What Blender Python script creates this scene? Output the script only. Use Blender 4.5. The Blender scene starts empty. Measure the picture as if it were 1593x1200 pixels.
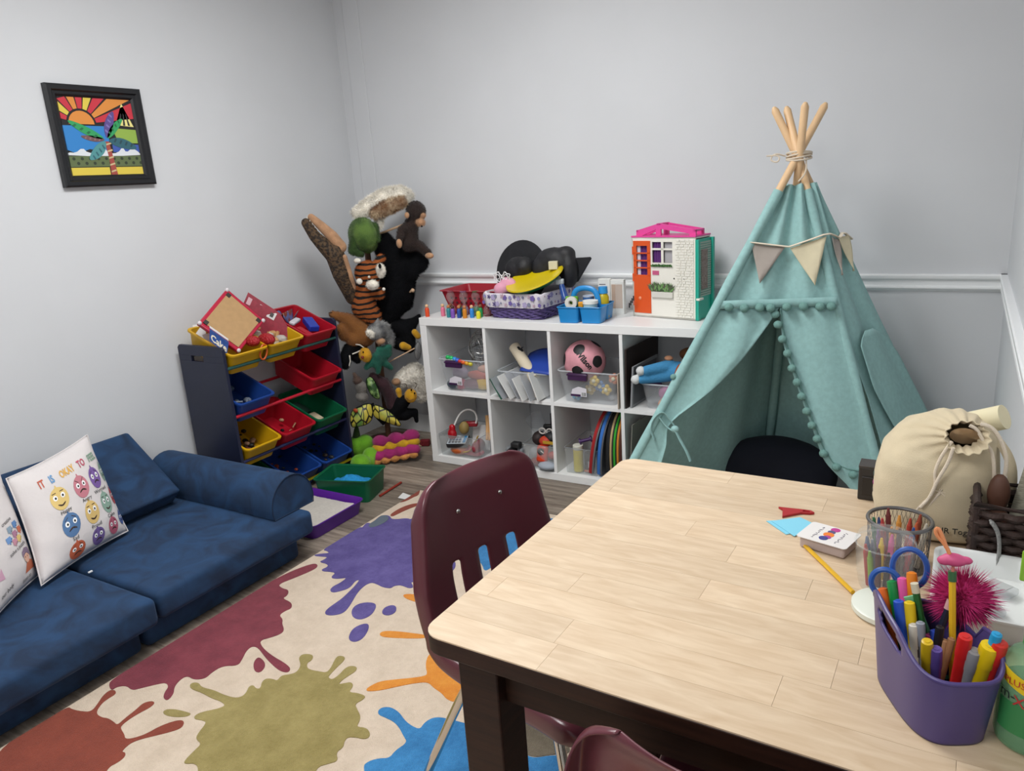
import bpy, bmesh, math, random
from mathutils import Vector as V, Matrix as Mx, noise as NZ
from mathutils.geometry import tessellate_polygon
S = bpy.context.scene
C = S.collection
R = math.radians
PI = math.pi
rnd = random.Random(11)

# ---------------------------------------------------------------- camera
cd = bpy.data.cameras.new('camera')
cd.sensor_fit = 'HORIZONTAL'; cd.sensor_width = 36.0; cd.lens = 26.3916
cd.clip_start = 0.02; cd.clip_end = 50
cam = bpy.data.objects.new('camera', cd); C.objects.link(cam)
RIGHT = V((0.860598, 0.504951, -0.066296)); DOWN = V((0.077051, -0.257771, -0.963129)); FWD = V((-0.503422, 0.823759, -0.260744))
cam.matrix_world = Mx(((RIGHT.x, -DOWN.x, -FWD.x, 0), (RIGHT.y, -DOWN.y, -FWD.y, 0), (RIGHT.z, -DOWN.z, -FWD.z, 1.40), (0, 0, 0, 1)))
S.camera = cam
S.view_settings.view_transform = 'Standard'
S.view_settings.look = 'None'
S.view_settings.gamma = 1.0
S.view_settings.use_curve_mapping = False
S.view_settings.exposure = 0.15

# ---------------------------------------------------------------- world and lights
wd = bpy.data.worlds.new('world'); S.world = wd; wd.use_nodes = True
wd.node_tree.nodes['Background'].inputs[0].default_value = (0.8, 0.87, 1.0, 1)
wd.node_tree.nodes['Background'].inputs[1].default_value = 0.05
CEIL = 2.62
LAMPS = [(-1.5, 1.65, 38.0), (-1.0, -0.6, 27.0)]
for lx, ly, pw in LAMPS:
    ld = bpy.data.lights.new('ceiling_panel_light', 'AREA')
    ld.shape = 'RECTANGLE'; ld.size = 0.58; ld.size_y = 1.16; ld.energy = pw; ld.color = (0.975, 0.99, 1.0)
    lo = bpy.data.objects.new('ceiling_panel_light', ld); C.objects.link(lo)
    lo.location = (lx, ly, CEIL - 0.03)

# ---------------------------------------------------------------- helpers
def lin(c):
    if isinstance(c, str): c = tuple(int(c[i:i+2], 16) for i in (0, 2, 4))
    r = []
    for k in c[:3]:
        k /= 255.0
        r.append(k/12.92 if k <= 0.04045 else ((k+0.055)/1.055)**2.4)
    return (r[0], r[1], r[2], 1)
MATS = {}
def mat(name, col='808080', rough=0.6, metal=0.0, var=0.0, scale=30.0, bump=0.0, bscale=150.0, col2=None, stretch=None, sheen=0.0, spec=0.5, clear=None, emit=0.0, thr=None, detail=4.0, coat=0.0, trans=0.0, nrough=0.5):
    if name in MATS: return MATS[name]
    m = bpy.data.materials.new(name); MATS[name] = m; m.use_nodes = True
    nt = m.node_tree; N = nt.nodes; L = nt.links
    b = N['Principled BSDF']; c = lin(col)
    b.inputs['Base Color'].default_value = c
    b.inputs['Roughness'].default_value = rough
    b.inputs['Metallic'].default_value = metal
    b.inputs['Specular IOR Level'].default_value = spec
    if sheen: b.inputs['Sheen Weight'].default_value = sheen; b.inputs['Sheen Roughness'].default_value = 0.4
    if coat: b.inputs['Coat Weight'].default_value = coat; b.inputs['Coat Roughness'].default_value = 0.15
    if trans: b.inputs['Transmission Weight'].default_value = trans
    if emit: b.inputs['Emission Color'].default_value = c; b.inputs['Emission Strength'].default_value = emit
    m.diffuse_color = c
    tc = mp = None
    if var or bump or col2:
        tc = N.new('ShaderNodeTexCoord'); mp = N.new('ShaderNodeMapping')
        L.new(tc.outputs['Object'], mp.inputs[0])
        if stretch: mp.inputs['Scale'].default_value = stretch
    if var or col2:
        n = N.new('ShaderNodeTexNoise'); n.inputs['Scale'].default_value = scale; n.inputs['Detail'].default_value = detail; n.inputs['Roughness'].default_value = nrough
        L.new(mp.outputs[0], n.inputs['Vector'])
        r = N.new('ShaderNodeValToRGB')
        lo, hi = (thr if thr else (0.35, 0.65))
        r.color_ramp.elements[0].position = lo; r.color_ramp.elements[1].position = hi
        if col2: c1, c2 = c, lin(col2)
        else:
            c1 = tuple(max(0, k*(1-var)) for k in c[:3])+(1,); c2 = tuple(min(1, k*(1+var)) for k in c[:3])+(1,)
        r.color_ramp.elements[0].color = c1; r.color_ramp.elements[1].color = c2
        L.new(n.outputs['Fac'], r.inputs[0]); L.new(r.outputs[0], b.inputs['Base Color'])
    if bump:
        n2 = N.new('ShaderNodeTexNoise'); n2.inputs['Scale'].default_value = bscale; n2.inputs['Detail'].default_value = 3
        L.new(mp.outputs[0], n2.inputs['Vector'])
        bp = N.new('ShaderNodeBump'); bp.inputs['Strength'].default_value = bump; bp.inputs['Distance'].default_value = 0.01
        L.new(n2.outputs['Fac'], bp.inputs['Height']); L.new(bp.outputs[0], b.inputs['Normal'])
    if clear is not None:                     # thin clear plastic: lets most light straight through
        t = N.new('ShaderNodeBsdfTransparent'); t.inputs[0].default_value = tuple(0.55+0.45*k for k in c[:3])+(1,)
        mx = N.new('ShaderNodeMixShader'); mx.inputs[0].default_value = clear
        L.new(t.outputs[0], mx.inputs[1]); L.new(b.outputs[0], mx.inputs[2])
        L.new(mx.outputs[0], N['Material Output'].inputs[0])
    return m
def M_(x): return x if not isinstance(x, str) else MATS[x]

TM = {}
def tag(o, label=None, cat=None, group=None, kind=None):
    if label: o['label'] = label
    if cat: o['category'] = cat
    if group: o['group'] = group
    if kind: o['kind'] = kind
    return o
def thing(name, label, cat, loc=(0, 0, 0), rz=0.0, group=None, kind=None):
    o = bpy.data.objects.new(name, None); C.objects.link(o)
    o.empty_display_size = 0.05
    o.location = loc; o.rotation_euler = (0, 0, rz)
    TM[o.name] = Mx.Translation(V(loc)) @ Mx.Rotation(rz, 4, 'Z')
    return tag(o, label, cat, group, kind)
def rot(rx=0, ry=0, rz=0, at=(0, 0, 0)):
    return Mx.Translation(V(at)) @ Mx.Rotation(rz, 4, 'Z') @ Mx.Rotation(ry, 4, 'Y') @ Mx.Rotation(rx, 4, 'X')
def chaikin(P, n=2, closed=True):
    for _ in range(n):
        Q = []; L_ = len(P)
        for i in range(L_ if closed else L_-1):
            a, b = P[i], P[(i+1) % L_]
            Q.append(tuple(a[k]*0.75+b[k]*0.25 for k in range(len(a)))); Q.append(tuple(a[k]*0.25+b[k]*0.75 for k in range(len(a))))
        if not closed: Q = [P[0]]+Q+[P[-1]]
        P = Q
    return P
class MB:
    def __init__(s): s.v = []; s.f = []
    def add(s, vs, fs, M=None):
        o = len(s.v)
        for p in vs:
            p = V(p); s.v.append(tuple(M @ p) if M else tuple(p))
        s.f += [tuple(i+o for i in f) for f in fs]
        return s
    def box(s, c, d, M=None, rz=0):
        x, y, z = (k/2 for k in d)
        vs = [(a*x, b*y, e*z) for a in (-1, 1) for b in (-1, 1) for e in (-1, 1)]
        fs = [(0, 1, 3, 2), (4, 6, 7, 5), (0, 4, 5, 1), (2, 3, 7, 6), (0, 2, 6, 4), (1, 5, 7, 3)]
        T = Mx.Translation(V(c)) @ Mx.Rotation(rz, 4, 'Z')
        return s.add(vs, fs, (M @ T) if M else T)
    def bb(s, a, b, M=None):
        return s.box([(a[i]+b[i])/2 for i in range(3)], [abs(b[i]-a[i]) for i in range(3)], M)
    def cyl(s, p0, p1, r0, r1=None, n=12, M=None, cap=True):
        r1 = r0 if r1 is None else r1
        p0, p1 = V(p0), V(p1); d = p1-p0; q = d.to_track_quat('Z', 'Y').to_matrix()
        vs = []
        for p, r in ((p0, r0), (p1, r1)):
            vs += [p + q @ V((r*math.cos(2*PI*i/n), r*math.sin(2*PI*i/n), 0)) for i in range(n)]
        fs = [(i, (i+1) % n, n+(i+1) % n, n+i) for i in range(n)]
        if cap: fs += [tuple(range(n-1, -1, -1)), tuple(range(n, 2*n))]
        return s.add(vs, fs, M)
    def tube(s, P, r, n=8, closed=False, M=None, flat=None):
        P = [V(p) for p in P]; k = len(P); rs = (list(r)+[r[-1]]*k)[:k] if isinstance(r, (list, tuple)) else [r]*k
        vs = []; prev = None
        for i in range(k):
            a = P[i-1] if (i > 0 or closed) else P[i]; b = P[(i+1) % k] if (i < k-1 or closed) else P[i]
            t = (b-a)
            t = t.normalized() if t.length > 1e-9 else V((0, 0, 1))
            if prev is None:
                up = V((0, 0, 1)) if abs(t.z) < 0.9 else V((1, 0, 0)); x = t.cross(up).normalized()
            else:
                x = prev - t*prev.dot(t); x = x.normalized() if x.length > 1e-6 else t.orthogonal().normalized()
            prev = x; y = t.cross(x)
            fx, fy = flat if flat else (1, 1)
            vs += [P[i] + x*(rs[i]*fx*math.cos(2*PI*j/n)) + y*(rs[i]*fy*math.sin(2*PI*j/n)) for j in range(n)]
        fs = []
        for i in range(k if closed else k-1):
            for j in range(n):
                a0 = i*n; b0 = ((i+1) % k)*n
                fs.append((a0+j, a0+(j+1) % n, b0+(j+1) % n, b0+j))
        if not closed: fs += [tuple(range(n-1, -1, -1)), tuple(range((k-1)*n, k*n))]
        return s.add(vs, fs, M)
    def lathe(s, prof, n=24, M=None, c=(0, 0, 0), closed=False, cap=True):
        vs = []; k = len(prof)
        for r, z in prof: vs += [(c[0]+r*math.cos(2*PI*i/n), c[1]+r*math.sin(2*PI*i/n), c[2]+z) for i in range(n)]
        fs = [(i*n+j, i*n+(j+1) % n, (i+1)*n+(j+1) % n, (i+1)*n+j) for i in range(k-1) for j in range(n)]
        if closed: fs += [((k-1)*n+j, (k-1)*n+(j+1) % n, (j+1) % n, j) for j in range(n)]
        elif cap:
            if prof[0][0] > 1e-6: fs.append(tuple(range(n-1, -1, -1)))
            if prof[-1][0] > 1e-6: fs.append(tuple(range((k-1)*n, k*n)))
        return s.add(vs, fs, M)
    def ell(s, c, r, n=14, m=8, M=None):
        r = (r, r, r) if isinstance(r, (int, float)) else r
        vs = [(0, 0, -r[2])]
        for i in range(1, m):
            a = -PI/2+PI*i/m
            vs += [(r[0]*math.cos(a)*math.cos(2*PI*j/n), r[1]*math.cos(a)*math.sin(2*PI*j/n), r[2]*math.sin(a)) for j in range(n)]
        vs.append((0, 0, r[2])); T = len(vs)-1
        fs = [(0, 1+(j+1) % n, 1+j) for j in range(n)]
        for i in range(m-2):
            a = 1+i*n; b = a+n
            fs += [(a+j, a+(j+1) % n, b+(j+1) % n, b+j) for j in range(n)]
        a = 1+(m-2)*n
        fs += [(a+j, a+(j+1) % n, T) for j in range(n)]
        T0 = Mx.Translation(V(c))
        return s.add(vs, fs, T0 @ M if M else T0)
    def prism(s, P, z0, z1, M=None):
        n = len(P); ar = sum(P[i][0]*P[(i+1) % n][1]-P[(i+1) % n][0]*P[i][1] for i in range(n))
        if ar < 0: P = P[::-1]
        vs = [(p[0], p[1], z0) for p in P]+[(p[0], p[1], z1) for p in P]
        tr = tessellate_polygon([[V((p[0], p[1], 0)) for p in P]])
        fs = []
        for a, b, c_ in tr:
            if (P[b][0]-P[a][0])*(P[c_][1]-P[a][1])-(P[b][1]-P[a][1])*(P[c_][0]-P[a][0]) < 0: b, c_ = c_, b
            fs += [(c_, b, a), (n+a, n+b, n+c_)]
        fs += [(i, (i+1) % n, n+(i+1) % n, n+i) for i in range(n)]
        return s.add(vs, fs, M)
    def grid(s, fn, nu, nv, cu=False, M=None, cv=False):
        vs = [fn(i/(nu if cu else nu-1), j/(nv if cv else nv-1)) for i in range(nu) for j in range(nv)]
        fs = [(i*nv+j, ((i+1) % nu)*nv+j, ((i+1) % nu)*nv+(j+1) % nv, i*nv+(j+1) % nv) for i in range(nu if cu else nu-1) for j in range(nv if cv else nv-1)]
        return s.add(vs, fs, M)
    def build(s, name, m, parent=None, world=False, bevel=0, seg=2, sub=0, ang=40, solid=0, off=0, remesh=0, flat=False, wire=0):
        vs = s.v
        if world and parent is not None:
            I = TM[parent.name].inverted(); vs = [tuple(I @ V(p)) for p in vs]
        me = bpy.data.meshes.new(name); me.from_pydata(vs, [], s.f); me.validate()
        me.materials.append(M_(m))
        if not flat:
            me.polygons.foreach_set('use_smooth', [True]*len(me.polygons))
            if ang: me.set_sharp_from_angle(angle=R(ang))
        o = bpy.data.objects.new(name, me); C.objects.link(o)
        if parent is not None: o.parent = parent
        TM[o.name] = TM[parent.name].copy() if parent is not None else Mx.Identity(4)
        if solid: md = o.modifiers.new('s', 'SOLIDIFY'); md.thickness = solid; md.offset = off
        if remesh:
            md = o.modifiers.new('r', 'REMESH'); md.mode = 'VOXEL'; md.voxel_size = remesh; md.use_smooth_shade = True
            md = o.modifiers.new('sm', 'SMOOTH'); md.iterations = 3; md.factor = 0.5
        if bevel: md = o.modifiers.new('b', 'BEVEL'); md.width = bevel; md.segments = seg; md.limit_method = 'ANGLE'; md.angle_limit = R(35); md.harden_normals = False
        if sub: md = o.modifiers.new('u', 'SUBSURF'); md.levels = sub; md.render_levels = sub
        return o
def dup(root, loc=None, rz=None, label=None, group=None):
    r = root.copy(); C.objects.link(r)
    if loc is not None: r.location = loc
    if rz is not None: r.rotation_euler = (0, 0, rz)
    if label: r['label'] = label
    if group: r['group'] = group
    def kids(a, b):
        for ch in [o for o in list(a.children)]:
            c = ch.copy(); C.objects.link(c); c.parent = b; kids(ch, c)
    kids(root, r)
    return r
def text_mesh(txt, size=0.05, M=None, depth=0.0008, fn=None, align='CENTER', bold=0.0):
    cu = bpy.data.curves.new('t', 'FONT'); cu.body = txt; cu.size = size; cu.align_x = align; cu.align_y = 'CENTER'
    cu.extrude = 0 if fn else depth; cu.offset = bold; cu.resolution_u = 2
    o = bpy.data.objects.new('t', cu); C.objects.link(o)
    me = o.to_mesh()
    vs = [v.co.copy() for v in me.vertices]; fs = [tuple(p.vertices) for p in me.polygons]
    o.to_mesh_clear(); bpy.data.objects.remove(o); bpy.data.curves.remove(cu)
    b = MB()
    if fn: vs = [V(fn(v.x, v.y)) for v in vs]
    b.add(vs, fs, M)
    return b
def blob(parts):
    """closed overlapping capsules (p0,p1,r0,r1) and ellipsoids (c,(rx,ry,rz)[,M]); fused by a voxel remesh"""
    b = MB()
    for q in parts:
        if len(q) == 4 and isinstance(q[3], (int, float)):
            p0, p1 = V(q[0]), V(q[1]); n = max(2, int((p1-p0).length/(0.45*min(q[2], q[3])))+1)
            n = min(n, 14)
            for i in range(n+1):
                t = i/n; b.ell(p0.lerp(p1, t), q[2]+(q[3]-q[2])*t, 12, 8)
        else: b.ell(q[0], q[1], 16, 10, q[2] if len(q) > 2 else None)
    return b

# ---------------------------------------------------------------- room
XL, XR, YB, YF = -3.03, 0.15, 3.375, -1.6
mat('wall_paint', 'd0d2d5', 0.75, var=0.015, scale=3, bump=0.02, bscale=120)
mat('ceiling_white', 'e8e8e6', 0.9)
mat('trim_white', 'eef0f1', 0.35)
mat('grout', '3a3733', 0.9)
def struct(o): o['kind'] = 'structure'; return o
def plank_mat():
    m = bpy.data.materials.new('plank'); MATS['plank'] = m; m.use_nodes = True
    N = m.node_tree.nodes; L = m.node_tree.links; b = N['Principled BSDF']
    b.inputs['Roughness'].default_value = 0.45
    oi = N.new('ShaderNodeObjectInfo'); tc = N.new('ShaderNodeTexCoord'); mp = N.new('ShaderNodeMapping')
    mp.inputs['Scale'].default_value = (1.2, 14, 1)
    cb = N.new('ShaderNodeCombineXYZ'); mu = N.new('ShaderNodeMath'); mu.operation = 'MULTIPLY'; mu.inputs[1].default_value = 37
    L.new(oi.outputs['Random'], mu.inputs[0]); L.new(mu.outputs[0], cb.inputs[0]); L.new(mu.outputs[0], cb.inputs[1])
    L.new(tc.outputs['Object'], mp.inputs[0]); L.new(cb.outputs[0], mp.inputs['Location'])
    n = N.new('ShaderNodeTexNoise'); n.inputs['Scale'].default_value = 3.0; n.inputs['Detail'].default_value = 8; n.inputs['Roughness'].default_value = 0.7
    L.new(mp.outputs[0], n.inputs['Vector'])
    r = N.new('ShaderNodeValToRGB'); e = r.color_ramp.elements
    e[0].position = 0.3; e[0].color = lin('55493f'); e[1].position = 0.7; e[1].color = lin('a89b8c')
    L.new(n.outputs['Fac'], r.inputs[0])
    hs = N.new('ShaderNodeHueSaturation'); ml = N.new('ShaderNodeMapRange'); ml.inputs['To Min'].default_value = 0.68; ml.inputs['To Max'].default_value = 1.2
    L.new(oi.outputs['Random'], ml.inputs[0]); L.new(ml.outputs[0], hs.inputs['Value']); L.new(r.outputs[0], hs.inputs['Color'])
    L.new(hs.outputs[0], b.inputs['Base Color'])
plank_mat()
floor = struct(MB().bb((XL-.1, YF-.1, -0.06), (XR+.1, YB+.1, -0.004)).build('floor', 'grout'))
PW, PL = 0.18, 1.22
pm = MB().box((0, 0, -0.0025), (PL-0.0015, PW-0.0015, 0.005)).build('plank', 'plank', floor, bevel=0.0008, seg=1)
pm0 = pm; first = True
row = 0; y = 2.5
while y > YF: y -= PW
while y < YB:
    y0, y1 = max(y, YF), min(y+PW, YB)
    x = XL - PL*rnd.random()
    while x < XR:
        a, b = max(x, XL), min(x+PL, XR)
        if b-a > 0.01:
            if first: o = pm; first = False
            else: o = pm.copy(); C.objects.link(o); o.parent = floor
            o.location = ((a+b)/2, (y0+y1)/2, 0); o.scale = ((b-a)/PL, (y1-y0)/PW, 1)
        x += PL
    y += PW
struct(MB().bb((XL-.12, YF-.12, 0), (XL, YB+.12, CEIL)).build('wall_left', 'wall_paint'))
struct(MB().bb((XL, YB, 0), (XR, YB+.12, CEIL)).build('wall_back', 'wall_paint'))
struct(MB().bb((XR, YF-.12, 0), (XR+.12, YB+.12, CEIL)).build('wall_right', 'wall_paint'))
struct(MB().bb((XL, YF-.12, 0), (XR, YF, CEIL)).build('wall_front', 'wall_paint'))
struct(MB().bb((XL-.12, YF-.12, CEIL), (XR+.12, YB+.12, CEIL+.1)).build('ceiling', 'ceiling_white'))
RAIL = [(0, .945), (.02, .945), (.024, .941), (.024, .930), (.020, .924), (.012, .921), (.010, .901), (.013, .898), (.018, .897), (.019, .891), (.016, .886), (.007, .884), (.004, .877), (0, .877)]
b = MB(); b.prism(RAIL, 0, XR-XL, Mx(((0, 0, 1, XL), (-1, 0, 0, YB), (0, 1, 0, 0), (0, 0, 0, 1))))
struct(b.build('trim_1', 'trim_white'))
b = MB(); b.prism(RAIL, YF, YB, Mx(((-1, 0, 0, XR), (0, 0, 1, 0), (0, 1, 0, 0), (0, 0, 0, 1))))
struct(b.build('trim_2', 'trim_white'))
struct(MB().bb((-2.962, YB-.006, .95), (-2.856, YB, CEIL)).build('trim_3', 'wall_paint', bevel=0.004))
BASE = [(0, 0), (.013, 0), (.013, .08), (.009, .09), (.006, .102), (0, .102)]
b = MB(); b.prism(BASE, XL, XR, Mx(((0, 0, 1, 0), (-1, 0, 0, YB), (0, 1, 0, 0), (0, 0, 0, 1)))); struct(b.build('baseboard_back', 'trim_white'))
b = MB(); b.prism(BASE, YF, YB, Mx(((1, 0, 0, XL), (0, 0, 1, 0), (0, 1, 0, 0), (0, 0, 0, 1)))); struct(b.build('baseboard_left', 'trim_white'))
b = MB(); b.prism(BASE, YF, YB, Mx(((-1, 0, 0, XR), (0, 0, 1, 0), (0, 1, 0, 0), (0, 0, 0, 1)))); struct(b.build('baseboard_right', 'trim_white'))
mat('lamp_diffuser', 'fff8ee', 0.5, emit=3.0)
for i, (lx, ly, pw) in enumerate(LAMPS):
    t = thing('ceiling_light', ('flat white ceiling light panel above the rug', 'flat white ceiling light panel behind the table and chairs')[i], 'ceiling light', (lx, ly, CEIL), group='ceiling light panels')
    b = MB()
    for sx in (-1, 1): b.box((sx*.305, 0, -.01), (.03, 1.24, .02)); b.box((0, sx*.605, -.01), (.58, .03, .02))
    b.build('frame', 'trim_white', t)
    MB().box((0, 0, -.006), (.58, 1.18, .004)).build('diffuser', 'lamp_diffuser', t)

# ---------------------------------------------------------------- rug
def pile_mat(name, col, col2):
    return mat(name, col, 0.95, col2=col2, scale=9, bump=0.6, bscale=330, thr=(0.36, 0.64), detail=12, sheen=0.1, nrough=0.82)
pile_mat('rug_cream', 'cbb8a3', 'deccb8')
pile_mat('rug_rust', '7d3626', '93432f'); pile_mat('rug_maroon', '6d2534', '8b3a47'); pile_mat('rug_olive', '897b44', 'a5965e')
pile_mat('rug_purple', '46397a', '665a9a'); pile_mat('rug_orange', 'd0781c', 'e39a3a'); pile_mat('rug_blue', '1f679f', '3d8cc6'); pile_mat('rug_grey', '5f5646', '7d7261')
rug = thing('rug', 'cream area rug with big colourful paint splats on the plank floor', 'rug', (-1.2, 1.2, 0))
RX0, RX1, RY0, RY1 = -2.15, -0.12, -0.45, 2.61
MB().bb((RX0, RY0, 0.001), (RX1, RY1, 0.011)).build('rug_base', 'rug_cream', rug, world=True, bevel=0.003)
def clipx(P):
    return [(min(max(x, RX0+.004), RX1-.004), min(max(y, RY0+.004), RY1-.004)) for x, y in P]
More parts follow.
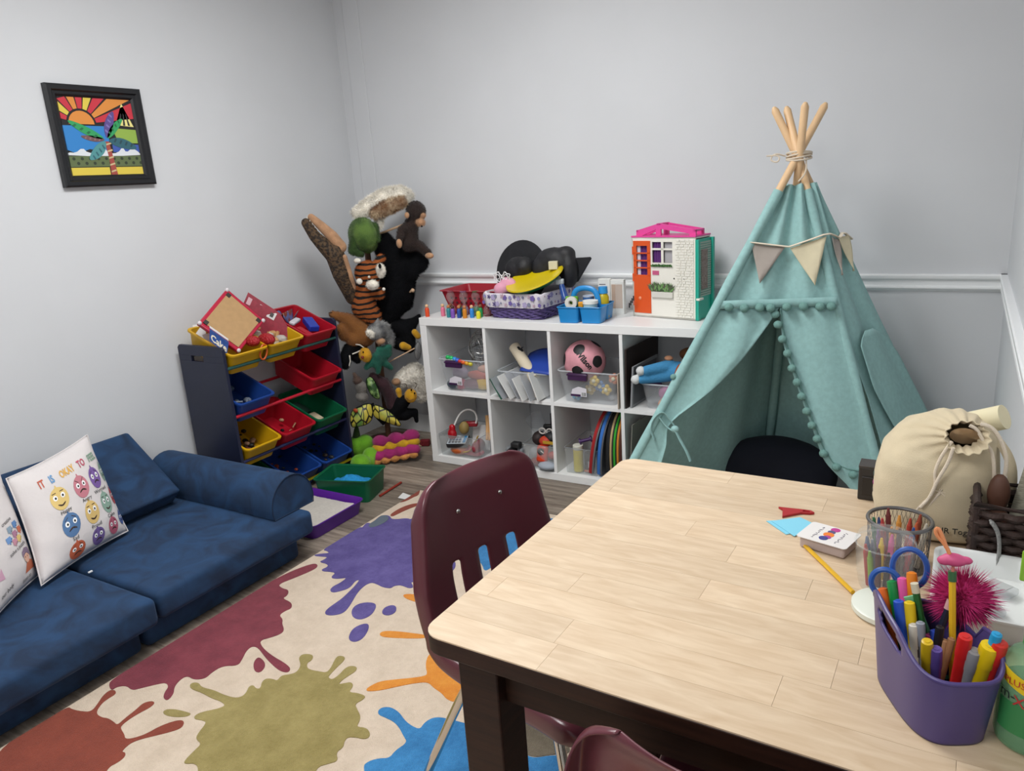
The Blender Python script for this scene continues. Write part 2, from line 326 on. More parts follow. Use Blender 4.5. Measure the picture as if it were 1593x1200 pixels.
SPL = [
 ('rug_rust', [(-2.157,0.725),(-2.154,0.781),(-2.149,0.848),(-2.15,0.909),(-2.123,0.907),(-2.088,0.914),(-2.058,0.926),(-2.074,0.955),(-2.097,0.985),(-2.103,1.012),(-2.085,1.018),(-2.067,1.008),(-2.069,0.985),(-2.065,0.961),(-2.041,0.929),(-2.007,0.925),(-1.984,0.932),(-1.954,0.93),(-1.931,0.926),(-1.939,0.953),(-1.943,0.989),(-1.952,1.019),(-1.936,1.037),(-1.919,1.035),(-1.914,1.016),(-1.92,0.992),(-1.924,0.961),(-1.92,0.93),(-1.907,0.921),(-1.876,0.912),(-1.858,0.902),(-1.839,0.915),(-1.822,0.942),(-1.816,0.977),(-1.797,1.01),(-1.779,1.023),(-1.763,1.018),(-1.752,1),(-1.767,0.977),(-1.792,0.949),(-1.817,0.922),(-1.829,0.901),(-1.826,0.88),(-1.82,0.868),(-1.807,0.871),(-1.794,0.859),(-1.793,0.838),(-1.8,0.818),(-1.769,0.779),(-1.78,0.666),(-1.875,0.589),(-2.022,0.576)]),
 ('rug_maroon', [(-2.152,1.04),(-2.158,1.149),(-2.156,1.271),(-2.157,1.361),(-2.155,1.477),(-2.149,1.599),(-2.148,1.68),(-2.155,1.699),(-2.132,1.779),(-2.1,1.852),(-2.073,1.852),(-2.057,1.824),(-2.081,1.743),(-2.107,1.676),(-2.068,1.661),(-2.035,1.664),(-2.01,1.633),(-2.014,1.611),(-1.959,1.605),(-1.93,1.578),(-1.94,1.554),(-1.938,1.526),(-1.905,1.513),(-1.888,1.493),(-1.855,1.472),(-1.843,1.451),(-1.86,1.417),(-1.882,1.39),(-1.842,1.366),(-1.777,1.348),(-1.711,1.339),(-1.671,1.327),(-1.664,1.308),(-1.691,1.303),(-1.733,1.313),(-1.792,1.333),(-1.855,1.36),(-1.879,1.357),(-1.877,1.333),(-1.853,1.296),(-1.836,1.265),(-1.882,1.243),(-1.885,1.204),(-1.878,1.177),(-1.905,1.157),(-1.943,1.161),(-1.946,1.138),(-1.932,1.108),(-1.904,1.086),(-1.893,1.057),(-1.917,1.06),(-1.936,1.078),(-1.948,1.101),(-1.974,1.11),(-1.992,1.094),(-2.023,1.058),(-2.037,1.04),(-2.076,1.047),(-2.098,1.029),(-2.095,1.012),(-2.124,1.021)]),
 ('rug_maroon', [(-1.815,1.325),(-1.785,1.32),(-1.755,1.303),(-1.742,1.271),(-1.766,1.267),(-1.804,1.296)]),
 ('rug_olive', [(-1.632,0.918),(-1.638,0.937),(-1.643,0.963),(-1.647,0.985),(-1.679,0.99),(-1.691,1.009),(-1.706,1.049),(-1.729,1.047),(-1.748,1.041),(-1.76,1.047),(-1.76,1.062),(-1.746,1.08),(-1.725,1.099),(-1.715,1.12),(-1.746,1.126),(-1.781,1.123),(-1.832,1.127),(-1.868,1.124),(-1.893,1.131),(-1.898,1.145),(-1.879,1.154),(-1.852,1.143),(-1.804,1.151),(-1.763,1.149),(-1.717,1.154),(-1.703,1.168),(-1.707,1.187),(-1.722,1.208),(-1.716,1.22),(-1.694,1.211),(-1.682,1.217),(-1.704,1.242),(-1.703,1.26),(-1.678,1.266),(-1.664,1.265),(-1.672,1.289),(-1.651,1.305),(-1.642,1.317),(-1.646,1.338),(-1.662,1.358),(-1.687,1.374),(-1.694,1.392),(-1.678,1.405),(-1.655,1.406),(-1.642,1.387),(-1.646,1.369),(-1.627,1.351),(-1.609,1.348),(-1.579,1.354),(-1.554,1.359),(-1.559,1.383),(-1.58,1.424),(-1.58,1.441),(-1.556,1.444),(-1.546,1.424),(-1.545,1.394),(-1.538,1.358),(-1.535,1.345),(-1.515,1.34),(-1.511,1.364),(-1.518,1.402),(-1.508,1.418),(-1.487,1.421),(-1.477,1.403),(-1.483,1.377),(-1.486,1.349),(-1.482,1.333),(-1.467,1.347),(-1.454,1.358),(-1.436,1.348),(-1.43,1.319),(-1.404,1.328),(-1.372,1.329),(-1.369,1.313),(-1.378,1.289),(-1.358,1.275),(-1.328,1.257),(-1.316,1.237),(-1.31,1.219),(-1.284,1.228),(-1.26,1.218),(-1.251,1.202),(-1.262,1.191),(-1.285,1.188),(-1.306,1.178),(-1.3,1.16),(-1.289,1.145),(-1.294,1.123),(-1.267,1.103),(-1.284,1.084),(-1.303,1.062),(-1.269,1.007),(-1.277,0.93),(-1.404,0.866),(-1.527,0.879),(-1.581,0.925),(-1.604,0.929),(-1.621,0.918)]),
 ('rug_olive', [(-1.863,1.019),(-1.862,1.033),(-1.834,1.045),(-1.796,1.051),(-1.777,1.052),(-1.779,1.038),(-1.808,1.022),(-1.839,1.014)]),
 ('rug_purple', [(-2.162,1.951),(-2.156,2.011),(-2.166,2.105),(-2.155,2.18),(-2.131,2.174),(-2.156,2.212),(-2.142,2.226),(-2.113,2.222),(-2.131,2.263),(-2.137,2.302),(-2.116,2.319),(-2.09,2.314),(-2.071,2.296),(-2.042,2.303),(-2.012,2.329),(-1.974,2.325),(-2.039,2.42),(-2.04,2.455),(-1.954,2.386),(-1.957,2.436),(-1.872,2.354),(-1.851,2.387),(-1.782,2.297),(-1.735,2.301),(-1.697,2.214),(-1.629,2.186),(-1.634,2.13),(-1.563,2.069),(-1.551,2.009),(-1.575,1.995),(-1.548,1.947),(-1.588,1.959),(-1.574,1.906),(-1.615,1.933),(-1.617,1.899),(-1.656,1.899),(-1.616,1.87),(-1.627,1.857),(-1.651,1.86),(-1.673,1.862),(-1.691,1.848),(-1.69,1.829),(-1.721,1.823),(-1.756,1.831),(-1.784,1.834),(-1.795,1.808),(-1.785,1.755),(-1.747,1.673),(-1.737,1.63),(-1.761,1.604),(-1.787,1.597),(-1.804,1.61),(-1.81,1.639),(-1.808,1.7),(-1.818,1.751),(-1.827,1.794),(-1.84,1.83),(-1.85,1.819),(-1.833,1.768),(-1.85,1.737),(-1.869,1.717),(-1.891,1.725),(-1.9,1.75),(-1.892,1.783),(-1.895,1.823),(-1.914,1.806),(-1.941,1.794),(-1.957,1.802),(-1.961,1.832),(-1.99,1.829),(-2.017,1.82),(-2.033,1.828),(-2.024,1.855),(-2.042,1.871),(-2.087,1.87),(-2.081,1.89),(-2.082,1.916),(-2.114,1.906),(-2.143,1.9),(-2.151,1.91),(-2.126,1.927),(-2.099,1.943),(-2.125,1.953)]),
 ('rug_purple', [(-1.722,1.653),(-1.734,1.69),(-1.711,1.719),(-1.675,1.727),(-1.654,1.705),(-1.638,1.66),(-1.653,1.623),(-1.689,1.624)]),
 ('rug_purple', [(-1.62,1.694),(-1.628,1.721),(-1.613,1.744),(-1.59,1.739),(-1.572,1.71),(-1.58,1.686),(-1.602,1.681)]),
 ('rug_purple', [(-1.625,1.534),(-1.643,1.573),(-1.633,1.607),(-1.613,1.619),(-1.59,1.593),(-1.572,1.545),(-1.581,1.518),(-1.605,1.516)]),
 ('rug_rust', [(-2.174,2.455),(-2.167,2.504),(-2.154,2.557),(-2.197,2.637),(-2.195,2.659),(-2.115,2.553),(-2.124,2.53),(-2.128,2.477),(-2.154,2.453)]),
 ('rug_rust', [(-2.103,2.325),(-2.107,2.383),(-2.096,2.436),(-2.072,2.474),(-2.039,2.477),(-2.067,2.4),(-2.077,2.336),(-2.083,2.316)]),
 ('rug_orange', [(-1.622,1.811),(-1.603,1.827),(-1.555,1.835),(-1.512,1.832),(-1.524,1.795),(-1.564,1.793),(-1.601,1.798)]),
 ('rug_orange', [(-1.543,1.591),(-1.535,1.609),(-1.485,1.627),(-1.405,1.645),(-1.377,1.649),(-1.393,1.628),(-1.438,1.607),(-1.501,1.583),(-1.529,1.579)]),
 ('rug_orange', [(-1.393,1.352),(-1.389,1.374),(-1.378,1.398),(-1.346,1.422),(-1.302,1.451),(-1.273,1.474),(-1.27,1.486),(-1.299,1.515),(-1.32,1.55),(-1.323,1.575),(-1.25,1.605),(-1.151,1.606),(-1.066,1.548),(-1.046,1.478),(-1.121,1.417),(-1.155,1.419),(-1.18,1.434),(-1.216,1.443),(-1.247,1.458),(-1.28,1.436),(-1.315,1.403),(-1.351,1.366),(-1.381,1.347)]),
 ('rug_blue', [(-1.197,1.114),(-1.197,1.135),(-1.179,1.156),(-1.154,1.169),(-1.158,1.196),(-1.147,1.234),(-1.173,1.249),(-1.203,1.269),(-1.232,1.281),(-1.266,1.283),(-1.289,1.284),(-1.3,1.297),(-1.296,1.313),(-1.275,1.323),(-1.24,1.316),(-1.206,1.297),(-1.176,1.288),(-1.147,1.287),(-1.152,1.311),(-1.146,1.335),(-1.129,1.349),(-1.097,1.355),(-1.038,1.361),(-0.96,1.375),(-0.899,1.35),(-0.874,1.341),(-0.843,1.33),(-0.821,1.333),(-0.789,1.359),(-0.757,1.372),(-0.71,1.354),(-0.69,1.239),(-0.897,1.092),(-1.109,1.053)]),
 ('rug_grey', [(-1.016,1.467),(-0.936,1.481),(-0.83,1.438),(-0.771,1.417),(-0.748,1.384),(-0.79,1.362),(-0.822,1.335),(-0.853,1.333),(-0.893,1.347),(-0.946,1.394),(-1,1.426)]),
 ('rug_blue', [(-1.506,2.612),(-1.471,2.618),(-1.453,2.576),(-1.427,2.562),(-1.416,2.575),(-1.349,2.524),(-1.283,2.447),(-1.317,2.418),(-1.292,2.344),(-1.231,2.303),(-1.291,2.291),(-1.279,2.218),(-1.341,2.269),(-1.355,2.211),(-1.341,2.116),(-1.398,2.192),(-1.435,2.15),(-1.435,2.062),(-1.489,2.126),(-1.548,2.14),(-1.57,2.212),(-1.637,2.254),(-1.619,2.305),(-1.677,2.372),(-1.601,2.373),(-1.631,2.47),(-1.556,2.422),(-1.579,2.524),(-1.519,2.5)]),
]
def splat(cx, cy, r, seed):
    q = random.Random(seed); P = []; n = 17
    for i in range(n):
        a = 2*PI*i/n+q.uniform(-.06, .06); lo = r*q.uniform(.62, .8); hi = r*q.uniform(.9, 1.45); w = .09
        P += [(cx+lo*math.cos(a-.16), cy+lo*math.sin(a-.16)), (cx+hi*math.cos(a-w*.6), cy+hi*math.sin(a-w*.6)), (cx+hi*math.cos(a+w*.6), cy+hi*math.sin(a+w*.6))]
    return P
# splats that the table hides in the photograph
SPL += [('rug_olive', splat(-.62, 2.12, .2, 1)), ('rug_maroon', splat(-.42, 1.55, .17, 2)), ('rug_orange', splat(-.55, .28, .2, 3)), ('rug_purple', splat(-1.25, .02, .22, 4))]
for i, (m, P) in enumerate(SPL):
    P = chaikin(clipx(P), 2)
    MB().prism(P, 0.0105, 0.0122+0.0002*(i % 4)).build('paint_splat', m, rug, world=True, flat=True)
MB().prism(chaikin([(-2.126,2.257),(-2.137,2.302),(-2.114,2.317),(-2.078,2.293),(-2.072,2.255),(-2.079,2.212),(-2.1,2.187),(-2.127,2.208)], 2), 0.0105, 0.0134).build('paint_splat', mat('rug_teal_grey', '5a6470', 0.95, bump=.3, bscale=420), rug, world=True, flat=True)

# ---------------------------------------------------------------- foam play couch
def suede():
    m = mat('blue_suede', '0b2440', 0.85, sheen=0.22, col2='163a5f', scale=6, thr=(0.36, 0.66), detail=10, bump=0.08, bscale=500)
    for n in m.node_tree.nodes:
        if n.type == 'TEX_NOISE' and n.inputs['Scale'].default_value < 20: n.inputs['Distortion'].default_value = 2.0
    m.node_tree.nodes['Principled BSDF'].inputs['Sheen Tint'].default_value = lin('7fa6d6')
suede()
mat('suede_seam', '0f2540', 0.9)
def cushion(name, label, a, b, bev=0.022, grp=None, seam=True):
    t = thing(name, label, 'cushion', ((a[0]+b[0])/2, (a[1]+b[1])/2, a[2]), group=grp)
    bm = MB()
    L_ = [V(a), V(b)]
    nx, ny = 10, 10
    # slightly crowned, soft box built as a grid of top, sides and bottom
    def P(u, v, w):
        x = a[0]+(b[0]-a[0])*u; y = a[1]+(b[1]-a[1])*v; z = a[2]+(b[2]-a[2])*w
        cr = 16*u*(1-u)*v*(1-v)
        if w == 1: z += 0.006*cr
        bul = 0.006*math.sin(PI*w) if 0 < w < 1 else 0
        return (x, y, z)
    bm.grid(lambda u, v: P(u, v, 1), nx, ny)
    bm.grid(lambda u, v: P(v, u, 0), nx, ny)
    for fn in (lambda u, v: P(u, 0, v), lambda u, v: P(1-u, 1, v), lambda u, v: P(1, u, v), lambda u, v: P(0, 1-u, v)): bm.grid(fn, nx, 2)
    o = bm.build('foam_block', 'blue_suede', t, world=True, ang=0)
    me = o.data; bb = bmesh.new(); bb.from_mesh(me); bmesh.ops.remove_doubles(bb, verts=bb.verts, dist=1e-4); bmesh.ops.recalc_face_normals(bb, faces=bb.faces); bb.to_mesh(me); bb.free()
    md = o.modifiers.new('b', 'BEVEL'); md.width = bev; md.segments = 4; md.limit_method = 'ANGLE'; md.angle_limit = R(50)
    return t
cushion('base_cushion', 'dark blue suede bottom cushion under the far seat cushion of the couch', (-3.0, 1.205, .002), (-2.2, 1.885, .103))
cushion('base_cushion', 'dark blue suede bottom cushion under the seat cushion nearest the camera', (-3.0, .52, .002), (-2.2, 1.192, .103))
sf = cushion('seat_cushion', 'blue suede seat cushion at the far end, under the half-round armrest', (-3.0, 1.236, .104), (-2.14, 1.925, .203))
sn = cushion('seat_cushion', 'blue suede seat cushion at the near end, under the two printed pillows', (-3.0, .53, .104), (-2.125, 1.222, .203))
MB().box((-2.498, 1.229, .206), (.006, .014, .004)).build('care_tag', 'trim_white', sn, world=True)
t = thing('backrest_wedge', 'blue suede wedge backrest cushion leaning on the left wall', 'cushion', (-2.85, 1.15, .205))
W_ = [(-2.995, .208), (-2.755, .208), (-2.69, .272), (-2.975, .49), (-2.998, .485)]
b = MB(); b.prism(W_, .55, 1.745, Mx(((1, 0, 0, 0), (0, 0, 1, 0), (0, 1, 0, 0), (0, 0, 0, 1))))
b.build('foam_wedge', 'blue_suede', t, world=True, bevel=.016, seg=4, ang=60)
t = thing('armrest_bolster', 'blue suede half-round bolster armrest at the far end of the couch', 'cushion', (-2.58, 1.88, .206))
prof = [(1.78, .207), (1.985, .207), (1.988, .235)] + [(1.882+.106*math.cos(a), .245+.112*math.sin(a)) for a in [PI*k/14 for k in range(0, 15)]] + [(1.776, .235)]
b = MB(); b.prism(prof, -2.975, -2.195, Mx(((0, 0, 1, 0), (1, 0, 0, 0), (0, 1, 0, 0), (0, 0, 0, 1))))
b.build('foam_bolster', 'blue_suede', t, world=True, bevel=.01, seg=3, ang=50)
b = MB(); b.tube([(-2.194, p[0], p[1]) for p in prof], .0022, 6, closed=True); b.build('piping', 'suede_seam', t, world=True)

# ---------------------------------------------------------------- cube shelf
mat('shelf_white', 'e9e9e8', 0.4)
SX0, SX1, SY0, SY1, SH = -2.34, -0.868, 2.972, 3.36, 0.772
sh = thing('cube_shelf', 'white two-by-four cube shelf against the back wall', 'shelf', ((SX0+SX1)/2, (SY0+SY1)/2, 0))
TO, TI = .038, .016
MB().bb((SX0, SY0, SH-TO), (SX1, SY1, SH)).build('top_panel', 'shelf_white', sh, world=True, bevel=.0012)
MB().bb((SX0, SY0, 0.001), (SX1, SY1, TO)).build('bottom_panel', 'shelf_white', sh, world=True, bevel=.0012)
for x in (SX0+.001, SX1-TO-.001): MB().bb((x, SY0+.001, TO), (x+TO, SY1-.001, SH-TO)).build('side_panel', 'shelf_white', sh, world=True, bevel=.0012)
CW = (SX1-SX0-2*TO-3*TI)/4; CH = (SH-2*TO-TI)/2
CX = [SX0+TO+k*(CW+TI) for k in range(4)]          # left edge of each cell
CZ = [TO, TO+CH+TI]                                 # floor of lower and upper row
for k in range(3): MB().bb((CX[k]+CW, SY0+.002, TO), (CX[k]+CW+TI, SY1-.002, SH-TO)).build('divider', 'shelf_white', sh, world=True)
for k in range(4): MB().bb((CX[k], SY0+.002, TO+CH), (CX[k]+CW, SY1-.002, TO+CH+TI)).build('shelf_board', 'shelf_white', sh, world=True)

# ---------------------------------------------------------------- table
TX0, TX1, TY0, TY1, TZ = -.662, .135, .765, 1.562, .75
mat('dark_wood', '26140c', 0.5, spec=.3, var=.35, scale=8, stretch=(1, 1, 14), bump=.05, bscale=60)
def wood_top():
    m = bpy.data.materials.new('stave_wood'); MATS['stave_wood'] = m; m.use_nodes = True
    N = m.node_tree.nodes; L = m.node_tree.links; b = N['Principled BSDF']; b.inputs['Roughness'].default_value = .42
    oi = N.new('ShaderNodeObjectInfo'); tc = N.new('ShaderNodeTexCoord'); mp = N.new('ShaderNodeMapping'); mp.inputs['Scale'].default_value = (4, 22, 2)
    mu = N.new('ShaderNodeMath'); mu.operation = 'MULTIPLY'; mu.inputs[1].default_value = 53; cb = N.new('ShaderNodeCombineXYZ')
    L.new(oi.outputs['Random'], mu.inputs[0]); L.new(mu.outputs[0], cb.inputs[0]); L.new(mu.outputs[0], cb.inputs[1])
    L.new(tc.outputs['Object'], mp.inputs[0]); L.new(cb.outputs[0], mp.inputs['Location'])
    n = N.new('ShaderNodeTexNoise'); n.inputs['Scale'].default_value = 3; n.inputs['Detail'].default_value = 7; n.inputs['Distortion'].default_value = .6
    L.new(mp.outputs[0], n.inputs['Vector'])
    r = N.new('ShaderNodeValToRGB'); e = r.color_ramp.elements
    e[0].position = .25; e[0].color = lin('c4aa8b'); e[1].position = .72; e[1].color = lin('d9c4a8')
    L.new(n.outputs['Fac'], r.inputs[0])
    hs = N.new('ShaderNodeHueSaturation'); ml = N.new('ShaderNodeMapRange'); ml.inputs['To Min'].default_value = .90; ml.inputs['To Max'].default_value = 1.04
    L.new(oi.outputs['Random'], ml.inputs[0]); L.new(ml.outputs[0], hs.inputs['Value']); L.new(r.outputs[0], hs.inputs['Color']); L.new(hs.outputs[0], b.inputs['Base Color'])
wood_top()
tb = thing('table', 'square wooden table with pale butcher-block top and dark brown legs', 'table', ((TX0+TX1)/2, (TY0+TY1)/2, 0), R(-.8))
hx, hy = (TX1-TX0)/2, (TY1-TY0)/2
def rrect(x0, y0, x1, y1, r, n=5):
    P = []
    for cx, cy, a0 in ((x1-r, y1-r, 0), (x0+r, y1-r, PI/2), (x0+r, y0+r, PI), (x1-r, y0+r, 1.5*PI)):
        P += [(cx+r*math.cos(a0+PI/2*k/n), cy+r*math.sin(a0+PI/2*k/n)) for k in range(n+1)]
    return P
core = MB().prism(rrect(-hx, -hy, hx, hy, .035), TZ-.03, TZ-.0022).build('tabletop_edge', 'dark_wood', tb, bevel=.003)
# butcher-block staves, clipped to the rounded top outline
def clip_poly(P, f):
    out = []
    for i in range(len(P)):
        a, b_ = P[i], P[(i+1) % len(P)]; fa, fb = f(a), f(b_)
        if fa >= 0: out.append(a)
        if (fa >= 0) != (fb >= 0):
            t_ = fa/(fa-fb); out.append((a[0]+(b_[0]-a[0])*t_, a[1]+(b_[1]-a[1])*t_))
    return out
outl = rrect(-hx+.0005, -hy+.0005, hx-.0005, hy-.0005, .0345, 6)
nst = 12; sw = 2*hy/nst; rs = random.Random(5)
for k in range(nst):
    y0 = -hy+k*sw; x = -hx-.45*rs.random()
    while x < hx:
        ln = .3+.25*rs.random(); x1 = x+ln
        P = clip_poly(outl, lambda p: p[0]-x); P = clip_poly(P, lambda p: x1-.0004-p[0]) if P else P
        P = clip_poly(P, lambda p: p[1]-y0) if P else P; P = clip_poly(P, lambda p: y0+sw-.0004-p[1]) if P else P
        if len(P) > 2:
            cx = sum(p[0] for p in P)/len(P); cy = sum(p[1] for p in P)/len(P)
            o = MB().prism([(p[0]-cx, p[1]-cy) for p in P], -.0022, 0).build('stave', 'stave_wood', tb, flat=True); o.location = (cx, cy, TZ)
        x = x1
for sx in (-1, 1):
    for sy in (-1, 1): MB().box((sx*(hx-.075), sy*(hy-.075), (TZ-.032)/2+.0005), (.072, .072, TZ-.033)).build('leg', 'dark_wood', tb, bevel=.003)
    MB().box((0, sx*(hy-.072), TZ-.078), (2*hx-.222, .022, .095)).build('apron', 'dark_wood', tb)
    MB().box((sx*(hx-.072), 0, TZ-.078), (.022, 2*hy-.222, .095)).build('apron', 'dark_wood', tb)

# ---------------------------------------------------------------- school chairs
mat('maroon_plastic', '5c2d36', 0.28, bump=.04, bscale=900, spec=.5)
mat('chrome', 'c9c4bc', 0.12, metal=1.0)
mat('black_rubber', '121212', 0.7)
mat('steel', 'b9b9b6', 0.25, metal=1.0)
def make_chair(label):
    t = thing('school_chair', label, 'chair', (0, 0, 0), group='maroon plastic school chairs')
    prof = chaikin([(-.222, .768), (-.212, .71), (-.195, .58), (-.180, .475), (-.152, .415), (-.08, .392), (.06, .388), (.17, .398), (.215, .398), (.232, .378)], 2, closed=False)
    NT = 70; acc = [0]
    for i in range(1, len(prof)): acc.append(acc[-1]+math.dist(prof[i], prof[i-1]))
    def pt(t_):
        d = t_*acc[-1]; i = 1
        while i < len(acc)-1 and acc[i] < d: i += 1
        f = (d-acc[i-1])/(acc[i]-acc[i-1]+1e-9)
        return prof[i-1][0]+(prof[i][0]-prof[i-1][0])*f, prof[i-1][1]+(prof[i][1]-prof[i-1][1])*f
    cols = [(-1.0, .044), (-1.0, .018), (-.985, .002), (-.95, 0)]
    slot = [-.53, -.41, -.10, .02, .33, .45]
    inner = sorted(set([-.85, -.72, -.60]+slot+[-.25, .18, .58, .72, .85]))
    cols += [(c, 0) for c in inner]+[(.95, 0), (.985, .002), (1.0, .018), (1.0, .044)]
    vs = []; fs = []; nc = len(cols)
    ts = [i/NT for i in range(NT+1)]
    for i, tt in enumerate(ts):
        x, z = pt(tt); xa, za = pt(max(0, tt-.01)); xb, zb = pt(min(1, tt+.01))
        tx, tz = xb-xa, zb-za; l = math.hypot(tx, tz); nx, nz = -tz/l, tx/l     # normal, to sitter side
        if nz < 0 and nx < 0: nx, nz = -nx, -nz
        nx, nz = (abs(nx), nz) if tt < .4 else (nx, nz)
        hw = .168+.040*min(1, tt/.30)
        if tt > .5: hw = .208-.012*math.sin((tt-.5)*2*PI)
        if tt < .085: hw -= .058*(1-math.sqrt(max(0, 1-(1-tt/.085)**2)))
        if tt > .93: hw *= 1-((tt-.93)/.07)**2*.10
        back = tt < .45
        for c, fl in cols:
            fl = fl*min(1, .22+tt/.13)
            y = c*hw; cup = (.030 if back else .018)*c*c
            px, pz = x+nx*(cup-fl), z+nz*(cup-fl)
            if tt < .06: px -= .014*(1-tt/.06)**2
            vs.append((px, y, pz))
    for i in range(NT):
        tm = (ts[i]+ts[i+1])/2
        for j in range(nc-1):
            c = (cols[j][0]+cols[j+1][0])/2
            if .25 < tm < .425 and any(abs(c-s_) < .06 for s_ in (-.47, -.04, .39)) and cols[j][1] == 0 and cols[j+1][1] == 0: continue
            fs.append((i*nc+j, i*nc+j+1, (i+1)*nc+j+1, (i+1)*nc+j))
    b = MB(); b.v = vs; b.f = fs
    sh_ = b.build('seat_shell', 'maroon_plastic', t, solid=.005, off=0, ang=0)
    md = sh_.modifiers.new('u', 'SUBSURF'); md.levels = 1; md.render_levels = 1
    for y in (-.066, .066):
        o = MB().ell((-.199, y, .684), (.004, .006, .006), 10, 6).build('rivet', 'steel', sh_)
    for sy in (-1, 1):
        b = MB(); b.tube(chaikin([(.235, sy*.2, .012), (.165, sy*.165, .352), (.13, sy*.15, .374), (-.06, sy*.15, .374), (-.10, sy*.16, .352), (-.255, sy*.205, .012)], 2, closed=False), .011, 10)
        lg = b.build('leg', 'chrome', t)
        for x, y in ((.235, .2), (-.255, .205)): MB().cyl((x, sy*y, .0), (x, sy*y, .02), .016, .013).build('glide', 'black_rubber', lg)
    b = MB(); b.tube([(.06, -.15, .374), (.06, .15, .374)], .010, 8); b.tube([(-.06, -.15, .374), (-.06, .15, .374)], .010, 8); b.build('cross_bar', 'chrome', t)
    return t
ch = make_chair('maroon plastic school chair with chrome legs at the left side of the table')
ch.location = (-.720, 1.268, .0135); ch.rotation_euler = (0, 0, R(-14))
c2 = dup(ch, (-.185, .878, .0135), R(90), 'maroon school chair nearest the camera, only its backrest top showing')

# ---------------------------------------------------------------- toy bin organiser
mat('navy_paint', '1c2138', 0.4, var=.1, scale=5)
mat('rod_green', '1d4a45', .35); mat('rod_red', 'b0142b', .3); mat('rod_navy', '232850', .35); mat('rod_yellow', 'd8c320', .35)
for n_, c_ in (('bin_yellow', 'c79a12'), ('bin_red', 'a81426'), ('bin_blue', '1b3f86'), ('bin_green', '0e5a3a')): mat(n_, c_, .38, spec=.4)
OY0, OY1, OX0, OX1, OH = 2.06, 2.76, -3.0, -2.70, .80
og = thing('bin_organizer', 'navy toy bin organizer with coloured rods against the left wall', 'toy organizer', ((OX0+OX1)/2, (OY0+OY1)/2, 0))
for k, y in enumerate((OY0, OY1-.015)):
    out = [(OX0, 0), (OX1+.004, 0), (OX1, OH-.012), (OX1-.012, OH), (OX0+.012, OH), (OX0, OH-.012)]
    T_ = Mx(((1, 0, 0, 0), (0, 0, 1, 0), (0, 1, 0, 0), (0, 0, 0, 1)))
    # panel with a hand slot: two prisms joined around the slot
    sx0, sx1, sz0, sz1 = -2.915, -2.835, .728, .754
    b = MB()
    b.prism([(OX0, 0.001), (OX1+.004, 0.001), (OX1, sz0), (OX0, sz0)], y, y+.015, T_)
    b.prism([(OX0, sz0), (sx0, sz0), (sx0, sz1), (OX0, sz1)], y, y+.015, T_)
    b.prism([(sx1, sz0), (OX1, sz0), (OX1, sz1), (sx1, sz1)], y, y+.015, T_)
    b.prism([(OX0, sz1), (OX1, sz1), (OX1, OH-.012), (OX1-.012, OH), (OX0+.012, OH), (OX0, OH-.012)], y, y+.015, T_)
    b.build('side_panel', 'navy_paint', og, world=True, bevel=.001)
TIERS = [(.700, 'rod_green'), (.480, 'rod_red'), (.268, 'rod_navy'), (.045, 'rod_yellow')]
for z, m in TIERS:
    MB().cyl((-2.708, OY0+.012, z), (-2.708, OY1+(.012 if m == 'rod_yellow' else -.012), z), .0075).build('front_rod', m, og, world=True)
    MB().cyl((-2.955, OY0+.012, z+.044), (-2.955, OY1-.012, z+.044), .0075).build('rear_rod', m, og, world=True)
def make_bin(name, label, m, loc, M, L_=.30, W0=.212, H0=.105, grp=None, cat='bin', rim=.010):
    t = thing(name, label, cat, loc, group=grp)
    def ring(l, w, z, r=.022): return [(p[0], p[1], z) for p in rrect(-l/2, -w/2, l/2, w/2, r, 3)]
    l1, w1 = L_-.045, W0-.045
    R_ = [ring(L_, W0, H0-.008), ring(L_, W0, H0), ring(L_-2*rim, W0-2*rim, H0), ring(l1-.006, w1-.006, .004, .018), ]
    O_ = [ring(L_-2*rim+.004, W0-2*rim+.004, H0-.008), ring(l1, w1, 0, .018)]
    n = len(R_[0]); b = MB()
    def skin(A_, B_):
        for i in range(n): fs.append((A_+i, A_+(i+1) % n, B_+(i+1) % n, B_+i))
    allr = [O_[1], O_[0], R_[0], R_[1], R_[2], R_[3]]
    vs = [p for r_ in allr for p in r_]; fs = []
    for k in range(5): skin(k*n, (k+1)*n)
    fs.append(tuple(range(n-1, -1, -1))); fs.append(tuple(range(5*n, 6*n)))
    b.add(vs, fs, M)
    b.build('tub', m, t, bevel=0)
    return t
TILT = R(22)
cols_ = [OY0+.015+.112, (OY0+OY1)/2, OY1-.015-.112]
BINS = [(0, 0, 'yellow', 'tilted yellow toy bin at the left of the top row, holding the tan board'), (0, 1, 'yellow', 'tilted yellow toy bin in the middle of the top row'), (0, 2, 'red', 'tilted red toy bin at the right end of the top row'),
        (1, 0, 'blue', 'tilted blue toy bin at the left of the second row'), (1, 2, 'red', 'tilted red toy bin alone at the right of the second row'),
        (2, 0, 'yellow', 'tilted yellow toy bin in the third row beside the navy side panel'), (2, 1, 'red', 'tilted red toy bin in the middle of the third row'), (2, 2, 'green', 'tilted green toy bin at the right of the third row'),
        (3, 0, 'green', 'dark green toy bin in the bottom row behind the armrest'), (3, 1, 'blue', 'blue toy bin in the middle of the bottom row'), (3, 2, 'blue', 'blue toy bin at the right end of the bottom row')]
BINPOS = {}
for r_, c_, col, lab in BINS:
    z = TIERS[r_][0]
    loc = (-2.850, cols_[c_], z+.015)
    make_bin('toy_bin', lab, 'bin_'+col, loc, Mx.Rotation(TILT, 4, 'Y'), grp='toy bins in the organizer')
    BINPOS[(r_, c_)] = loc

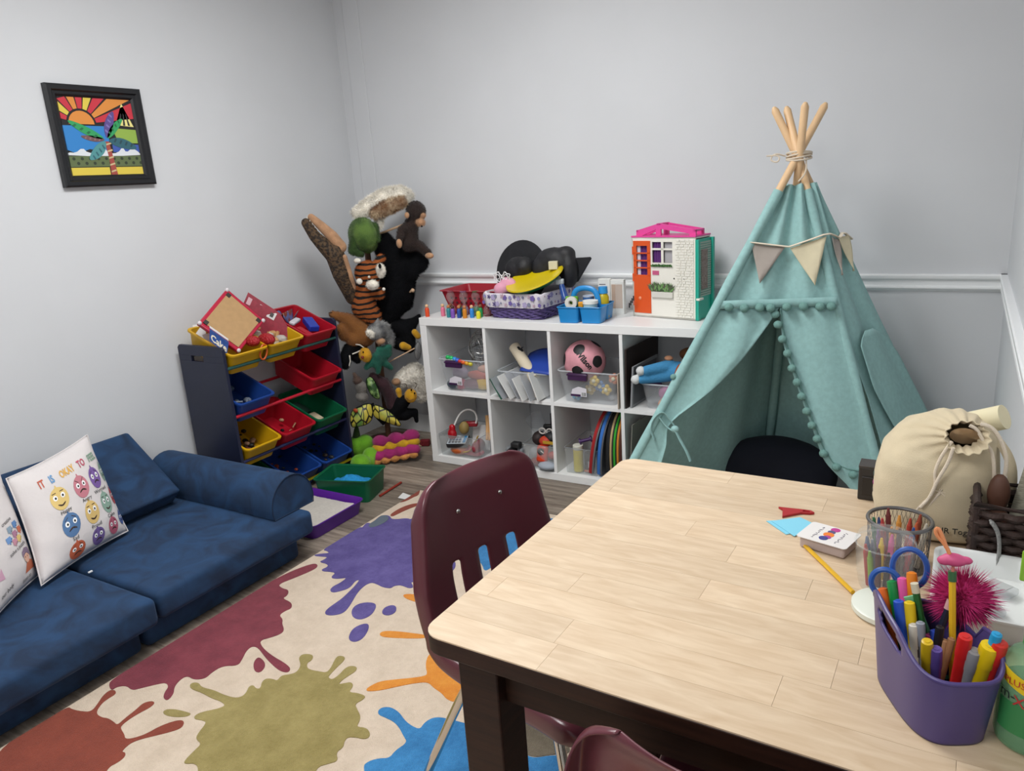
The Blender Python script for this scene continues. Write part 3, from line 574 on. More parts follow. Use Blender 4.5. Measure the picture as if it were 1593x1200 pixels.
# ---------------------------------------------------------------- teepee
FLv, FRv, BRv, BLv, APX = V((-1.16, 2.35, 0)), V((-.10, 2.72, 0)), V((.10, 3.25, 0)), V((-.70, 3.30, 0)), V((-.53, 2.93, 1.43))
def canvas_mat():
    m = mat('teepee_canvas', '92bab8', 0.9, var=.06, scale=60, bump=.12, bscale=700, sheen=.1)
canvas_mat()
mat('pole_wood', 'dcb98f', .5, var=.06, scale=4, stretch=(8, 8, 1)); mat('rope', 'd8cbb8', .9, bump=.3, bscale=400)
mat('flag_cream', 'd9cfb0', .9, var=.03, bump=.1, bscale=500); mat('flag_grey', 'a39a92', .9, var=.03, bump=.1, bscale=500); mat('flag_tape', 'e6d8c4', .9); mat('pompom', '7aa59e', .95, var=.12, scale=300, bump=.6, bscale=500)
tp = thing('play_teepee', 'teal fabric play teepee with pompom trim and cream flag bunting', 'teepee', (-.53, 2.93, 0))
def pole(P, off, name='pole'):
    d = (APX-P); top = P+d*1.112+V(off); bot = P+V((0, 0, .018 if P is FLv else .004))
    b = MB(); b.tube([bot, bot.lerp(top, .5), bot.lerp(top, .995), top], [.0135, .0135, .0135, .009], 12)
    b.ell(top-(top-bot).normalized()*.002, .0092, 10, 6)
    b.build(name, 'pole_wood', tp, world=True)
    if True:
        b = MB(); b.tube([bot.lerp(top, .02+.80*i/16) for i in range(17)], [.0170+.0012*math.sin(i*1.7) for i in range(17)], 10); b.build('pole_sleeve', 'teepee_canvas', tp, world=True)
pole(FLv, (.006, -.030, 0)); pole(FRv, (-.002, -.004, 0)); pole(BRv, (-.015, .020, 0)); pole(BLv, (.012, -.045, 0))
b = MB(); zc = APX.z-.004
for k in range(4):
    b.tube([(APX.x+.042*math.cos(a)+.002, APX.y-.006+.045*math.sin(a), zc+.006*k-.012+.006*math.sin(a+k)) for a in [2*PI*i/18 for i in range(18)]], .0035, 6, closed=True)
b.tube(chaikin([(APX.x-.04, APX.y-.03, zc), (APX.x-.075, APX.y-.05, zc+.012), (APX.x-.09, APX.y-.05, zc-.012), (APX.x-.06, APX.y-.05, zc-.022), (APX.x-.055, APX.y-.045, zc+.004), (APX.x-.10, APX.y-.055, zc+.004)], 2, closed=False), .003, 6)
b.tube(chaikin([(APX.x+.03, APX.y-.03, zc-.01), (APX.x+.035, APX.y-.04, zc-.06), (APX.x+.01, APX.y-.045, zc-.09)], 2, closed=False), .003, 6)
b.build('lashing_rope', 'rope', tp, world=True)
def face_pt(P, Q, s, k):
    a = P.lerp(Q, s); return a.lerp(APX, k)
def face_n(P, Q):
    n = (Q-P).cross(APX-P).normalized()
    mid = (P+Q)/2; c = V((-.5, 2.94, 0))
    if n.dot(mid-c) < 0: n = -n
    return n
def panel(name, P, Q, k0, k1, s0, s1, nu=40, nv=40, amp=.010, freq=9, sag=.0, seed=0, push=0, fade=1):
    n = face_n(P, Q)
    def fn(u, v):
        k = k0+(k1-k0)*v; a, e = s0(k), s1(k); s = a+(e-a)*u
        q = face_pt(P, Q, s, k)
        edge = min(1, 6*min(u, 1-u)+.15)
        w = amp*edge*(math.sin(freq*s*PI+seed+1.3*k)*(.35+.65*(k**.7))+.55*NZ.noise(V((s*5+seed, k*6, seed)))) - sag*math.sin(PI*s)*math.sin(PI*min(1, max(0, k)))
        return tuple(q+n*(w+push+.0135))
    b = MB(); b.grid(fn, nu, nv); return b.build(name, 'teepee_canvas', tp, world=True, ang=0, solid=.0025, off=0)
def interp(T):
    def f(k):
        if k <= T[0][0]: return T[0][1]
        for i in range(1, len(T)):
            if k <= T[i][0]:
                w = (k-T[i-1][0])/(T[i][0]-T[i-1][0]); w = w*w*(3-2*w) if False else w
                return T[i-1][1]+(T[i][1]-T[i-1][1])*w
        return T[-1][1]
    return f
one = lambda k: 1.0
zero = lambda k: 0.0
KT = .925
panel('front_upper_canvas', FLv, FRv, .632, KT, zero, one, 50, 30, .013, 5.2, .01, 1.0)
pl = panel('front_left_flap', FLv, FRv, .0, .632, zero, interp([(0, .16), (.2, .13), (.29, .105), (.335, .07), (.36, .085), (.43, .22), (.50, .33), (.56, .415), (.632, .53)]), 26, 44, .012, 6, 0, 2.0)
pr_ = panel('front_right_flap', FLv, FRv, .165, .632, interp([(.165, .90), (.2, .865), (.247, .80), (.265, .785), (.335, .75), (.406, .703), (.476, .648), (.548, .578), (.632, .53)]), one, 26, 44, .010, 5, 0, .5)
panel('left_canvas', FLv, BLv, .03, KT, zero, one, 36, 36, .012, 6, .015, 4.0)
panel('back_canvas', BLv, BRv, .11, KT, zero, one, 36, 30, .012, 6, .01, 5.0)
panel('right_canvas', FRv, BRv, .02, KT, interp([(.02, .12), (.4, .10), (.52, .0), (.93, 0)]), one, 36, 44, .010, 4, .01, 3.0)
panel('window_flap', FRv, BRv, .16, .555, interp([(.16, .50), (.25, .42), (.42, .16), (.53, .14), (.555, .35)]), interp([(.16, 1.02), (.3, 1.0), (.47, .95), (.53, .85), (.555, .55)]), 20, 26, .006, 3, 0, 2.5, push=.016)
# sleeves along the visible poles
nF = face_n(FLv, FRv)
# valance band and hanging pompoms
b = MB(); b.grid(lambda u, v: tuple(face_pt(FLv, FRv, u, .630+.020*v)+nF*(.024+.004*math.sin(9*u)+.006*v)), 40, 3); b.build('valance_band', 'teepee_canvas', tp, world=True, solid=.003)
def pom(c, r=.0165):
    o = MB().ell(c, (r, r, r*.92), 12, 8).build('pompom', 'pompom', tp, world=True); return o
for q in [(-0.712,2.700,0.914),(-0.661,2.716,0.909),(-0.611,2.733,0.909),(-0.576,2.745,0.907),(-0.524,2.764,0.908),(-0.471,2.782,0.908),(-0.419,2.800,0.906),(-0.384,2.812,0.905)]: pom(q)
for q in [(-0.561,2.753,0.883),(-0.550,2.748,0.847),(-0.532,2.741,0.796),(-0.512,2.736,0.746),(-0.494,2.729,0.694),(-0.474,2.724,0.645),(-0.456,2.717,0.596),(-0.436,2.711,0.544),(-0.416,2.706,0.495),(-0.396,2.701,0.448),(-0.372,2.697,0.397),(-0.328,2.700,0.350),(-0.274,2.713,0.324)]: pom(q, .0155)
for q in [(-0.864,2.600,0.669)]: pom((q[0]-.02, q[1]-.01, q[2]), .012)
# hem tape on the flap edge
b = MB(); b.tube([V(q) for q in [(-0.547,2.770,0.897),(-0.525,2.752,0.794),(-0.487,2.740,0.692),(-0.449,2.728,0.593),(-0.409,2.717,0.492),(-0.370,2.709,0.407),(-0.341,2.708,0.365),(-0.295,2.719,0.343),(-0.250,2.732,0.335)]], .006, 8, flat=(1, .4)); b.build('hem_tape', 'pompom', tp, world=True)
# tie-back on the left flap
q = [V(p) for p in [(-0.932,2.509,0.444),(-0.948,2.513,0.483),(-0.937,2.527,0.525),(-0.908,2.543,0.548),(-0.888,2.543,0.520),(-0.860,2.545,0.488),(-0.868,2.539,0.474),(-0.895,2.534,0.492),(-0.920,2.533,0.525)]]
b = MB(); b.tube(chaikin([tuple(p) for p in q], 2, closed=False), .009, 8, flat=(1, .3)); 
b.tube(chaikin([tuple(p) for p in [(-0.862,2.537,0.485),(-0.842,2.534,0.446),(-0.818,2.533,0.407),(-0.802,2.529,0.370)]], 2, closed=False), .009, 8, flat=(1, .3))
b.ell([(-0.863,2.539,0.484)][0], (.016, .012, .014), 10, 6)
b.build('tie_back', 'teepee_canvas', tp, world=True)
# flag bunting
bn = thing('flag_bunting', 'cream and grey triangle flag bunting strung round the teal teepee', 'bunting', (-.53, 2.75, 1.05))
tape = [(-0.659,2.776,1.137),(-0.598,2.795,1.126),(-0.535,2.814,1.115),(-0.531,2.815,1.115),(-0.472,2.841,1.134),(-0.413,2.867,1.155)] + [(-0.395,2.924,1.140),(-0.385,2.942,1.129),(-0.379,2.976,1.151),(-0.353,3.016,1.119)]
b = MB(); b.tube([V(p) for p in chaikin(tape, 1, closed=False)], .007, 8, flat=(1, .45)); b.build('tape', 'flag_tape', bn, world=True)
def flag(P, m):
    P = [V(p) for p in P]; n = (P[1]-P[0]).cross(P[2]-P[0]).normalized(); b = MB()
    def fn(u, v): return tuple(P[0].lerp(P[1], u).lerp(P[2], v)+n*(.004*math.sin(3*u+4*v)))
    b.grid(fn, 8, 8); b.build('flag', m, bn, world=True, solid=.0025)
flag([(-0.655,2.779,1.132),(-0.546,2.812,1.113),(-0.618,2.757,0.993)], 'flag_grey'); flag([(-0.529,2.817,1.110),(-0.417,2.865,1.144),(-0.441,2.815,0.979)], 'flag_cream')
flag([(-0.403,2.902,1.138),(-0.384,2.939,1.125),(-0.363,2.883,1.006)], 'flag_grey'); flag([(-0.386,2.932,1.135),(-0.360,3.000,1.135),(-0.334,2.953,1.011)], 'flag_cream')
# floor cushion inside the teepee
mat('navy_cloth', '0c1020', .9)
fc = thing('floor_cushion', 'dark navy floor cushion inside the teal teepee', 'cushion', (-.6, 3.05, .03))
b = blob([((-.60, 3.07, .16), (.24, .12, .15)), ((-.62, 3.05, .07), (.25, .15, .065)), ((-.44, 3.03, .09), (.08, .1, .07))]); b.build('cushion_body', 'navy_cloth', fc, world=True, remesh=.012)

# ---------------------------------------------------------------- framed picture (generic tropical scene)
PXW = XL
pc = thing('framed_picture', 'black framed bright tropical palm and sunburst picture on the left wall', 'picture', (PXW, 1.916, 1.685))
mat('frame_black', '15161a', .35); mat('art_black', '1d1b1d', .7)
TP = Mx(((0, 0, 1, PXW), (1, 0, 0, 0), (0, 1, 0, 0), (0, 0, 0, 1)))    # (y, z, depth) -> world
y0, y1, z0, z1 = 1.720, 2.113, 1.495, 1.877
fr = MB()
prf = [(0, .001), (0, .022), (.006, .026), (.020, .026), (.026, .018), (.036, .017), (.044, .010), (.044, .001)]
def fpt(i, j, q):
    iy = (y0+q[0], y1-q[0])[i]; iz = (z0+q[0], z1-q[0])[j]; return (PXW+q[1], iy, iz)
cn = [(0, 0), (1, 0), (1, 1), (0, 1)]
vs = [fpt(i, j, q) for i, j in cn for q in prf]; n = len(prf); fs = []
for k in range(4):
    for q in range(n): fs.append((k*n+q, k*n+(q+1) % n, ((k+1) % 4)*n+(q+1) % n, ((k+1) % 4)*n+q))
fr.add(vs, fs).build('frame', 'frame_black', pc, world=True, ang=25)
art = MB().bb((PXW+.002, y0+.04, z0+.04), (PXW+.008, y1-.04, z1-.04)).build('print', 'art_black', pc, world=True)
ay, az, aw, ah = y0+.044, z0+.044, y1-y0-.088, z1-z0-.088
def shape(P, col, d, sm=0):
    if sm: P = chaikin(P, sm)
    m = mat('art_'+col, col, .6)
    MB().prism([(ay+aw*u, az+ah*v) for u, v in P], .008, .0086+.0004*d, TP).build('colour_patch', m, art, world=True, flat=True)
RED, ORG, YEL, BLU, GRN, TEA, OLV, WHT, PUR = 'c4303f', 'd98a3c', 'd9c24a', '2f7fc4', '2f9a5c', '2f5f6c', '5d6b45', 'd9dde2', '5a4a8a'
cx_, cy_ = .26, .66
def ray_(a0, a1, col):
    P = [(cx_+.2*math.cos(R(a0)), cy_+.2*math.sin(R(a0)))]
    for a in (a0, a1):
        r_ = min((1-cx_)/max(1e-3, math.cos(R(a))) if math.cos(R(a)) > 0 else cx_/max(1e-3, -math.cos(R(a))), (1-cy_)/max(1e-3, math.sin(R(a))))
        P.append((cx_+r_*math.cos(R(a)), cy_+r_*math.sin(R(a))))
    P.append((cx_+.2*math.cos(R(a1)), cy_+.2*math.sin(R(a1))))
    shape(P, col, 0)
for i, (a0, col) in enumerate(((6, RED), (24, ORG), (42, RED), (60, YEL), (78, RED), (96, ORG), (114, RED), (132, YEL), (150, RED))): ray_(a0+1, a0+16, col)
shape([(cx_+.17*math.cos(R(a)), cy_+.17*math.sin(R(a))) for a in range(0, 181, 15)], ORG, 1)
shape([(0, .64), (.62, .64), (.56, .3), (.3, .34), (.12, .28), (0, .33)], BLU, 0)
shape([(.66, .62), (1, .60), (1, .42), (.72, .42)], '8fae4a', 0)
shape([(.62, .40), (1, .40), (1, .30), (.62, .30)], '3b58a8', 0)
shape([(0, .30), (.1, .29), (.2, .36), (.26, .29), (.4, .29), (.5, .36), (.55, .28), (.68, .29), (.76, .37), (.80, .29), (.9, .36), (1, .29), (1, .25), (0, .25)], WHT, 1, 1)
shape([(0, .25), (1, .25), (1, .11), (0, .11)], OLV, 0)
shape([(0, .10), (.52, .10), (.52, .0), (0, .0)], YEL, 0); shape([(.60, .10), (1, .10), (1, .0), (.60, .0)], YEL, 0)
for i in range(9): 
    for j in range(2):
        u = .06+.11*i+.05*j; v = .215-.06*j; shape([(u+.022*math.cos(a), v+.022*math.sin(a)) for a in [PI*k/4 for k in range(8)]], '2f3a2a', 1)
shape([(.53, .0), (.62, .0), (.60, .22), (.58, .44), (.52, .44), (.54, .22)], 'a14a40', 2)
for i in range(5): shape([(.535, .03+.09*i), (.61, .05+.09*i), (.605, .07+.09*i), (.535, .05+.09*i)], 'c9b48a', 3)
def leaf(dx, dy, w, col, col2):
    bx, by = .55, .46; L_ = math.hypot(dx, dy); nx_, ny_ = -dy/L_*w, dx/L_*w
    P = [(bx, by), (bx+dx*.35+nx_, by+dy*.35+ny_), (bx+dx*.75+nx_*.8, by+dy*.75+ny_*.8), (bx+dx, by+dy), (bx+dx*.7-nx_*.5, by+dy*.7-ny_*.5), (bx+dx*.3-nx_*.6, by+dy*.3-ny_*.6)]
    shape(P, col, 3, 2)
    for k in range(4):
        t0 = .25+.17*k; shape([(bx+dx*t0+nx_*.6, by+dy*t0+ny_*.6), (bx+dx*(t0+.06)+nx_*.6, by+dy*(t0+.06)+ny_*.6), (bx+dx*(t0+.02), by+dy*(t0+.02)), (bx+dx*(t0-.03), by+dy*(t0-.03))], col2, 4)
leaf(-.5, .26, .07, GRN, '1d6a40'); leaf(.18, .40, .08, PUR, '7d6fb0'); leaf(.30, .30, .06, GRN, '1d6a40'); leaf(.44, -.12, .09, TEA, '24454f'); leaf(-.30, -.27, .09, '4f8f92', TEA); leaf(-.36, .05, .05, '6f4f52', '8a6a6c')
shape([(.72, .66), (.98, .64), (.86, .95)], 'e8dd8c', 0)
for k in range(3): shape([(.76+.07*k, .655), (.79+.07*k, .655), (.83+.035*k, .80), (.82+.035*k, .82)], '2b2b2b', 1)

# ---------------------------------------------------------------- pillows
mat('pillow_white', 'd4cecd', .95, var=.02, scale=6, bump=.25, bscale=28, sheen=.1)
def pillow(name, label, BL, BR, TR, TL, h=.06):
    BL, BR, TR, TL = map(V, (BL, BR, TR, TL)); t = thing(name, label, 'pillow', tuple((BL+BR)/2))
    n = ((BR-BL).cross(TL-BL)+(TR-TL).cross(TR-BR)).normalized()
    if n.x < 0: n = -n
    def base(u, v):
        cu, cv = 2*u-1, 2*v-1
        u2 = .5+.5*cu*(1-.055*(1-cv*cv)); v2 = .5+.5*cv*(1-.055*(1-cu*cu))
        return BL.lerp(BR, u2).lerp(TL.lerp(TR, u2), v2)
    def hh(u, v):
        a = max(0, 1-abs(2*u-1)**2.6); c = max(0, 1-abs(2*v-1)**2.6)
        w = .006*math.sin(22*v+9*u)*max(0, .35-u)/.35*a + .004*NZ.noise(V((u*6, v*6, h*50)))*a*c
        return h*(a*c)**.55 + w*(1 if a*c > 0 else 0)
    F = lambda u, v, o=0: tuple(base(u, v)+n*(hh(u, v)+o))
    b = MB(); N_ = 34
    b.grid(lambda u, v: F(u, v), N_, N_); b.grid(lambda u, v: tuple(base(1-u, v)-n*(hh(1-u, v)*.8)), N_, N_)
    o = b.build('pillow_body', 'pillow_white', t, world=True, ang=0)
    bb = bmesh.new(); bb.from_mesh(o.data); bmesh.ops.remove_doubles(bb, verts=bb.verts, dist=1e-4); bmesh.ops.recalc_face_normals(bb, faces=bb.faces); bb.to_mesh(o.data); bb.free()
    b = MB(); E_ = [base(i/20, 0) for i in range(20)]+[base(1, i/20) for i in range(20)]+[base(1-i/20, 1) for i in range(20)]+[base(0, 1-i/20) for i in range(20)]
    b.tube(E_, .0025, 6, closed=True); b.build('seam', 'pillow_white', t, world=True)
    def decal(P, col, lvl, name='print'):
        # polygon in (u,v), fanned finely so that it follows the surface
        cx = sum(p[0] for p in P)/len(P); cy = sum(p[1] for p in P)/len(P); b = MB(); vs = [F(cx, cy, .0016+.0005*lvl)]; k = 4; nn = len(P)
        for r_ in range(1, k+1):
            for p in P: vs.append(F(min(.995, max(.005, cx+(p[0]-cx)*r_/k)), min(.995, max(.005, cy+(p[1]-cy)*r_/k)), .0016+.0005*lvl))
        fs = [(0, 1+i, 1+(i+1) % nn) for i in range(nn)]
        for r_ in range(k-1): fs += [(1+r_*nn+i, 1+(r_+1)*nn+i, 1+(r_+1)*nn+(i+1) % nn, 1+r_*nn+(i+1) % nn) for i in range(nn)]
        b.add(vs, fs); return b.build(name, mat('print_'+col, col, .9), t, world=True, ang=0)
    def text(s_, u, v, size, col, ang=0, bold=0.0, sx=1.0):
        ca, sa = math.cos(R(ang)), math.sin(R(ang))
        b = text_mesh(s_, size, fn=lambda x, y: F(min(.995, max(.005, u+x*sx*ca-y*sa)), min(.995, max(.005, v+x*sx*sa+y*ca)), .0022), bold=bold)
        return b.build('lettering', mat('print_'+col, col, .9), t, world=True, flat=True)
    return t, decal, text
def circ(u, v, ru, rv, n=18, a0=0, a1=360): return [(u+ru*math.cos(R(a0+(a1-a0)*i/n)), v+rv*math.sin(R(a0+(a1-a0)*i/n))) for i in range(n)]
t, dec, txt = pillow('throw_pillow', 'white throw pillow printed with rows of round emotion faces and a title', (-2.53, 1.085, .222), (-2.645, 1.468, .222), (-2.795, 1.478, .588), (-2.735, 1.150, .545), .062)
for s_, u, col, sz in (('IT', .215, 'c0604a', .11), ('IS', .325, '5f95c4', .11), ('OKAY', .51, 'd9a94f', .105), ('TO', .70, 'b8566a', .105), ('FEEL', .865, '7f9a86', .10)): txt(s_, u, .80, sz, col, 2, .003, .62)
def face(u, v, col, mood, ru=.072, rv=.092):
    dec(circ(u, v, ru, rv)+[], col, 0, 'emotion_face'); dec([(u-.012, v+rv*.9), (u+.012, v+rv*.9), (u+.004, v+rv*1.2), (u-.006, v+rv*1.2)], col, 0, 'emotion_face')
    for s_ in (-1, 1):
        dec(circ(u+s_*ru*.42, v+rv*.18, ru*.24, rv*.24, 10), 'f2f2f2', 1); dec(circ(u+s_*ru*.40, v+rv*.16, ru*.11, rv*.11, 8), '202020', 2)
        dy = -.3 if mood == 'angry' else (.25 if mood in ('sad', 'worried') else 0)
        dec([(u+s_*ru*.62, v+rv*(.55-dy*.5)), (u+s_*ru*.2, v+rv*(.55+dy*.5)), (u+s_*ru*.2, v+rv*(.61+dy*.5)), (u+s_*ru*.62, v+rv*(.61-dy*.5))], '40302a', 2)
    up = -1 if mood in ('happy', 'calm', 'proud') else 1
    A_ = [(-.45+.9*i/8) for i in range(9)]
    P = [(u+ru*a, v-rv*(.42+.0)+(-up)*rv*.18*(1-(a/.45)**2)*(-1)*(-1)) for a in A_]
    P = [(u+ru*a, v-rv*.40+up*rv*.2*(1-(a/.45)**2)) for a in A_]
    dec(P+[(p[0], p[1]-rv*.07) for p in P[::-1]], '40302a', 2)
for q in ((.32, .60, 'd9bd78', 'happy', .098, .112), (.585, .60, 'c07a86', 'angry', .088, .112), (.79, .61, '76599a', 'worried', .074, .108), (.935, .62, '7f9a8c', 'sad', .04, .09),
          (.345, .325, '53759f', 'sad', .096, .112), (.60, .33, 'd3b472', 'proud', .084, .112), (.81, .345, '86a294', 'calm', .07, .106), (.945, .37, 'b04a50', 'sad', .034, .08),
          (.36, .088, 'b85a3c', 'worried', .09, .070), (.61, .095, '6a5590', 'sad', .076, .076), (.81, .115, 'b05a70', 'worried', .064, .080), (.945, .15, '4a5f96', 'sad', .034, .066)): face(*q)
for s_, u, v in (('Happy', .335, .468), ('Angry', .595, .468), ('Worried', .795, .48), ('Sad', .355, .192), ('Proud', .61, .196), ('Calm', .815, .215)): txt(s_, u, v, .05, '2a2a2a', 2)
t, dec, txt = pillow('throw_pillow', 'white throw pillow printed with puzzle pieces and a child, at the left edge', (-2.36, .80, .222), (-2.615, 1.12, .222), (-2.81, 1.165, .55), (-2.63, .83, .53), .058)
txt('creative', .70, .60, .05, '2a2a2a', 4); txt('solve a puzzle', .72, .335, .05, '2a2a2a', 4); txt('listen to', .76, .06, .045, '2a2a2a', 4); txt('our body', .45, .10, .05, '2a2a2a', 4)
for u, v, col in ((.70, .52, '8a9fb0'), (.80, .535, '5f86b8'), (.64, .445, '6a8fc0'), (.75, .46, 'a97a92'), (.85, .47, 'c06a50'), (.71, .40, 'c08a9a'), (.79, .405, 'd9bd78')):
    dec([(u-.035, v-.025), (u-.008, v-.025), (u-.01, v-.04), (u+.01, v-.04), (u+.008, v-.025), (u+.035, v-.025), (u+.035, v-.006), (u+.048, v-.008), (u+.048, v+.01), (u+.035, v+.008), (u+.035, v+.028), (u-.035, v+.028)], col, 0, 'puzzle_piece')
dec([(.74, .10), (.92, .10), (.90, .17), (.84, .19), (.78, .17)], 'c0694a', 0); dec(circ(.81, .225, .052, .055), 'e0b09a', 1); dec([(.745, .235), (.75, .28), (.80, .305), (.86, .295), (.885, .25), (.875, .21), (.86, .245), (.80, .255), (.765, .262)], '7d6a80', 2)
for s_ in (-1, 1): dec(circ(.80+s_*.02, .225, .006, .008, 8), '40302a', 2)
dec([(.42, .93), (.52, .96), (.64, .90), (.60, .885), (.52, .925), (.44, .915)], '6f8fae', 0); dec([(.55, .70), (.66, .745), (.70, .72), (.58, .68)], '9fb4c6', 0); dec([(.35, .22), (.42, .30), (.44, .20)], 'c79ab0', 0)

# ---------------------------------------------------------------- things on the table
def simple(name, label, cat, b, m, grp=None, loc=None, **k):
    """a thing made of one mesh, its origin moved to its base"""
    if loc is None:
        xs = [v[0] for v in b.v]; ys = [v[1] for v in b.v]; zs = [v[2] for v in b.v]
        loc = ((min(xs)+max(xs))/2, (min(ys)+max(ys))/2, min(zs))
    b.v = [(v[0]-loc[0], v[1]-loc[1], v[2]-loc[2]) for v in b.v]
    o = b.build(name, m, None, **k); o.location = loc
    return tag(o, label, cat, grp)
def plas(col, rough=.35): return mat('plastic_'+col, col, rough)
TT = TZ+.0006
# red perforated plastic piece
t = thing('plastic_game_piece', 'flat red plastic wedge with small holes on the table', 'game piece', (-.24, 1.395, TT))
b = MB(); A_, B_, C_, D_ = (-.272, 1.411), (-.218, 1.417), (-.207, 1.410), (-.257, 1.371)
b.prism([(-.272, 1.411), (-.250, 1.4135), (-.2535, 1.4045), (-.263, 1.4035)], TT, TT+.004); b.prism([(-.263, 1.4035), (-.2535, 1.4045), (-.250, 1.379), (-.257, 1.371)], TT, TT+.004)
b.prism([(-.250, 1.4135), (-.2255, 1.416), (-.228, 1.401), (-.250, 1.379), (-.2535, 1.4045)], TT, TT+.004)
b.prism([(-.2255, 1.416), (-.213, 1.4165), (-.206, 1.410), (-.213, 1.4045), (-.228, 1.401), (-.228, 1.405), (-.214, 1.4085), (-.214, 1.412), (-.227, 1.4125)], TT, TT+.004)
b.build('wedge', plas('a3151f'), t, world=True)
# blue paper slips
mat('paper_blue', '7fc6dd', .8)
for i, (lab, P, z) in enumerate((('light blue paper card on top of the two by the deck', [(-.272, 1.347), (-.227, 1.383), (-.196, 1.362), (-.222, 1.300)], .0012), ('light blue paper card lying under the other blue card', [(-.281, 1.346), (-.236, 1.372), (-.208, 1.335), (-.237, 1.304)], 0))):
    simple('paper_card', lab, 'paper', MB().prism(P, TT+z, TT+z+.0009), 'paper_blue', 'blue paper cards on the table')
# card deck
t = thing('card_deck', 'white deck of cards with a row of coloured dots on top', 'cards', (-.163, 1.285, TT), R(-15))
mat('card_white', 'dddad8', .6); mat('card_side', 'b7a7a2', .8)
b = MB(); b.box((0, 0, .0105), (.078, .058, .021)); b.build('card_stack', 'card_side', t, bevel=.004)
o = MB().prism(rrect(-.043, -.035, .043, .035, .006), .0215, .0228).build('top_card', 'card_white', t)
for k, (x, y, r_, col) in enumerate(((.002, .024, .008, 'b53d8a'), (.0, .012, .0065, '55507a'), (.0, .0, .009, 'e07b2c'), (.002, -.010, .006, 'a33d8c'), (-.002, -.017, .0075, '3a3f86'))):
    MB().cyl((x, y, .0228), (x, y, .0232+.0001*k), r_, n=16).build('dot', mat('dot_'+col, col, .6), o)
for k, x in enumerate((-.019, .021)):
    b = MB(); rk = random.Random(k+3)
    for j in range(9): b.tube([(x+.003*rk.uniform(-1, 1)+.0012*math.sin(q_), -.024+.0055*j+.0009*q_, .0231) for q_ in range(4)], .0004, 4)
    b.build('printed_script', mat('ink', '4a3f52', .7), o)
# pencils
mat('pencil_wood', 'd8b488', .7)
def pencil(label, p0, p1, col, r=.0036, tip=True, cap=None, grp=None, name='pencil', cat='pencil', tipcol='3a3530', n=6):
    p0, p1 = V(p0), V(p1); t = thing(name, label, cat, tuple(p0), group=grp); d = (p1-p0).normalized(); L_ = (p1-p0).length
    c = .016 if tip else 0
    MB().cyl(p0, p1-d*c, r, n=n).build('shaft', plas(col, .4), t, world=True)
    if tip:
        MB().cyl(p1-d*c, p1-d*.004, r, .0011, n=n).build('sharpened_wood', 'pencil_wood', t, world=True); MB().cyl(p1-d*.004, p1, .0011, .0002, n=6).build('lead', mat('lead_'+tipcol, tipcol, .5), t, world=True)
    if cap: MB().cyl(p0-d*.006, p0+d*.006, r*1.15, n=10).build('eraser_end', plas(cap), t, world=True)
    return t
pencil('yellow wooden pencil lying loose on the table', (-.106, 1.14, TT+.0037), (-.207, 1.279, TT+.0037), 'd3a520', .0038, grp=None)
# round white lid
simple('round_lid', 'round off-white plastic lid beside the purple caddy', 'lid', MB().lathe([(0, 0), (.050, 0), (.053, .003), (.053, .010), (.050, .012), (0, .0125)], 36, c=(-.052, 1.112, TT)), plas('d4d8cc', .4))
# ---- purple caddy
mat('caddy_purple', '453a70', .38, bump=.02, bscale=900)
cdy = thing('pencil_caddy', 'purple plastic desk caddy full of markers and pencils', 'caddy', (.012, .918, TT))
dv = V((-.47, .88, 0)).normalized(); pv = V((dv.y, -dv.x, 0)); CC = V((.005, .917, 0))
def cad(a, f, z):
    ca, sa = math.cos(a), math.sin(a); e = .62
    x = math.copysign(abs(ca)**e, ca)*.050*f; y = math.copysign(abs(sa)**e, sa)*.086*f
    return CC+pv*x+dv*y+V((0, 0, z))
def rimz(a): return TT+.090+.036*math.exp(-((a-R(162))/R(34))**2)+.024*math.exp(-((a-R(345))/R(30))**2)
NA = 120
def cfn(u, v):
    a = 2*PI*u; f = .84+.16*v; return tuple(cad(a, f, TT+.001+(rimz(a)-TT-.001)*v))
b = MB(); vs = []; fs = []
NV = 30
for i in range(NA):
    for j in range(NV): vs.append(cfn(i/NA, j/(NV-1)))
holes = []
for i in range(NA):
    for j in range(NV-1):
        a = 2*PI*(i+.5)/NA; v = (j+.5)/(NV-1)
        if ((a-R(176))/R(13))**2+((v-.84)/.085)**2 < 1: continue
        fs.append((i*NV+j, ((i+1) % NA)*NV+j, ((i+1) % NA)*NV+j+1, i*NV+j+1))
b.add(vs, fs); b.add([tuple(cad(2*PI*i/NA, .84, TT+.001)) for i in range(NA)], [tuple(range(NA-1, -1, -1))])
b.build('tub', 'caddy_purple', cdy, world=True, solid=.003, off=0)
b = MB(); b.tube([cfn(i/NA, 1) for i in range(NA)], .0026, 8, closed=True); b.build('rim', 'caddy_purple', cdy, world=True)
def marker(label, tip, col, cap=None, r=.0066, base=None, grp='markers in the purple caddy', caplen=.03, name='marker', blunt=True):
    tip = V(tip)
    if base is None: base = V((CC.x+(tip.x-CC.x)*.45, CC.y+(tip.y-CC.y)*.45, TT+.006))
    base = V(base); d = (tip-base).normalized(); t = thing(name, label, 'marker' if name == 'marker' else name, tuple(base), group=grp)
    MB().cyl(base, tip-d*caplen, r*.92, n=12).build('barrel', plas(col), t, world=True)
    b = MB(); b.tube([tip-d*caplen, tip-d*.006, tip-d*.001, tip], [r, r*.98, r*.9, r*.55], 12); b.build('cap', plas(cap or col), t, world=True)
    MB().cyl(tip-d*.0005, tip+d*.0006, r*.5, n=10).build('cap_end', plas('3a2a20' if False else (cap or col), .7), t, world=True)
    return t
def xz(l, y): return [(x, y, z) for x, z in l]
bk = xz([(-0.057,0.857),(-0.044,0.858),(-0.047,0.87),(-0.035,0.877),(-0.025,0.887)], .985)
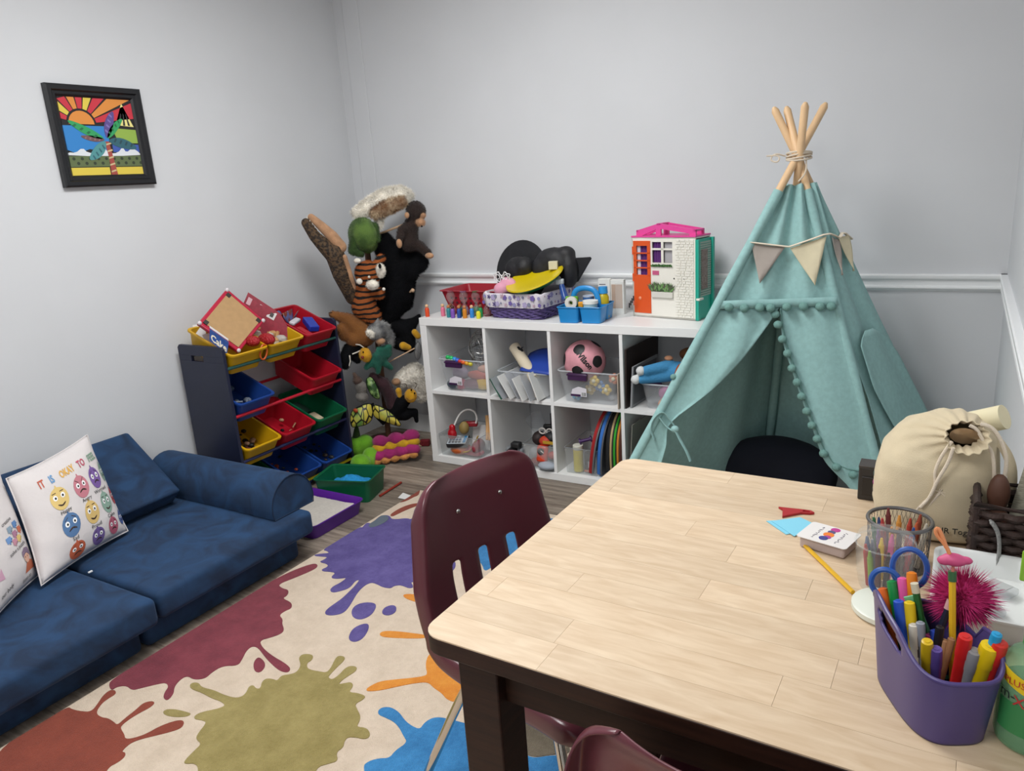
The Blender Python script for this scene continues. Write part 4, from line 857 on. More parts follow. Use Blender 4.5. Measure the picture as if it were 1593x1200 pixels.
for q, lab, col in zip(bk, ('orange marker at the far left of the purple caddy', 'second orange marker from the left in the purple caddy', 'green capped marker behind the two orange ones', 'pink capped marker beside the blue scissors', 'orange marker standing tallest behind the pink one'), ('d9641a', 'dc6a20', '12853f', 'd8559a', 'd97a12')): marker(lab, q, col)
md_ = xz([(-0.036,0.866),(-0.024,0.867),(0.001,0.828),(0.006,0.835),(0.01,0.823)], .945)
for q, lab, col, r_ in zip(md_, ('blue capped marker just inside the handle end of the purple caddy', 'yellow capped marker next to the blue one in the caddy', 'small pink capped pen in the middle of the caddy', 'small blue capped pen behind the small pink one', 'small green capped pen beside the small pink one'), ('2450b8', 'd8b81a', 'c94f92', '3350c0', '0f7a45'), (.0066, .0068, .0056, .0056, .0056)): marker(lab, q, col, r=r_)
fr_ = xz([(-0.001,0.855),(0.009,0.848),(0.036,0.872),(0.046,0.856),(0.06,0.867),(0.069,0.873),(0.065,0.883)], .885)
for q, lab, col, cap, r_ in zip(fr_, ('thick yellow capped pen lying at the near left rim of the caddy', 'purple capped pen leaning on the near rim of the caddy', 'bright red marker leaning out at the front of the caddy', 'grey rounded marker between the red and yellow ones', 'thick yellow highlighter at the front right of the caddy', 'red highlighter at the right end of the caddy', 'turquoise stepped cap pen at the right end of the caddy'), ('c9a81a', '5d4a92', 'c2211f', '8d8d90', 'd8b80f', 'c92a20', '1f8fc0'), (None,)*7, (.0068, .0066, .0078, .0076, .0105, .0088, .006)):
    marker(lab, q, col, cap, r_, base=(q[0]*.75+.004, q[1]+.02, TT+.02))
for q, lab, col, r_ in zip(xz([(-0.017,0.846),(-0.01,0.851),(-0.012,0.836),(0.017,0.834),(0.024,0.838),(0.011,0.851)], .93), ('white rounded pen stub in the middle of the caddy', 'blue and tan stub beside the white pen stub', 'dark grey pen cap below the white pen stub', 'bare wooden pencil end left of the red marker', 'second bare wooden pencil end beside the red marker', 'black pen cap with a pale dot in the caddy'), ('c9c4b8', '8a8f9a', '4a4648', 'b58a66', 'a87c58', '1a1a1e'), (.0062, .0055, .006, .0045, .0045, .005)): marker(lab, q, col, r=r_)
q = xz([(-0.019,0.882),(0.019,0.868),(0.019,0.907),(0.06,0.85)], .955)
pencil('dark green pencil standing blunt end up in the caddy', q[0], (.01, .94, TT+.01), '1f5a26', .0042, tip=False, cap='c9c0a8')
pencil('dark navy pencil leaning right in the middle of the caddy', q[1], (-.005, .93, TT+.01), '151a30', .0042, tip=False, cap='b98f90')
fp = pencil('yellow pencil topped with a pink flamingo', q[2], (.03, .93, TT+.02), 'd3a520', .0042, tip=False, cap='2f5a34')
pencil('pair of yellow sharpened pencil tips at the right of the caddy', (.045, .90, TT+.02), q[3], 'd8b81a', .0048, tipcol='c79a6a')
x0, z0_ = q[2][0], q[2][2]
b = blob([((x0, .955, z0_+.022), (.014, .009, .008)), ((x0-.010, .953, z0_+.020), (.008, .006, .006)), ((x0+.012, .956, z0_+.023), (.008, .005, .005))]); b.build('flamingo_body', plas('c04a78', .5), fp, world=True, remesh=.0016)
b = MB(); b.tube(chaikin([(x0-.004, .955, z0_+.026), (x0-.010, .955, z0_+.040), (x0-.022, .955, z0_+.052), (x0-.020, .955, z0_+.062), (x0-.014, .955, z0_+.050), (x0-.009, .955, z0_+.036)], 2, closed=False), .0024, 8); b.build('flamingo_neck', plas('d98a5a', .5), fp, world=True)
MB().cyl((x0, .955, z0_-.002), (x0, .955, z0_+.018), .0018).build('flamingo_leg', plas('c9766a', .5), fp, world=True)
# pink feather pouf
ft = thing('feather_pouf', 'bright pink fluffy feather pouf behind the caddy', 'feather pouf', (.035, .975, .83))
mat('feather_pink', 'a81a5a', .9, col2='e0408e', scale=60); rf = random.Random(3)
c = V((.032, .985, .865)); b = MB()
b.ell(c, (.026, .022, .027), 12, 8)
for i in range(2200):
    a = rf.random()*2*PI; z = rf.uniform(-1, 1); rr = math.sqrt(1-z*z); d = V((rr*math.cos(a), rr*math.sin(a), z)); L_ = rf.uniform(.026, .042)
    p0 = c+d*.020; p1 = c+V((d.x*.036*1.0, d.y*.03, d.z*.036))*(L_/.03)+V((rf.uniform(-.004, .004), rf.uniform(-.004, .004), rf.uniform(-.004, .004)))
    s_ = d.orthogonal().normalized()*.0007; b.add([p0-s_, p0+s_, p1], [(0, 1, 2)]); b.add([p0-d.cross(s_), p0+d.cross(s_), p1], [(0, 1, 2)])
o = b.build('feathers', 'feather_pink', ft, world=True, flat=True); o['kind'] = 'stuff'
MB().cyl((.022, .955, TT+.02), (.031, .983, .85), .0022).build('stem', plas('3a2a4a'), ft, world=True)
# scissors
for lab, cpx, rx_, rz_, nm in (('blue scissors with a tall open handle loop in the caddy', [(-0.028,0.884)][0], .020, .026, 0), ('blue scissors with a round handle loop at the left of the caddy', [(-0.054,0.862)][0], .017, .018, 1)):
    t = thing('scissors', lab, 'scissors', (cpx[0], (1.0, .99)[nm], TT), group='scissors in the purple caddy'); yy = (1.0, .99)[nm]
    b = MB(); b.tube([(cpx[0]+rx_*math.cos(a), yy+.003*math.sin(a), cpx[1]+rz_*math.sin(a)) for a in [2*PI*i/24 for i in range(24)]], .0038, 8, closed=True); b.build('handle', plas('1f4f9c', .4), t, world=True)
    MB().box((cpx[0]+.004, yy-.004, (cpx[1]-rz_+TT+.02)/2), (.010, .002, cpx[1]-rz_-TT-.02)).build('blade', 'steel', t, world=True)
t = simple('ruler', 'mint green plastic strip standing in the caddy behind the navy pencil', 'ruler', MB().box((0, 0, .06), (.014, .0025, .12), rot(0, R(-22), R(10), (.02, .962, TT+.008))), plas('6fb58c'))
# ---- sanitizer bottle
mat('bottle_green', '9fd0a8', .08, clear=.28); mat('liquid_green', '7fb08a', .1, clear=.45)
sb = thing('sanitizer_bottle', 'clear green hand sanitizer bottle at the right edge of the table', 'bottle', (.106, .893, TT))
b = MB(); b.lathe([(.026, 0), (.033, .004), (.035, .012), (.035, .085), (.033, .098), (.026, .112), (.014, .121), (.0135, .128)], 32); b.build('bottle_body', 'bottle_green', sb)
b = MB(); b.lathe([(.001, .003), (.031, .005), (.0335, .013), (.0335, .075), (0, .075)], 28); b.build('liquid', 'liquid_green', sb)
b = MB(); b.lathe([(.016, .124), (.016, .150), (.013, .154), (0, .155)], 20); b.build('cap', plas('1f9a3c'), sb)
def wrap(a0, a1, z0, z1, col, r=.0354, slope=0):
    b = MB(); b.grid(lambda u, v: (r*math.cos(R(a0+(a1-a0)*u)), r*math.sin(R(a0+(a1-a0)*u)), z0+(z1-z0)*v-slope*u), 14, 3); return b.build('label_patch', mat('label_'+col, col, .5), sb)
wrap(205, 262, .026, .064, '2f7a45'); wrap(205, 262, .086, .104, 'd8b81a', .0352, .010)
def wtext(s_, a, z, size, col):
    b = text_mesh(s_, size, fn=lambda x, y: (.0362*math.cos(R(a)+x/.0362), .0362*math.sin(R(a)+x/.0362), z+y)); b.build('lettering', mat('label_'+col, col, .5), sb, flat=True)
wtext('m-', 222, .072, .018, '20202a'); wtext('X', 243, .068, .018, 'b3242a'); wtext('PLUS', 232, .089, .011, 'b3242a')
# ---- drawstring bag
mat('bag_cotton', 'c8ba9d', .95, var=.04, scale=25, bump=.15, bscale=500, sheen=.1)
bg = thing('drawstring_bag', 'cream cotton drawstring bag at the far right of the table', 'bag', (-.01, 1.435, TT))
SEC = [((-.008, 1.435, .752), .075, .060, 0), ((-.008, 1.435, .760), .092, .074, 0), ((-.010, 1.437, .80), .100, .080, 0), ((-.012, 1.44, .85), .098, .080, -4), ((-.010, 1.438, .895), .090, .074, -14), ((-.002, 1.43, .925), .074, .062, -28), ((.008, 1.415, .940), .054, .046, -42), ((.017, 1.398, .945), .034, .030, -52), ((.022, 1.385, .947), .024, .021, -55), ((.026, 1.372, .948), .026, .023, -58), ((.030, 1.362, .949), .032, .028, -60)]
def bfn(u, v):
    a = 2*PI*u; f = v*(len(SEC)-1); i = min(int(f), len(SEC)-2); w = f-i; A_, B_ = SEC[i], SEC[i+1]
    c_ = V(A_[0]).lerp(V(B_[0]), w); rx = A_[1]+(B_[1]-A_[1])*w; ry = A_[2]+(B_[2]-A_[2])*w; th = R(A_[3]+(B_[3]-A_[3])*w)
    ga = max(0, min(1, (v-.45)/.3)); wr = 1+.085*ga*math.sin(13*a+2)*(1 if v < .95 else .8)+.025*NZ.noise(V((math.cos(a)*2, math.sin(a)*2, v*5)))
    e = .8 if v < .5 else 1
    ca, sa = math.cos(a), math.sin(a)
    p = V((math.copysign(abs(ca)**e, ca)*rx*wr, math.copysign(abs(sa)**e, sa)*ry*wr, 0)); p = Mx.Rotation(-th, 3, 'X') @ p
    return tuple(c_+p)
b = MB(); b.grid(bfn, 78, 46, cu=True); b.add([bfn(i/78, 0) for i in range(78)], [tuple(range(77, -1, -1))]); b.build('bag_body', 'bag_cotton', bg, world=True, ang=0, solid=.0015)
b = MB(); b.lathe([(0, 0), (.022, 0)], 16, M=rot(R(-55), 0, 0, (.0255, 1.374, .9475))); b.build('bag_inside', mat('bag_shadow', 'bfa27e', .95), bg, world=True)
c1 = chaikin(xz([(0.008,0.941),(-0.006,0.911),(-0.013,0.882),(-0.009,0.865),(-0.014,0.841),(-0.03,0.821),(-0.04,0.799),(-0.034,0.796),(-0.016,0.823),(-0.002,0.849)], 1.335), 2, closed=False)
c1 = [(p[0], 1.36-.0*(i/len(c1)), p[2]) for i, p in enumerate(c1)]
b = MB(); b.tube(c1, .0028, 8); b.tube(chaikin(xz([(0.011,0.933),(0.006,0.906),(-0.008,0.872),(-0.016,0.84),(-0.029,0.82)], 1.352), 2, closed=False), .0028, 8); b.build('drawcord', 'rope', bg, world=True)
b = MB(); b.tube(chaikin(xz([(0.031,0.968),(0.042,0.963),(0.054,0.94),(0.068,0.925),(0.074,0.864),(0.088,0.838),(0.094,0.833),(0.084,0.866),(0.088,0.911),(0.079,0.943),(0.063,0.969),(0.046,0.972)], 1.37), 2, closed=False), .0030, 8); b.build('drawcord', 'rope', bg, world=True)
b = MB()
for i in range(10):
    p = V(c1[-1]); b.cyl(p, p+V((.008*math.cos(i), .004*math.sin(2*i), .008*math.sin(i*1.7))), .0008, n=5)
b.build('frayed_end', 'rope', bg, world=True)
for (px_, col) in ((.842, '3a4a44'), (.825, '8a2a6a'), (.810, '2a2a2a')): MB().ell((-.107, 1.43, px_), (.004, .010, .006), 10, 6).build('print_mark', mat('print_'+col, col, .9), bg, world=True)
b = text_mesh('HR Together', .014, rot(R(90), 0, R(8), (.035, 1.3525, .785))); b.build('lettering', mat('print_2a2a2a', '2a2a2a', .9), bg, world=True)
# paper roll behind the bag
simple('paper_roll', 'thick cream paper roll sticking up behind the cotton bag', 'paper roll', MB().cyl((-.035, 1.50, .905), (.082, 1.455, .962), .021, n=28), mat('roll_cream', 'd8cfae', .8), ang=30)
t = thing('desk_box', 'small black box standing at the far edge of the table', 'box', (-.112, 1.525, TT)); 
MB().bb((-.143, 1.512, TT), (-.090, 1.553, .818)).build('box_body', mat('box_black', '2a2725', .5), t, world=True, bevel=.002)
MB().bb((-.136, 1.509, TT+.012), (-.097, 1.512, .80)).build('front_panel', mat('box_black2', '1d1a19', .4), t, world=True, bevel=.001)
MB().bb((-.1435, 1.5115, .817), (-.0895, 1.5535, .822)).build('lid', mat('box_grey', '3a3634', .45), t, world=True, bevel=.001)
# ---- mesh pencil cup with crayons, clear jar with crayons
mat('mesh_grey', '6b6a6a', .35, metal=.6)
mc = thing('mesh_pencil_cup', 'round grey mesh pencil cup full of crayons', 'pencil cup', (-.055, 1.265, TT))
b = MB(); b.lathe([(.044, 0), (.044, .002), (0, .002)], 32); b.build('base', 'mesh_grey', mc)
b = MB(); b.tube([(.047*math.cos(2*PI*i/36), .047*math.sin(2*PI*i/36), .080) for i in range(36)], .0032, 8, closed=True); b.build('rim', 'mesh_grey', mc)
b = MB()
for k in range(44):
    for s_ in (-1, 1): b.tube([((.044+.003*j/8)*math.cos(2*PI*k/44+s_*j*.06), (.044+.003*j/8)*math.sin(2*PI*k/44+s_*j*.06), .002+.078*j/8) for j in range(9)], .00035, 3)
b.build('wire_mesh', 'mesh_grey', mc)
def crayon(label, base, tip, col, r=.0042, grp=None):
    base, tip = V(base), V(tip); d = (tip-base).normalized(); t = thing('crayon', label, 'crayon', tuple(base), group=grp)
    MB().cyl(base, tip-d*.012, r, n=10).build('wrapper', mat('wrap_'+col, col, .7), t, world=True); MB().cyl(tip-d*.012, tip, r*.85, r*.4, n=10).build('wax_tip', plas(col, .5), t, world=True)
CRC = ['b5542f', '8a3a22', 'a83a2a', 'c98a3a', '6a2a2a', '3a4a7a', 'b03a3a', '2f6a4a', '8a5a9a', 'd08a2a', '5a3a2a', 'c04a5a', '274a8a', 'b8b0a0']
NAMES = {'b5542f': 'rust', '8a3a22': 'dark rust', 'a83a2a': 'brick red', 'c98a3a': 'tan orange', '6a2a2a': 'oxblood', '3a4a7a': 'slate blue', 'b03a3a': 'red', '2f6a4a': 'green', '8a5a9a': 'violet', 'd08a2a': 'amber', '5a3a2a': 'brown', 'c04a5a': 'rose', '274a8a': 'royal blue', 'b8b0a0': 'off-white'}
for i, col in enumerate(CRC):
    a = 2*PI*i/len(CRC)+.3; rr = .033 if i % 3 else .02
    crayon('%s crayon standing in the round mesh pencil cup' % NAMES[col], (-.055+rr*.9*math.cos(a), 1.265+rr*.9*math.sin(a), TT+.003), (-.055+(rr+.006)*math.cos(a), 1.265+(rr+.006)*math.sin(a), TT+.076+.008*math.sin(i*2.1)), col, grp='crayons in the mesh cup')
mat('clear_plastic', 'f4f6f6', .06, clear=.10); mat('cloudy_plastic', 'e6e8ea', .25, clear=.26)
cj = thing('clear_jar', 'clear plastic domed jar of crayons in front of the mesh cup', 'jar', (-.068, 1.178, TT))
b = MB(); b.lathe([(.030, 0), (.034, .004), (.039, .03), (.042, .072), (.042, .084), (.039, .091), (.02, .096), (0, .097)], 32); b.build('jar_body', 'clear_plastic', cj)
b = MB(); b.tube([(.0425*math.cos(2*PI*i/36), .0425*math.sin(2*PI*i/36), .078) for i in range(36)], .0014, 6, closed=True); b.build('jar_ring', 'clear_plastic', cj)
for i, (col, nm) in enumerate((('c2588a', 'pink'), ('d3b02a', 'yellow'), ('7a7d8a', 'grey'), ('55607a', 'steel blue'), ('a03a3a', 'red'), ('7a9a3a', 'lime'), ('4a1a20', 'maroon'), ('2a1512', 'dark brown'))):
    a = PI+2.6*(i/7-.5)*1.4; crayon('%s crayon inside the clear domed jar' % nm, (-.068+.020*math.cos(a), 1.178+.020*math.sin(a), TT+.004), (-.068+.028*math.cos(a), 1.178+.028*math.sin(a), TT+.074+.006*math.cos(i*2)), col, .0044, 'crayons in the clear jar')
# ---- white tray with clear vials, brown wicker basket
tr = thing('white_tray', 'white plastic tray holding small clear packets at the right of the table', 'tray', (.062, 1.18, TT))
def tub(t, name, m, cx, cy, L_, W0, H0, z, r=.02, th=.003, taper=.9, rz=0, flare=0, tilt=None):
    T_ = rot(0, 0, rz, (cx, cy, z)) if tilt is None else tilt
    def ring(l, w, zz, rr): return [(p[0], p[1], zz) for p in rrect(-l/2, -w/2, l/2, w/2, max(.002, rr), 4)]
    rings = [ring(L_*taper, W0*taper, 0, r), ring(L_, W0, H0, r)]
    if flare: rings += [ring(L_+2*flare, W0+2*flare, H0, r+flare), ring(L_+2*flare, W0+2*flare, H0+.003, r+flare), ring(L_, W0, H0+.003, r)]
    rings += [ring(L_-2*th, W0-2*th, H0, r-th), ring(L_*taper-2*th, W0*taper-2*th, th, r-th)]
    n = len(rings[0]); b = MB(); vs = [p for q_ in rings for p in q_]; fs = []
    for k in range(len(rings)-1): fs += [(k*n+i, k*n+(i+1) % n, (k+1)*n+(i+1) % n, (k+1)*n+i) for i in range(n)]
    fs += [tuple(range(n-1, -1, -1)), tuple(range((len(rings)-1)*n, len(rings)*n))]
    b.add(vs, fs, T_); return b.build(name, m, t, world=True)
tub(tr, 'tray_body', plas('dcdedd', .35), .064, 1.18, .128, .20, .036, TT, .018, .004, .93, flare=.003)
for i, (x, y) in enumerate(((.045, 1.20), (.07, 1.16), (.085, 1.22))):
    t = thing('clear_packet', ('clear plastic packet lying at the left in the white tray', 'clear plastic packet at the near end of the white tray', 'clear plastic packet at the back of the white tray')[i], 'packet', (x, y, TT+.005), group='clear packets in the white tray')
    b = MB(); b.box((0, 0, .008), (.03, .045, .012), rz=.5*i); b.build('packet_body', 'cloudy_plastic', t, bevel=.004); b = MB(); b.box((0, 0, .0148), (.018, .03, .001), rz=.5*i); b.build('packet_label', plas('b9bcbc', .5), t)
simple('green_spoon', 'bright green plastic handle poking up beside the wicker basket', 'toy', MB().box((.118, 1.235, .80), (.016, .006, .05)), plas('7fae2a'), bevel=.004)
wk = thing('wicker_basket', 'dark brown wicker basket at the back right of the table', 'basket', (.095, 1.35, TT))
mat('wicker_brown', '2e1d17', .7, var=.3, scale=40, bump=.3, bscale=200)
b = MB(); bx0, bx1, by0, by1 = .050, .138, 1.292, 1.40
for (x, y) in [(bx0, by0), (bx1, by0), (bx0, by1), (bx1, by1)]: b.cyl((x, y, TT), (x, y, .862), .0055, n=8)
b.build('corner_post', 'wicker_brown', wk, world=True)
b = MB()
for k in range(8):
    z = TT+.008+.0128*k; w = .0035*(1 if k % 2 else -1)
    for (p, q_) in (((bx0, by0), (bx1, by0)), ((bx0, by1), (bx1, by1)), ((bx0, by0), (bx0, by1)), ((bx1, by0), (bx1, by1))):
        P = []
        for j in range(13):
            f = j/12; s_ = w*math.sin(f*PI*6); dx, dy = (0, s_) if p[1] == q_[1] else (s_, 0); P.append((p[0]+(q_[0]-p[0])*f+dx, p[1]+(q_[1]-p[1])*f+dy, z))
        b.tube(P, .0062, 6)
b.build('weave', 'wicker_brown', wk, world=True)
b = MB(); b.tube([(bx0, by0, .862), (bx1, by0, .862), (bx1, by1, .862), (bx0, by1, .862)], .0075, 8, closed=True); b.build('rim', 'wicker_brown', wk, world=True)
b = MB(); b.tube(chaikin([(.068, 1.283, .845), (.080, 1.281, .83), (.085, 1.28, .80), (.083, 1.28, .77)], 2, closed=False), [.004]*2+[.007]*11, 8, flat=(1, .4)); b.build('lace_ribbon', mat('lace', '9a9a98', .9, bump=.6, bscale=300), wk, world=True)
t = thing('brown_pouch', 'brown leather pouch standing in the wicker basket', 'pouch', (.080, 1.35, .80))
b = blob([((.080, 1.36, .86), (.017, .014, .035)), ((.080, 1.36, .81), (.02, .016, .03))]); b.build('pouch_body', mat('pouch_brown', '5a3a2c', .6), t, world=True, remesh=.004)
simple('info_card', 'printed paper card leaning at the back of the wicker basket', 'card', MB().box((0, 0, .06), (.045, .0015, .12), rot(R(-12), R(8), R(-10), (.118, 1.375, .80))), mat('card_grey', 'b8b4a2', .8, col2='8a8878', scale=90, stretch=(1, 1, 8)))
simple('canvas_strap', 'cream canvas strap hanging over the back of the wicker basket', 'strap', MB().tube(chaikin([(.075, 1.44, .925), (.09, 1.415, .91), (.10, 1.405, .88), (.10, 1.405, .82)], 2, closed=False), .009, 8, flat=(1, .25)), 'bag_cotton')

# ---------------------------------------------------------------- on top of the cube shelf
ST = SH+.0006
mat('peg_wood', 'd9ae86', .6)
def peg(label, x, y, col, skin='peg_wood', h=.046, head=True):
    t = thing('peg_doll', label, 'peg doll', (x, y, ST), group='wooden peg dolls on the cube shelf')
    MB().lathe([(.0105, 0), (.0112, .002), (.0112, h-.010), (.009, h-.003), (.006, h), (0, h)], 14).build('body', plas(col, .5), t)
    if head: MB().ell((0, 0, h+.0075), .0092, 12, 8).build('head', skin, t)
mat('skin_brown', '7a4a30', .6); mat('skin_mid', 'b5754a', .6); mat('skin_dark', '4a2a20', .6)
for a in (('orange peg doll standing alone at the left corner of the shelf', -2.313, 3.012, 'd8481c', 'peg_wood'), ('pink peg doll, second from the left on the shelf', -2.235, 3.040, 'd9708c', 'peg_wood'), ('teal peg doll with a mid-brown head', -2.181, 3.014, '2f8088', 'skin_mid'),
          ('purple peg doll with a dark head', -2.150, 3.004, '7a4fae', 'skin_dark'), ('navy blue peg doll between the purple and amber ones', -2.117, 3.012, '1d4796', 'skin_mid'), ('amber orange peg doll with a brown head', -2.082, 3.010, 'c97d1c', 'skin_mid'), ('bright blue peg doll beside the amber one', -2.052, 3.028, '2a80cc', 'peg_wood'),
          ('brown headed peg doll in the back behind the teal one', -2.195, 3.052, 'a06a4a', 'skin_brown'), ('dark green peg doll in the back behind the purple one', -2.135, 3.048, '1d5a46', 'skin_brown'), ('green peg doll in the back behind the bright blue one', -2.018, 3.055, '1f8a4a', 'skin_brown')): peg(*a)
peg('short yellow headless peg doll at the right of the row', -2.004, 3.012, 'd8d02a', h=.036, head=False)
# red perforated basket behind the pegs
rb = thing('red_basket', 'red perforated plastic basket behind the peg dolls', 'basket', (-2.10, 3.20, ST))
tub(rb, 'basket_body', mat('basket_red', '9c1026', .4), -2.105, 3.215, .345, .25, .118, ST, .02, .003, .80, flare=.012)
b = MB()
for k in range(9):
    for j in range(3): b.box((-2.215+.028*k, 3.1065-.005*j, ST+.035+.024*j), (.012, .0015, .010))
b.build('perforations', mat('dark_red', '4a0812', .8), rb, world=True)
# liquid timers
def timer(label, x, y, col):
    t = thing('liquid_timer', label, 'timer', (x, y, ST), group='liquid timers in front of the red basket')
    m = mat('timer_'+col, col, .1, clear=.38)
    MB().lathe([(0, .118), (.014, .116), (.022, .104), (.0235, .092), (.019, .076), (.010, .064), (.006, .058), (.010, .052), (.019, .040), (.0235, .026), (.021, .010), (.016, .003), (0, .002)], 20).build('bulb', 'clear_plastic', t)
    MB().lathe([(0, .045), (.014, .044), (.020, .036), (.0215, .026), (.019, .011), (0, .006)], 16).build('liquid', m, t)
    for z in (.001, .119): MB().cyl((0, 0, z-.001), (0, 0, z+.002), .017, n=18).build('end_cap', m, t)
for a in (('pink liquid timer at the left end of the timers', -2.205, 3.075, 'c04a6a'), ('lilac liquid timer second from the left', -2.128, 3.078, 'a884b0'), ('green liquid timer third from the left', -2.062, 3.088, '4a9a52'), ('rose red liquid timer touching the wicker basket', -1.995, 3.082, 'b84a56')): timer(*a)
# purple wicker basket with floral liner
wb = thing('wicker_basket', 'purple wicker basket with white floral liner on the cube shelf', 'basket', (-1.80, 3.15, ST), R(-5))
mat('wicker_purple', '5a4a80', .7, var=.3, scale=60); mat('liner', 'd8d2da', .95, bump=.15, bscale=200); mat('wicker_core', '2a2340', .8)
def rr_ring(l, w, z, r=.03, n=6): return [(p[0], p[1], z) for p in rrect(-l/2, -w/2, l/2, w/2, r, n)]
b = MB()
for k in range(8):
    R0 = rr_ring(.285+.006*k, .225+.006*k, .006+.0085*k); P = []
    m_ = 96
    per = R0+[R0[0]]; acc = [0]
    for i in range(1, len(per)): acc.append(acc[-1]+math.dist(per[i], per[i-1]))
    for j in range(m_):
        d = acc[-1]*j/m_; i = 1
        while acc[i] < d: i += 1
        f = (d-acc[i-1])/(acc[i]-acc[i-1]+1e-9); q = V(per[i-1]).lerp(V(per[i]), f); o_ = V((q.x, q.y, 0)).normalized()
        P.append(q+o_*.003*math.sin(j*PI/3+k*PI)+V((0, 0, .002*math.sin(j*1.1+k*2.3))))
    b.tube(P, .0046, 5, closed=True)
b.build('wicker_weave', 'wicker_purple', wb)
b = MB(); R0, R1 = rr_ring(.278, .218, .002), rr_ring(.318, .258, .07); n = len(R0); b.add(R0+R1, [(i, (i+1) % n, n+(i+1) % n, n+i) for i in range(n)]+[tuple(range(n-1, -1, -1))]); b.build('basket_core', 'wicker_core', wb)
b = MB(); rings = [(.338, .278, .058), (.348, .288, .080), (.356, .296, .110), (.352, .292, .124), (.338, .278, .126), (.326, .266, .112), (.316, .256, .06)]
vs = []; 
for l, w, z in rings: vs += [(p[0]*(1+.006*math.sin(i*2.1)), p[1]*(1+.006*math.cos(i*1.7)), z+.003*math.sin(i*1.3)) for i, p in enumerate(rr_ring(l, w, z, .04, 7))]
n = len(vs)//len(rings); b.add(vs, [(k*n+i, k*n+(i+1) % n, (k+1)*n+(i+1) % n, (k+1)*n+i) for k in range(len(rings)-1) for i in range(n)]); ln = b.build('fabric_liner', 'liner', wb)
rf = random.Random(8)
def flower(M, r, col, kind):
    b = MB(); P = []
    if kind == 0:
        for i in range(40): a = 2*PI*i/40; q = r*(.72+.28*abs(math.cos(2.5*a))); P.append((q*math.cos(a), q*math.sin(a)))
    elif kind == 1: P = [(r*.55*math.cos(2*PI*i/14), r*.55*math.sin(2*PI*i/14)) for i in range(14)]
    else:
        for i in range(60): a = 2*PI*i/60; q = r*(.25+.75*abs(math.cos(2.5*a))**1.6); P.append((q*math.cos(a), q*math.sin(a)))
    b.prism(P, 0, .0008, M); b.build('printed_flower', mat('flower_'+col, col, .9), ln)
FC = ['6a5a9a', '8a86b0', '55487a', 'a79cc0', '7d7f96', 'b59aa8']
for k in range(26):
    x = -.155+.31*((k % 13)/12)+rf.uniform(-.008, .008); z = .075+.035*((k // 13))+rf.uniform(-.005, .005); y = -.1445-.0035*(z-.08)/.03-.0006
    flower(Mx.Translation((x, y-.0015, z)) @ Mx.Rotation(R(90), 4, 'X'), rf.uniform(.008, .0175), FC[k % 6], k % 3)
for k in range(18):
    y = -.125+.25*((k % 9)/8)+rf.uniform(-.006, .006); z = .075+.035*(k // 9)+rf.uniform(-.005, .005); x = .1745+.0035*(z-.08)/.03+.0006
    flower(Mx.Translation((x+.0015, y, z)) @ Mx.Rotation(R(90), 4, 'Z') @ Mx.Rotation(R(90), 4, 'X'), rf.uniform(.008, .016), FC[(k+2) % 6], (k+1) % 3)
# dress-up things in the wicker basket
mat('felt_black', '1b1c20', .85, var=.2, scale=30, bump=.1, bscale=300); mat('cloth_black', '17171b', .6, var=.3, scale=20, bump=.3, bscale=30)
ht = thing('wide_brim_hat', 'black hat with a broad flat brim standing up at the left of the basket', 'hat', (-1.88, 3.22, .90))
T_ = rot(R(80), 0, R(-8), (-1.885, 3.245, .965))
b = MB(); b.lathe([(.05, .0), (.12, .004), (.158, .0), (.160, -.004), (.12, -.002), (.05, -.006)], 40, M=T_ @ Mx.Scale(1.0, 4, (1, 0, 0)), closed=True); b.build('brim', 'felt_black', ht, world=True)
b = blob([((-1.87, 3.20, .985), (.075, .055, .065)), ((-1.83, 3.19, 1.0), (.05, .05, .05))]); b.build('crown', 'cloth_black', ht, world=True, remesh=.01)
h2 = thing('cowboy_hat', 'crumpled black hat with an upturned pointed brim on the basket', 'hat', (-1.67, 3.22, .90))
b = blob([((-1.68, 3.22, 1.02), (.105, .06, .07)), ((-1.62, 3.22, 1.055), (.05, .045, .04)), ((-1.74, 3.21, .99), (.06, .05, .06)), ((-1.60, 3.21, .98), (.045, .05, .085))]); b.build('crown', 'cloth_black', h2, world=True, remesh=.01)
b = MB(); b.prism([(-1.60, 1.035), (-1.497, 1.040), (-1.492, 1.032), (-1.565, .925), (-1.62, .90), (-1.66, .93)], 3.225, 3.236, Mx(((1, 0, 0, 0), (0, 0, 1, 0), (0, 1, 0, 0), (0, 0, 0, 1)))); b.build('brim', 'felt_black', h2, world=True, bevel=.003)
yp = thing('play_disc', 'yellow plastic disc with a green underside tilted in the wicker basket', 'toy', (-1.735, 3.11, .89))
T_ = rot(R(14), R(-17), R(25), (-1.733, 3.115, .945))
b = MB(); b.lathe([(0, .010), (.08, .012), (.12, .020), (.142, .022), (.145, .016), (.140, .012), (.08, .004), (0, .003)], 40, M=T_); b.build('yellow_top', plas('d0b80c', .3), yp, world=True)
b = MB(); b.lathe([(.138, .012), (.12, -.006), (.07, -.014), (0, -.015)], 32, M=T_, cap=False); b.build('green_underside', plas('0f6a40', .35), yp, world=True)
b = blob([((-1.905, 3.08, .905), (.04, .035, .035)), ((-1.87, 3.09, .925), (.045, .03, .04)), ((-1.885, 3.10, .945), (.03, .025, .02))]); simple('pink_scarf', 'pink fabric scarf bunched in the wicker basket', 'scarf', b, mat('cloth_pink', 'd99ab0', .9, bump=.4, bscale=40), remesh=.008)
gl = thing('star_glasses', 'white star shaped novelty glasses leaning on the black hat', 'glasses', (-1.905, 3.085, .945))
b = MB()
